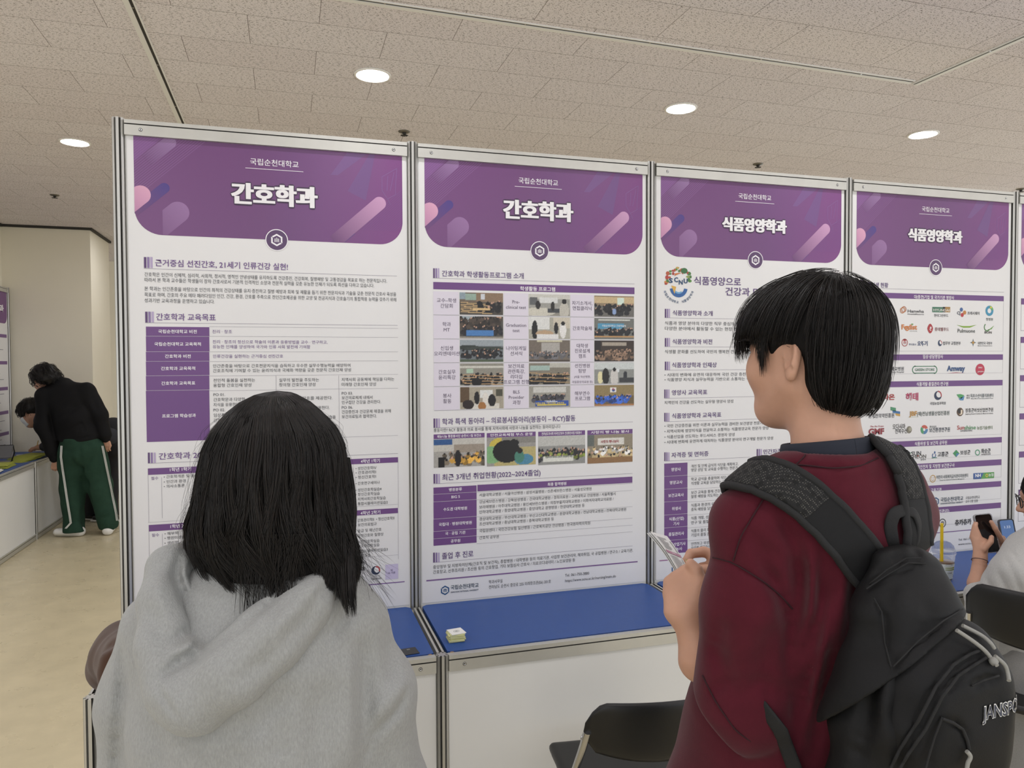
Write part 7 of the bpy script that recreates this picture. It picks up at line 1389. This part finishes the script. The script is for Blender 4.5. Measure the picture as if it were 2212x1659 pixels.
    skin('trousers', lambda P: smax(smin(ec(P, hipx+[0, 0, .03], hipx-[0, 0, .1], (.15, .15), (.16, .15), FH), smin(chain(P, [hipx-[0, 0, .05], (hipx+np.array([-1.53, 6.18, .1]))/2+fw2*.03, np.array([-1.53, 6.18, .06])], [.12, .1, .09], .02), chain(P, [hipx-[0, 0, .05], (hipx+np.array([-1.30, 5.98, .1]))/2+fw2*.03, np.array([-1.30, 5.98, .06])], [.12, .1, .09], .02), .02), .03), -(P[:, 2]-.05), .01)+wob(P, 14, .006, 65), *box_of([hipx, np.array([-1.6, 6.4, .04]), np.array([-1.2, 6.0, .04])], .24), .011, M_DT, t2)
    hp2 = lambda P: smax(ell((P-A3(h2))@A3(R2), (0, -.015, .04), (.108, .128, .108)), -ell((P-A3(h2))@A3(R2), (0, .14, -.05), (.085, .10, .07)), .01)+wob(P, 60, .005, 66)
    hm = skin('hair', hp2, h2-.24, h2+.24, .009, M_HAIR, t2); V2 = np.empty(len(hm.data.vertices)*3, np.float32); hm.data.vertices.foreach_get('co', V2); V2 = V2.reshape(-1, 3)+g2; c2 = h2+R2@np.array([0, -.03, .15])
    strands('hair_strands', follow(hp2, V2[rg.choice(len(V2), 350)], lambda P, u: (P-c2)+fw2*.03+[0, 0, -.05], 9, rg.uniform(.05, .1, 350)/9, rg.uniform(0, .01, 350), rg, .03, .5), np.full(350, .0016), [M_HAIR], hm)
    mk = lambda P: smax(smax(head_sdf(P, h2, R2, 1.05, False)-.006, -(head_sdf(P, h2, R2, 1.05, False)+.004), .002), smax(smax(-((P-A3(h2))@A3(R2))[:, 1]+.035, ((P-A3(h2))@A3(R2))[:, 2]+.015, .004), -.115-((P-A3(h2))@A3(R2))[:, 2], .004), .004)
    skin('face_mask', mk, h2-.17, h2+.17, .006, mat('mask_white', 'dfe3e6', .85), t2)
    for x, y in ((-1.53, 6.18), (-1.30, 5.98)):
        b = np.array([x, y, .045]); skin('shoe', lambda P: smax(ec(P, b-fw2*.06, b+fw2*.17, (.05, .05), (.048, .036), [0, 0, 1]), -(P[:, 2]-.002), .006), *box_of([b-fw2*.1, b+fw2*.24], .08), .010, [M_PHB], t2)
        m = MB(); m.tube([b-fw2*.1-[0, 0, .032], b+fw2*.2-[0, 0, .032]], [(.05, .012)]*2, 12, flat=tuple(np.cross(fw2, [0, 0, 1]))); m.build('shoe_sole', M_WHITE, t2)
    o = thing('pencil', 'yellow pencil in the hand of the masked person at the far counter', 'pencil', hand2); m = MB(); a = E2(202, 828, -.03); b = E2(218, 752, -.02); m.tube([a, a+(b-a)*.1, b], [.0012, .004, .004], 8); m.build('shaft', mat('pencil_yellow', 'd6b25a', .5), o)
far_people()
# ---------------------------------------------------------------- small things
# folded leaflet held by the person in maroon
def leaflet():
    t = thing('leaflet', 'folded printed leaflet with a pink stripe held by the person in maroon', 'leaflet', W(1450, 1200, 1.43)); Mp = mat('leaflet_paper', 'd6d6d4', .6)
    quad = [W(1405, 1148, 1.46), W(1441, 1158, 1.475), W(1497, 1252, 1.40), W(1466, 1236, 1.385)]
    nrm = Vector(np.cross(quad[1]-quad[0], quad[3]-quad[0])).normalized(); nrm = nrm if nrm.dot(Vector(-FW)) > 0 else -nrm; nn = np.array(nrm)
    P = lambda u, v, k=0., sh=0.: (quad[0]*(1-u)+quad[1]*u)*(1-v)+(quad[3]*(1-u)+quad[2]*u)*v+nn*(k+.004*math.sin(v*3.1))-RT*sh
    for q in range(3):
        m = MB(); k = -.0022*q; sh = .0022*q*(1); vs = []
        for j in range(9):
            for i in range(3): vs += [P(i/2, j/8, k, sh*(1-.6*j/8)), P(i/2, j/8, k-.0007, sh*(1-.6*j/8))]
        fs = []
        for j in range(8):
            for i in range(2):
                a, b, c, d = [2*(3*jj+ii) for ii, jj in ((i, j), (i+1, j), (i+1, j+1), (i, j+1))]; fs += [[a, b, c, d], [a+1, d+1, c+1, b+1]]
        ring = [2*i for i in range(3)]+[2*(3*j+2) for j in range(1, 9)]+[2*(24+i) for i in (1, 0)]+[2*3*j for j in range(7, 0, -1)]
        for a, b in zip(ring, ring[1:]+ring[:1]): fs.append([a, a+1, b+1, b])
        m.add(vs, fs); m.build('page', Mp, t)
    m = MB(); rg = random.Random(2)
    def bar(u0, v0, u1, v1, mi): m.add([P(u0, v0, .0006), P(u1, v0, .0006), P(u1, v1, .0006), P(u0, v1, .0006)], [[0, 1, 2, 3]], mi)
    for j in range(13):
        v = .12+j*.028
        if v < .44: bar(.14, v, .14+rg.uniform(.35, .55), v+.009, 0)
    for j in range(11): v = .60+j*.028; bar(.14, v, .14+rg.uniform(.4, .62), v+.008, 0)
    bar(.03, .485, .98, .555, 1); bar(.4, .512, .62, .524, 2); bar(.86, .16, .9, .46, 0); bar(.08, .08, .1, .95, 0); bar(.86, .6, .9, .9, 0)
    m.build('page_print', [pmat('6a6a70'), pmat('a8748c'), pmat('d9d4d8')], t)
leaflet()
t = thing('paper_slip', 'small cream slip with a yellow corner pinched between the hands of the person in maroon', 'paper slip', W(1487, 1222, 1.45)); m = MB()
q = [W(1481, 1208, 1.462), W(1488, 1216, 1.46), W(1491, 1234, 1.452), W(1484, 1240, 1.452)]; off = FW*.0008; m.add(q+[p+off for p in q], [[0, 3, 2, 1], [4, 5, 6, 7], [0, 1, 5, 4], [1, 2, 6, 5], [2, 3, 7, 6], [3, 0, 4, 7]]); m.build('slip', mat('cream_paper', 'd8d5b4', .7), t)
m = MB(); q = [W(1481.5, 1208, 1.4605), W(1489, 1213, 1.4585), W(1492, 1226, 1.4535), W(1486, 1224, 1.455)]; m.add(q+[p+off for p in q], [[0, 3, 2, 1], [4, 5, 6, 7], [0, 1, 5, 4], [1, 2, 6, 5], [2, 3, 7, 6], [3, 0, 4, 7]]); m.build('corner', mat('slip_yellow', 'c9bd3f', .7), t)
# pile of cards on the counter
CARD = None; rg = random.Random(7); M_CY = mat('card_yellow', 'd9d9a2', .75); M_CW = mat('card_white', 'e8e8e4', .7)
for k in range(15):
    z = .7502+k*.0019; a = math.radians(2+rg.uniform(-5, 5)+(4 if k == 14 else 0)); dx, dy = rg.uniform(-.004, .004), rg.uniform(-.003, .003)
    lab = 'white topmost card of the little pile on the blue counter' if k == 14 else 'small pale yellow card in the little pile on the blue counter'
    m = MB(); m.box((-.025, -.0265, 0), (.025, .0265, .0017)); o = m.build('card', M_CW if k == 14 else M_CY); o.location = (1.06+dx, -.389+dy, z); o.rotation_euler = (0, 0, a); tag(o, lab, 'card', 'cards in the little pile')
    if k == 14:
        m = MB(); P = [(.011*math.cos(b)*.9, .008*math.sin(b), .0018) for b in np.linspace(0, 6.2832, 25)]; m.tube(P, .0006, 4, caps=False); m.add([(-.004, -.003, .0019), (.004, -.003, .0019), (.004, .003, .0019), (-.004, .003, .0019)], [[0, 1, 2, 3]]); pr = m.build('card_print', pmat('8a8f8a')); pr.parent = o
# dark bank card with a chip, at the counter edge
q = [atz(*a, .7505) for a in [(852, 1402), (881, 1396), (898, 1415), (862, 1424)]]; c = sum(q)/4; t = thing('bank_card', 'dark grey card with a small chip lying at the counter edge beside the grey hoodie', 'card', c)
ang = math.atan2(q[1][1]-q[0][1], q[1][0]-q[0][0]); M = Matrix.Translation(c) @ Matrix.Rotation(ang-.12, 4, 'Z'); m = MB(); m.box((-.043, -.027, 0), (.043, .027, .0012), M); m.build('card_body', mat('card_dark', '2b2c2f', .45), t); m = MB(); m.box((.012, .010, .0012), (.022, .018, .0015), M); m.build('chip', mat('card_chip', '9a9890', .3, metal=.8), t)
# iced drink
c = atz(2037, 1251, .75); t = thing('drink_cup', 'clear plastic cup of iced drink with dome lid and yellow straw on the blue counter', 'cup', c); T0 = Matrix.Translation(c)
M_CLR = mat('clear_plastic', 'f4f4f4', .05, trans=1., alpha=.42); M_CLR.node_tree.nodes['Principled BSDF'].inputs['IOR'].default_value = 1.2
m = MB(); m.lathe([(.030, .0005), (.034, .004), (.0395, .058), (.0452, .112), (.0462, .113)], 40, T0, cap0=True, cap1=False); m.build('cup_body', M_CLR, t)
m = MB(); m.lathe([(.0462, .112), (.049, .113), (.049, .117), (.0462, .119), (.0445, .130), (.038, .146), (.027, .157), (.013, .162), (.0085, .1625)], 40, T0, cap0=False, cap1=False); m.build('dome_lid', M_CLR, t)
m = MB(); m.lathe([(.029, .002), (.033, .005), (.0383, .058), (.0405, .078), (.0005, .0785)], 36, T0, cap1=False); m.build('drink', mat('milk_tea', '6f5a48', .3), t)
m = MB(); n = 36; m.lathe([(.0351, .0095), (.0402, .058), (.0420, .073)], n, T0, cap0=False, cap1=False); lb = m.build('paper_sleeve', mat('sleeve_white', 'd5dbd4', .6), t)
m = MB(); rg = random.Random(5)
def onc(a, z, lift=.0004): r = .0351+(z-.0095)*.108+lift; return (c[0]+r*math.cos(a), c[1]+r*math.sin(a), c[2]+z)
for row, z0, col in ((0, .055, 0), (1, .047, 0)):
    for k in range(13): a = -2.2+k*.09; m.tube([onc(a, z0), onc(a+.02, z0+.004), onc(a+.05, z0+.001), onc(a+.07, z0+.005)], .0005, 4, 0)
for k in range(6): a = -2.0+k*.1; m.tube([onc(a, .035), onc(a+.03, .038), onc(a+.05, .034)], .0004, 4, 1)
for k in range(26): a, z = rg.uniform(-3.1, .2), rg.choice([.066, .069, .018, .022, .028]); m.tube([onc(a, z), onc(a+.03, z+.002)], .0006, 4, rg.choice([1, 2]))
m.build('sleeve_print', [pmat('a8b23f'), pmat('55584f'), pmat('7f8a8f')], t)
m = MB(); m.tube([c+[-.006, .0, .004], c+[-.008, 0, .10], c+[-.0105, -.001, .238]], .0062, 14); m.build('straw', mat('straw_yellow', 'e3c21d', .4), t)
for k in range(7):
    pass
# ---------------------------------------------------------------- things on the far side counter
def flat(name, label, cat, x, y, z, w, l, h, a, mt, grp=None, extra=None):
    m = MB(); m.box((-w/2, -l/2, 0), (w/2, l/2, h)); o = m.build(name, mt); o.location = (x, y, z); o.rotation_euler = (0, 0, a); return tag(o, label, cat, grp)
M_LY = mat('leaflet_green', 'a3a845', .7); M_LW = mat('leaflet_white', 'dddbd0', .7); rg = random.Random(9)
for pile, (x, y, n, a0, lab) in enumerate(((-1.985, 4.98, 9, .1, 'olive printed leaflet in the nearer fanned pile on the far side counter'), (-1.965, 5.42, 11, -.2, 'olive printed leaflet in the farther fanned pile on the far side counter'), (-1.96, 4.55, 5, .15, 'pale printed leaflet lying at the near end of the far side counter'))):
    for k in range(n): flat('leaflet', lab, 'leaflet', x+.006*k*(1 if pile else -.4)+rg.uniform(-.008, .008), y+(.028*k-.02 if pile == 1 else rg.uniform(-.02, .02)), .7502+k*.0032, .21, .297 if pile != 1 else .24, .003, a0+rg.uniform(-.1, .1), M_LY if pile < 2 else M_LW, 'leaflet pile %s on the far side counter' % ('one', 'two', 'three')[pile])
flat('paper_sheet', 'white form the masked person writes on', 'paper', -2.02, 5.90, .7502, .2, .28, .002, .3, M_LW)
t = thing('display_stand', 'grey desk stand of leaflets tilted towards the aisle on the far side counter', 'display stand', (-2.13, 5.30, .75))
M = Matrix.Translation((-2.13, 5.30, .762)) @ Matrix.Rotation(-.9, 4, 'X') @ Matrix.Rotation(.0, 4, 'Z'); m = MB(); m.box((-.15, -.004, 0), (.15, .004, .2), Matrix.Translation((-2.13, 5.25, .80)) @ Matrix.Rotation(.15, 4, 'Z') @ Matrix.Rotation(-1.05, 4, 'X')); m.build('plate', mat('stand_grey', '5d5e60', .4), t)
m = MB(); m.tube([(-2.25, 5.36, .7575), (-2.25, 5.45, .83), (-2.24, 5.48, .90)], .006, 6); m.tube([(-2.0, 5.36, .7575), (-2.0, 5.45, .83), (-2.02, 5.48, .90)], .006, 6); m.tube([(-2.24, 5.48, .90), (-2.02, 5.48, .90)], .006, 6); m.box((-2.26, 5.10, .7505), (-1.99, 5.40, .764)); m.build('frame', M_PHB, t)
t = thing('paper_box', 'small open white box beside the desk stand on the far side counter', 'box', (-2.17, 5.72, .75)); m = MB(); x0, x1, y0, y1 = -2.25, -2.12, 5.66, 5.80
for lo, hi in (((x0, y0, .7502), (x1, y1, .7525)), ((x0, y0, .7525), (x0+.003, y1, .80)), ((x1-.003, y0, .7525), (x1, y1, .80)), ((x0+.003, y0, .7525), (x1-.003, y0+.003, .80)), ((x0+.003, y1-.003, .7525), (x1-.003, y1, .80))): m.box(lo, hi)
m.build('carton', mat('carton_white', 'd6d2d6', .7), t)
# poster on the far side booth (seen at the frame's edge)
for i in (0, 1, 2):
    y0 = SIDEY+i*PT; t = thing('poster', 'white poster with purple banner on the far side booth, %s panel counted from the camera' % ORD[i], 'poster', (SIDEX, y0+.495, .757), 'side booth posters'); XS = SIDEX+.0058
    m = MB(); m.box((SIDEX+.0042, y0+.0245, .757), (XS, y0+.966, 2.4428)); m.build('paper', M_PAPER, t)
    R = .085; m = MB(); ya, yb, zt, zb = y0+.046, y0+.952, 2.4425, 2.114; Pp = [(ya, zt)]+[(ya+R-R*math.cos(a), zb+R-R*math.sin(a)) for a in np.linspace(0, 1.5708, 10)]+[(yb-R+R*math.sin(a), zb+R-R*math.cos(a)) for a in np.linspace(0, 1.5708, 10)]+[(yb, zt)]
    m.add([(XS+.0006, y, z) for y, z in Pp], [list(range(len(Pp)))]); m.build('header_banner', pmat('6d4379'), t)
    TEXTS.append(('국립순천대학교', 0, 0, .164, .026, C_WHT, t, 'heading_print', .005, 'l', 0, (lambda y0, XS: lambda u, v: (XS+.0012, y0+.418+u, 2.3735+v))(y0, XS)))
    TEXTS.append((('사회교육과', '국어교육과', '영어교육과')[i], 0, 0, .62, .085, C_WHT, t, 'title_print', .034, 'l', 0, (lambda y0, XS: lambda u, v: (XS+.0012, y0+.24+u, 2.228+v))(y0, XS)))
    m = MB()
    for k, z in enumerate((2.0, 1.72, 1.45, 1.2, .98)):
        m.add([(XS+.0006, y0+.07, z-.035), (XS+.0006, y0+.93, z-.035), (XS+.0006, y0+.93, z), (XS+.0006, y0+.07, z)], [[0, 1, 2, 3]], 0)
        for q in range(5):
            zz = z-.075-.03*q; L = .35+.5*((k*7+q*3) % 5)/5; m.add([(XS+.0006, y0+.93-L*.0-.86, zz), (XS+.0006, y0+.07+L, zz), (XS+.0006, y0+.07+L, zz+.006), (XS+.0006, y0+.07, zz+.006)], [[0, 1, 2, 3]], 1)
    m.build('table_rules', [pmat(C_TAB), pmat('77757f')], t)
flush_texts()
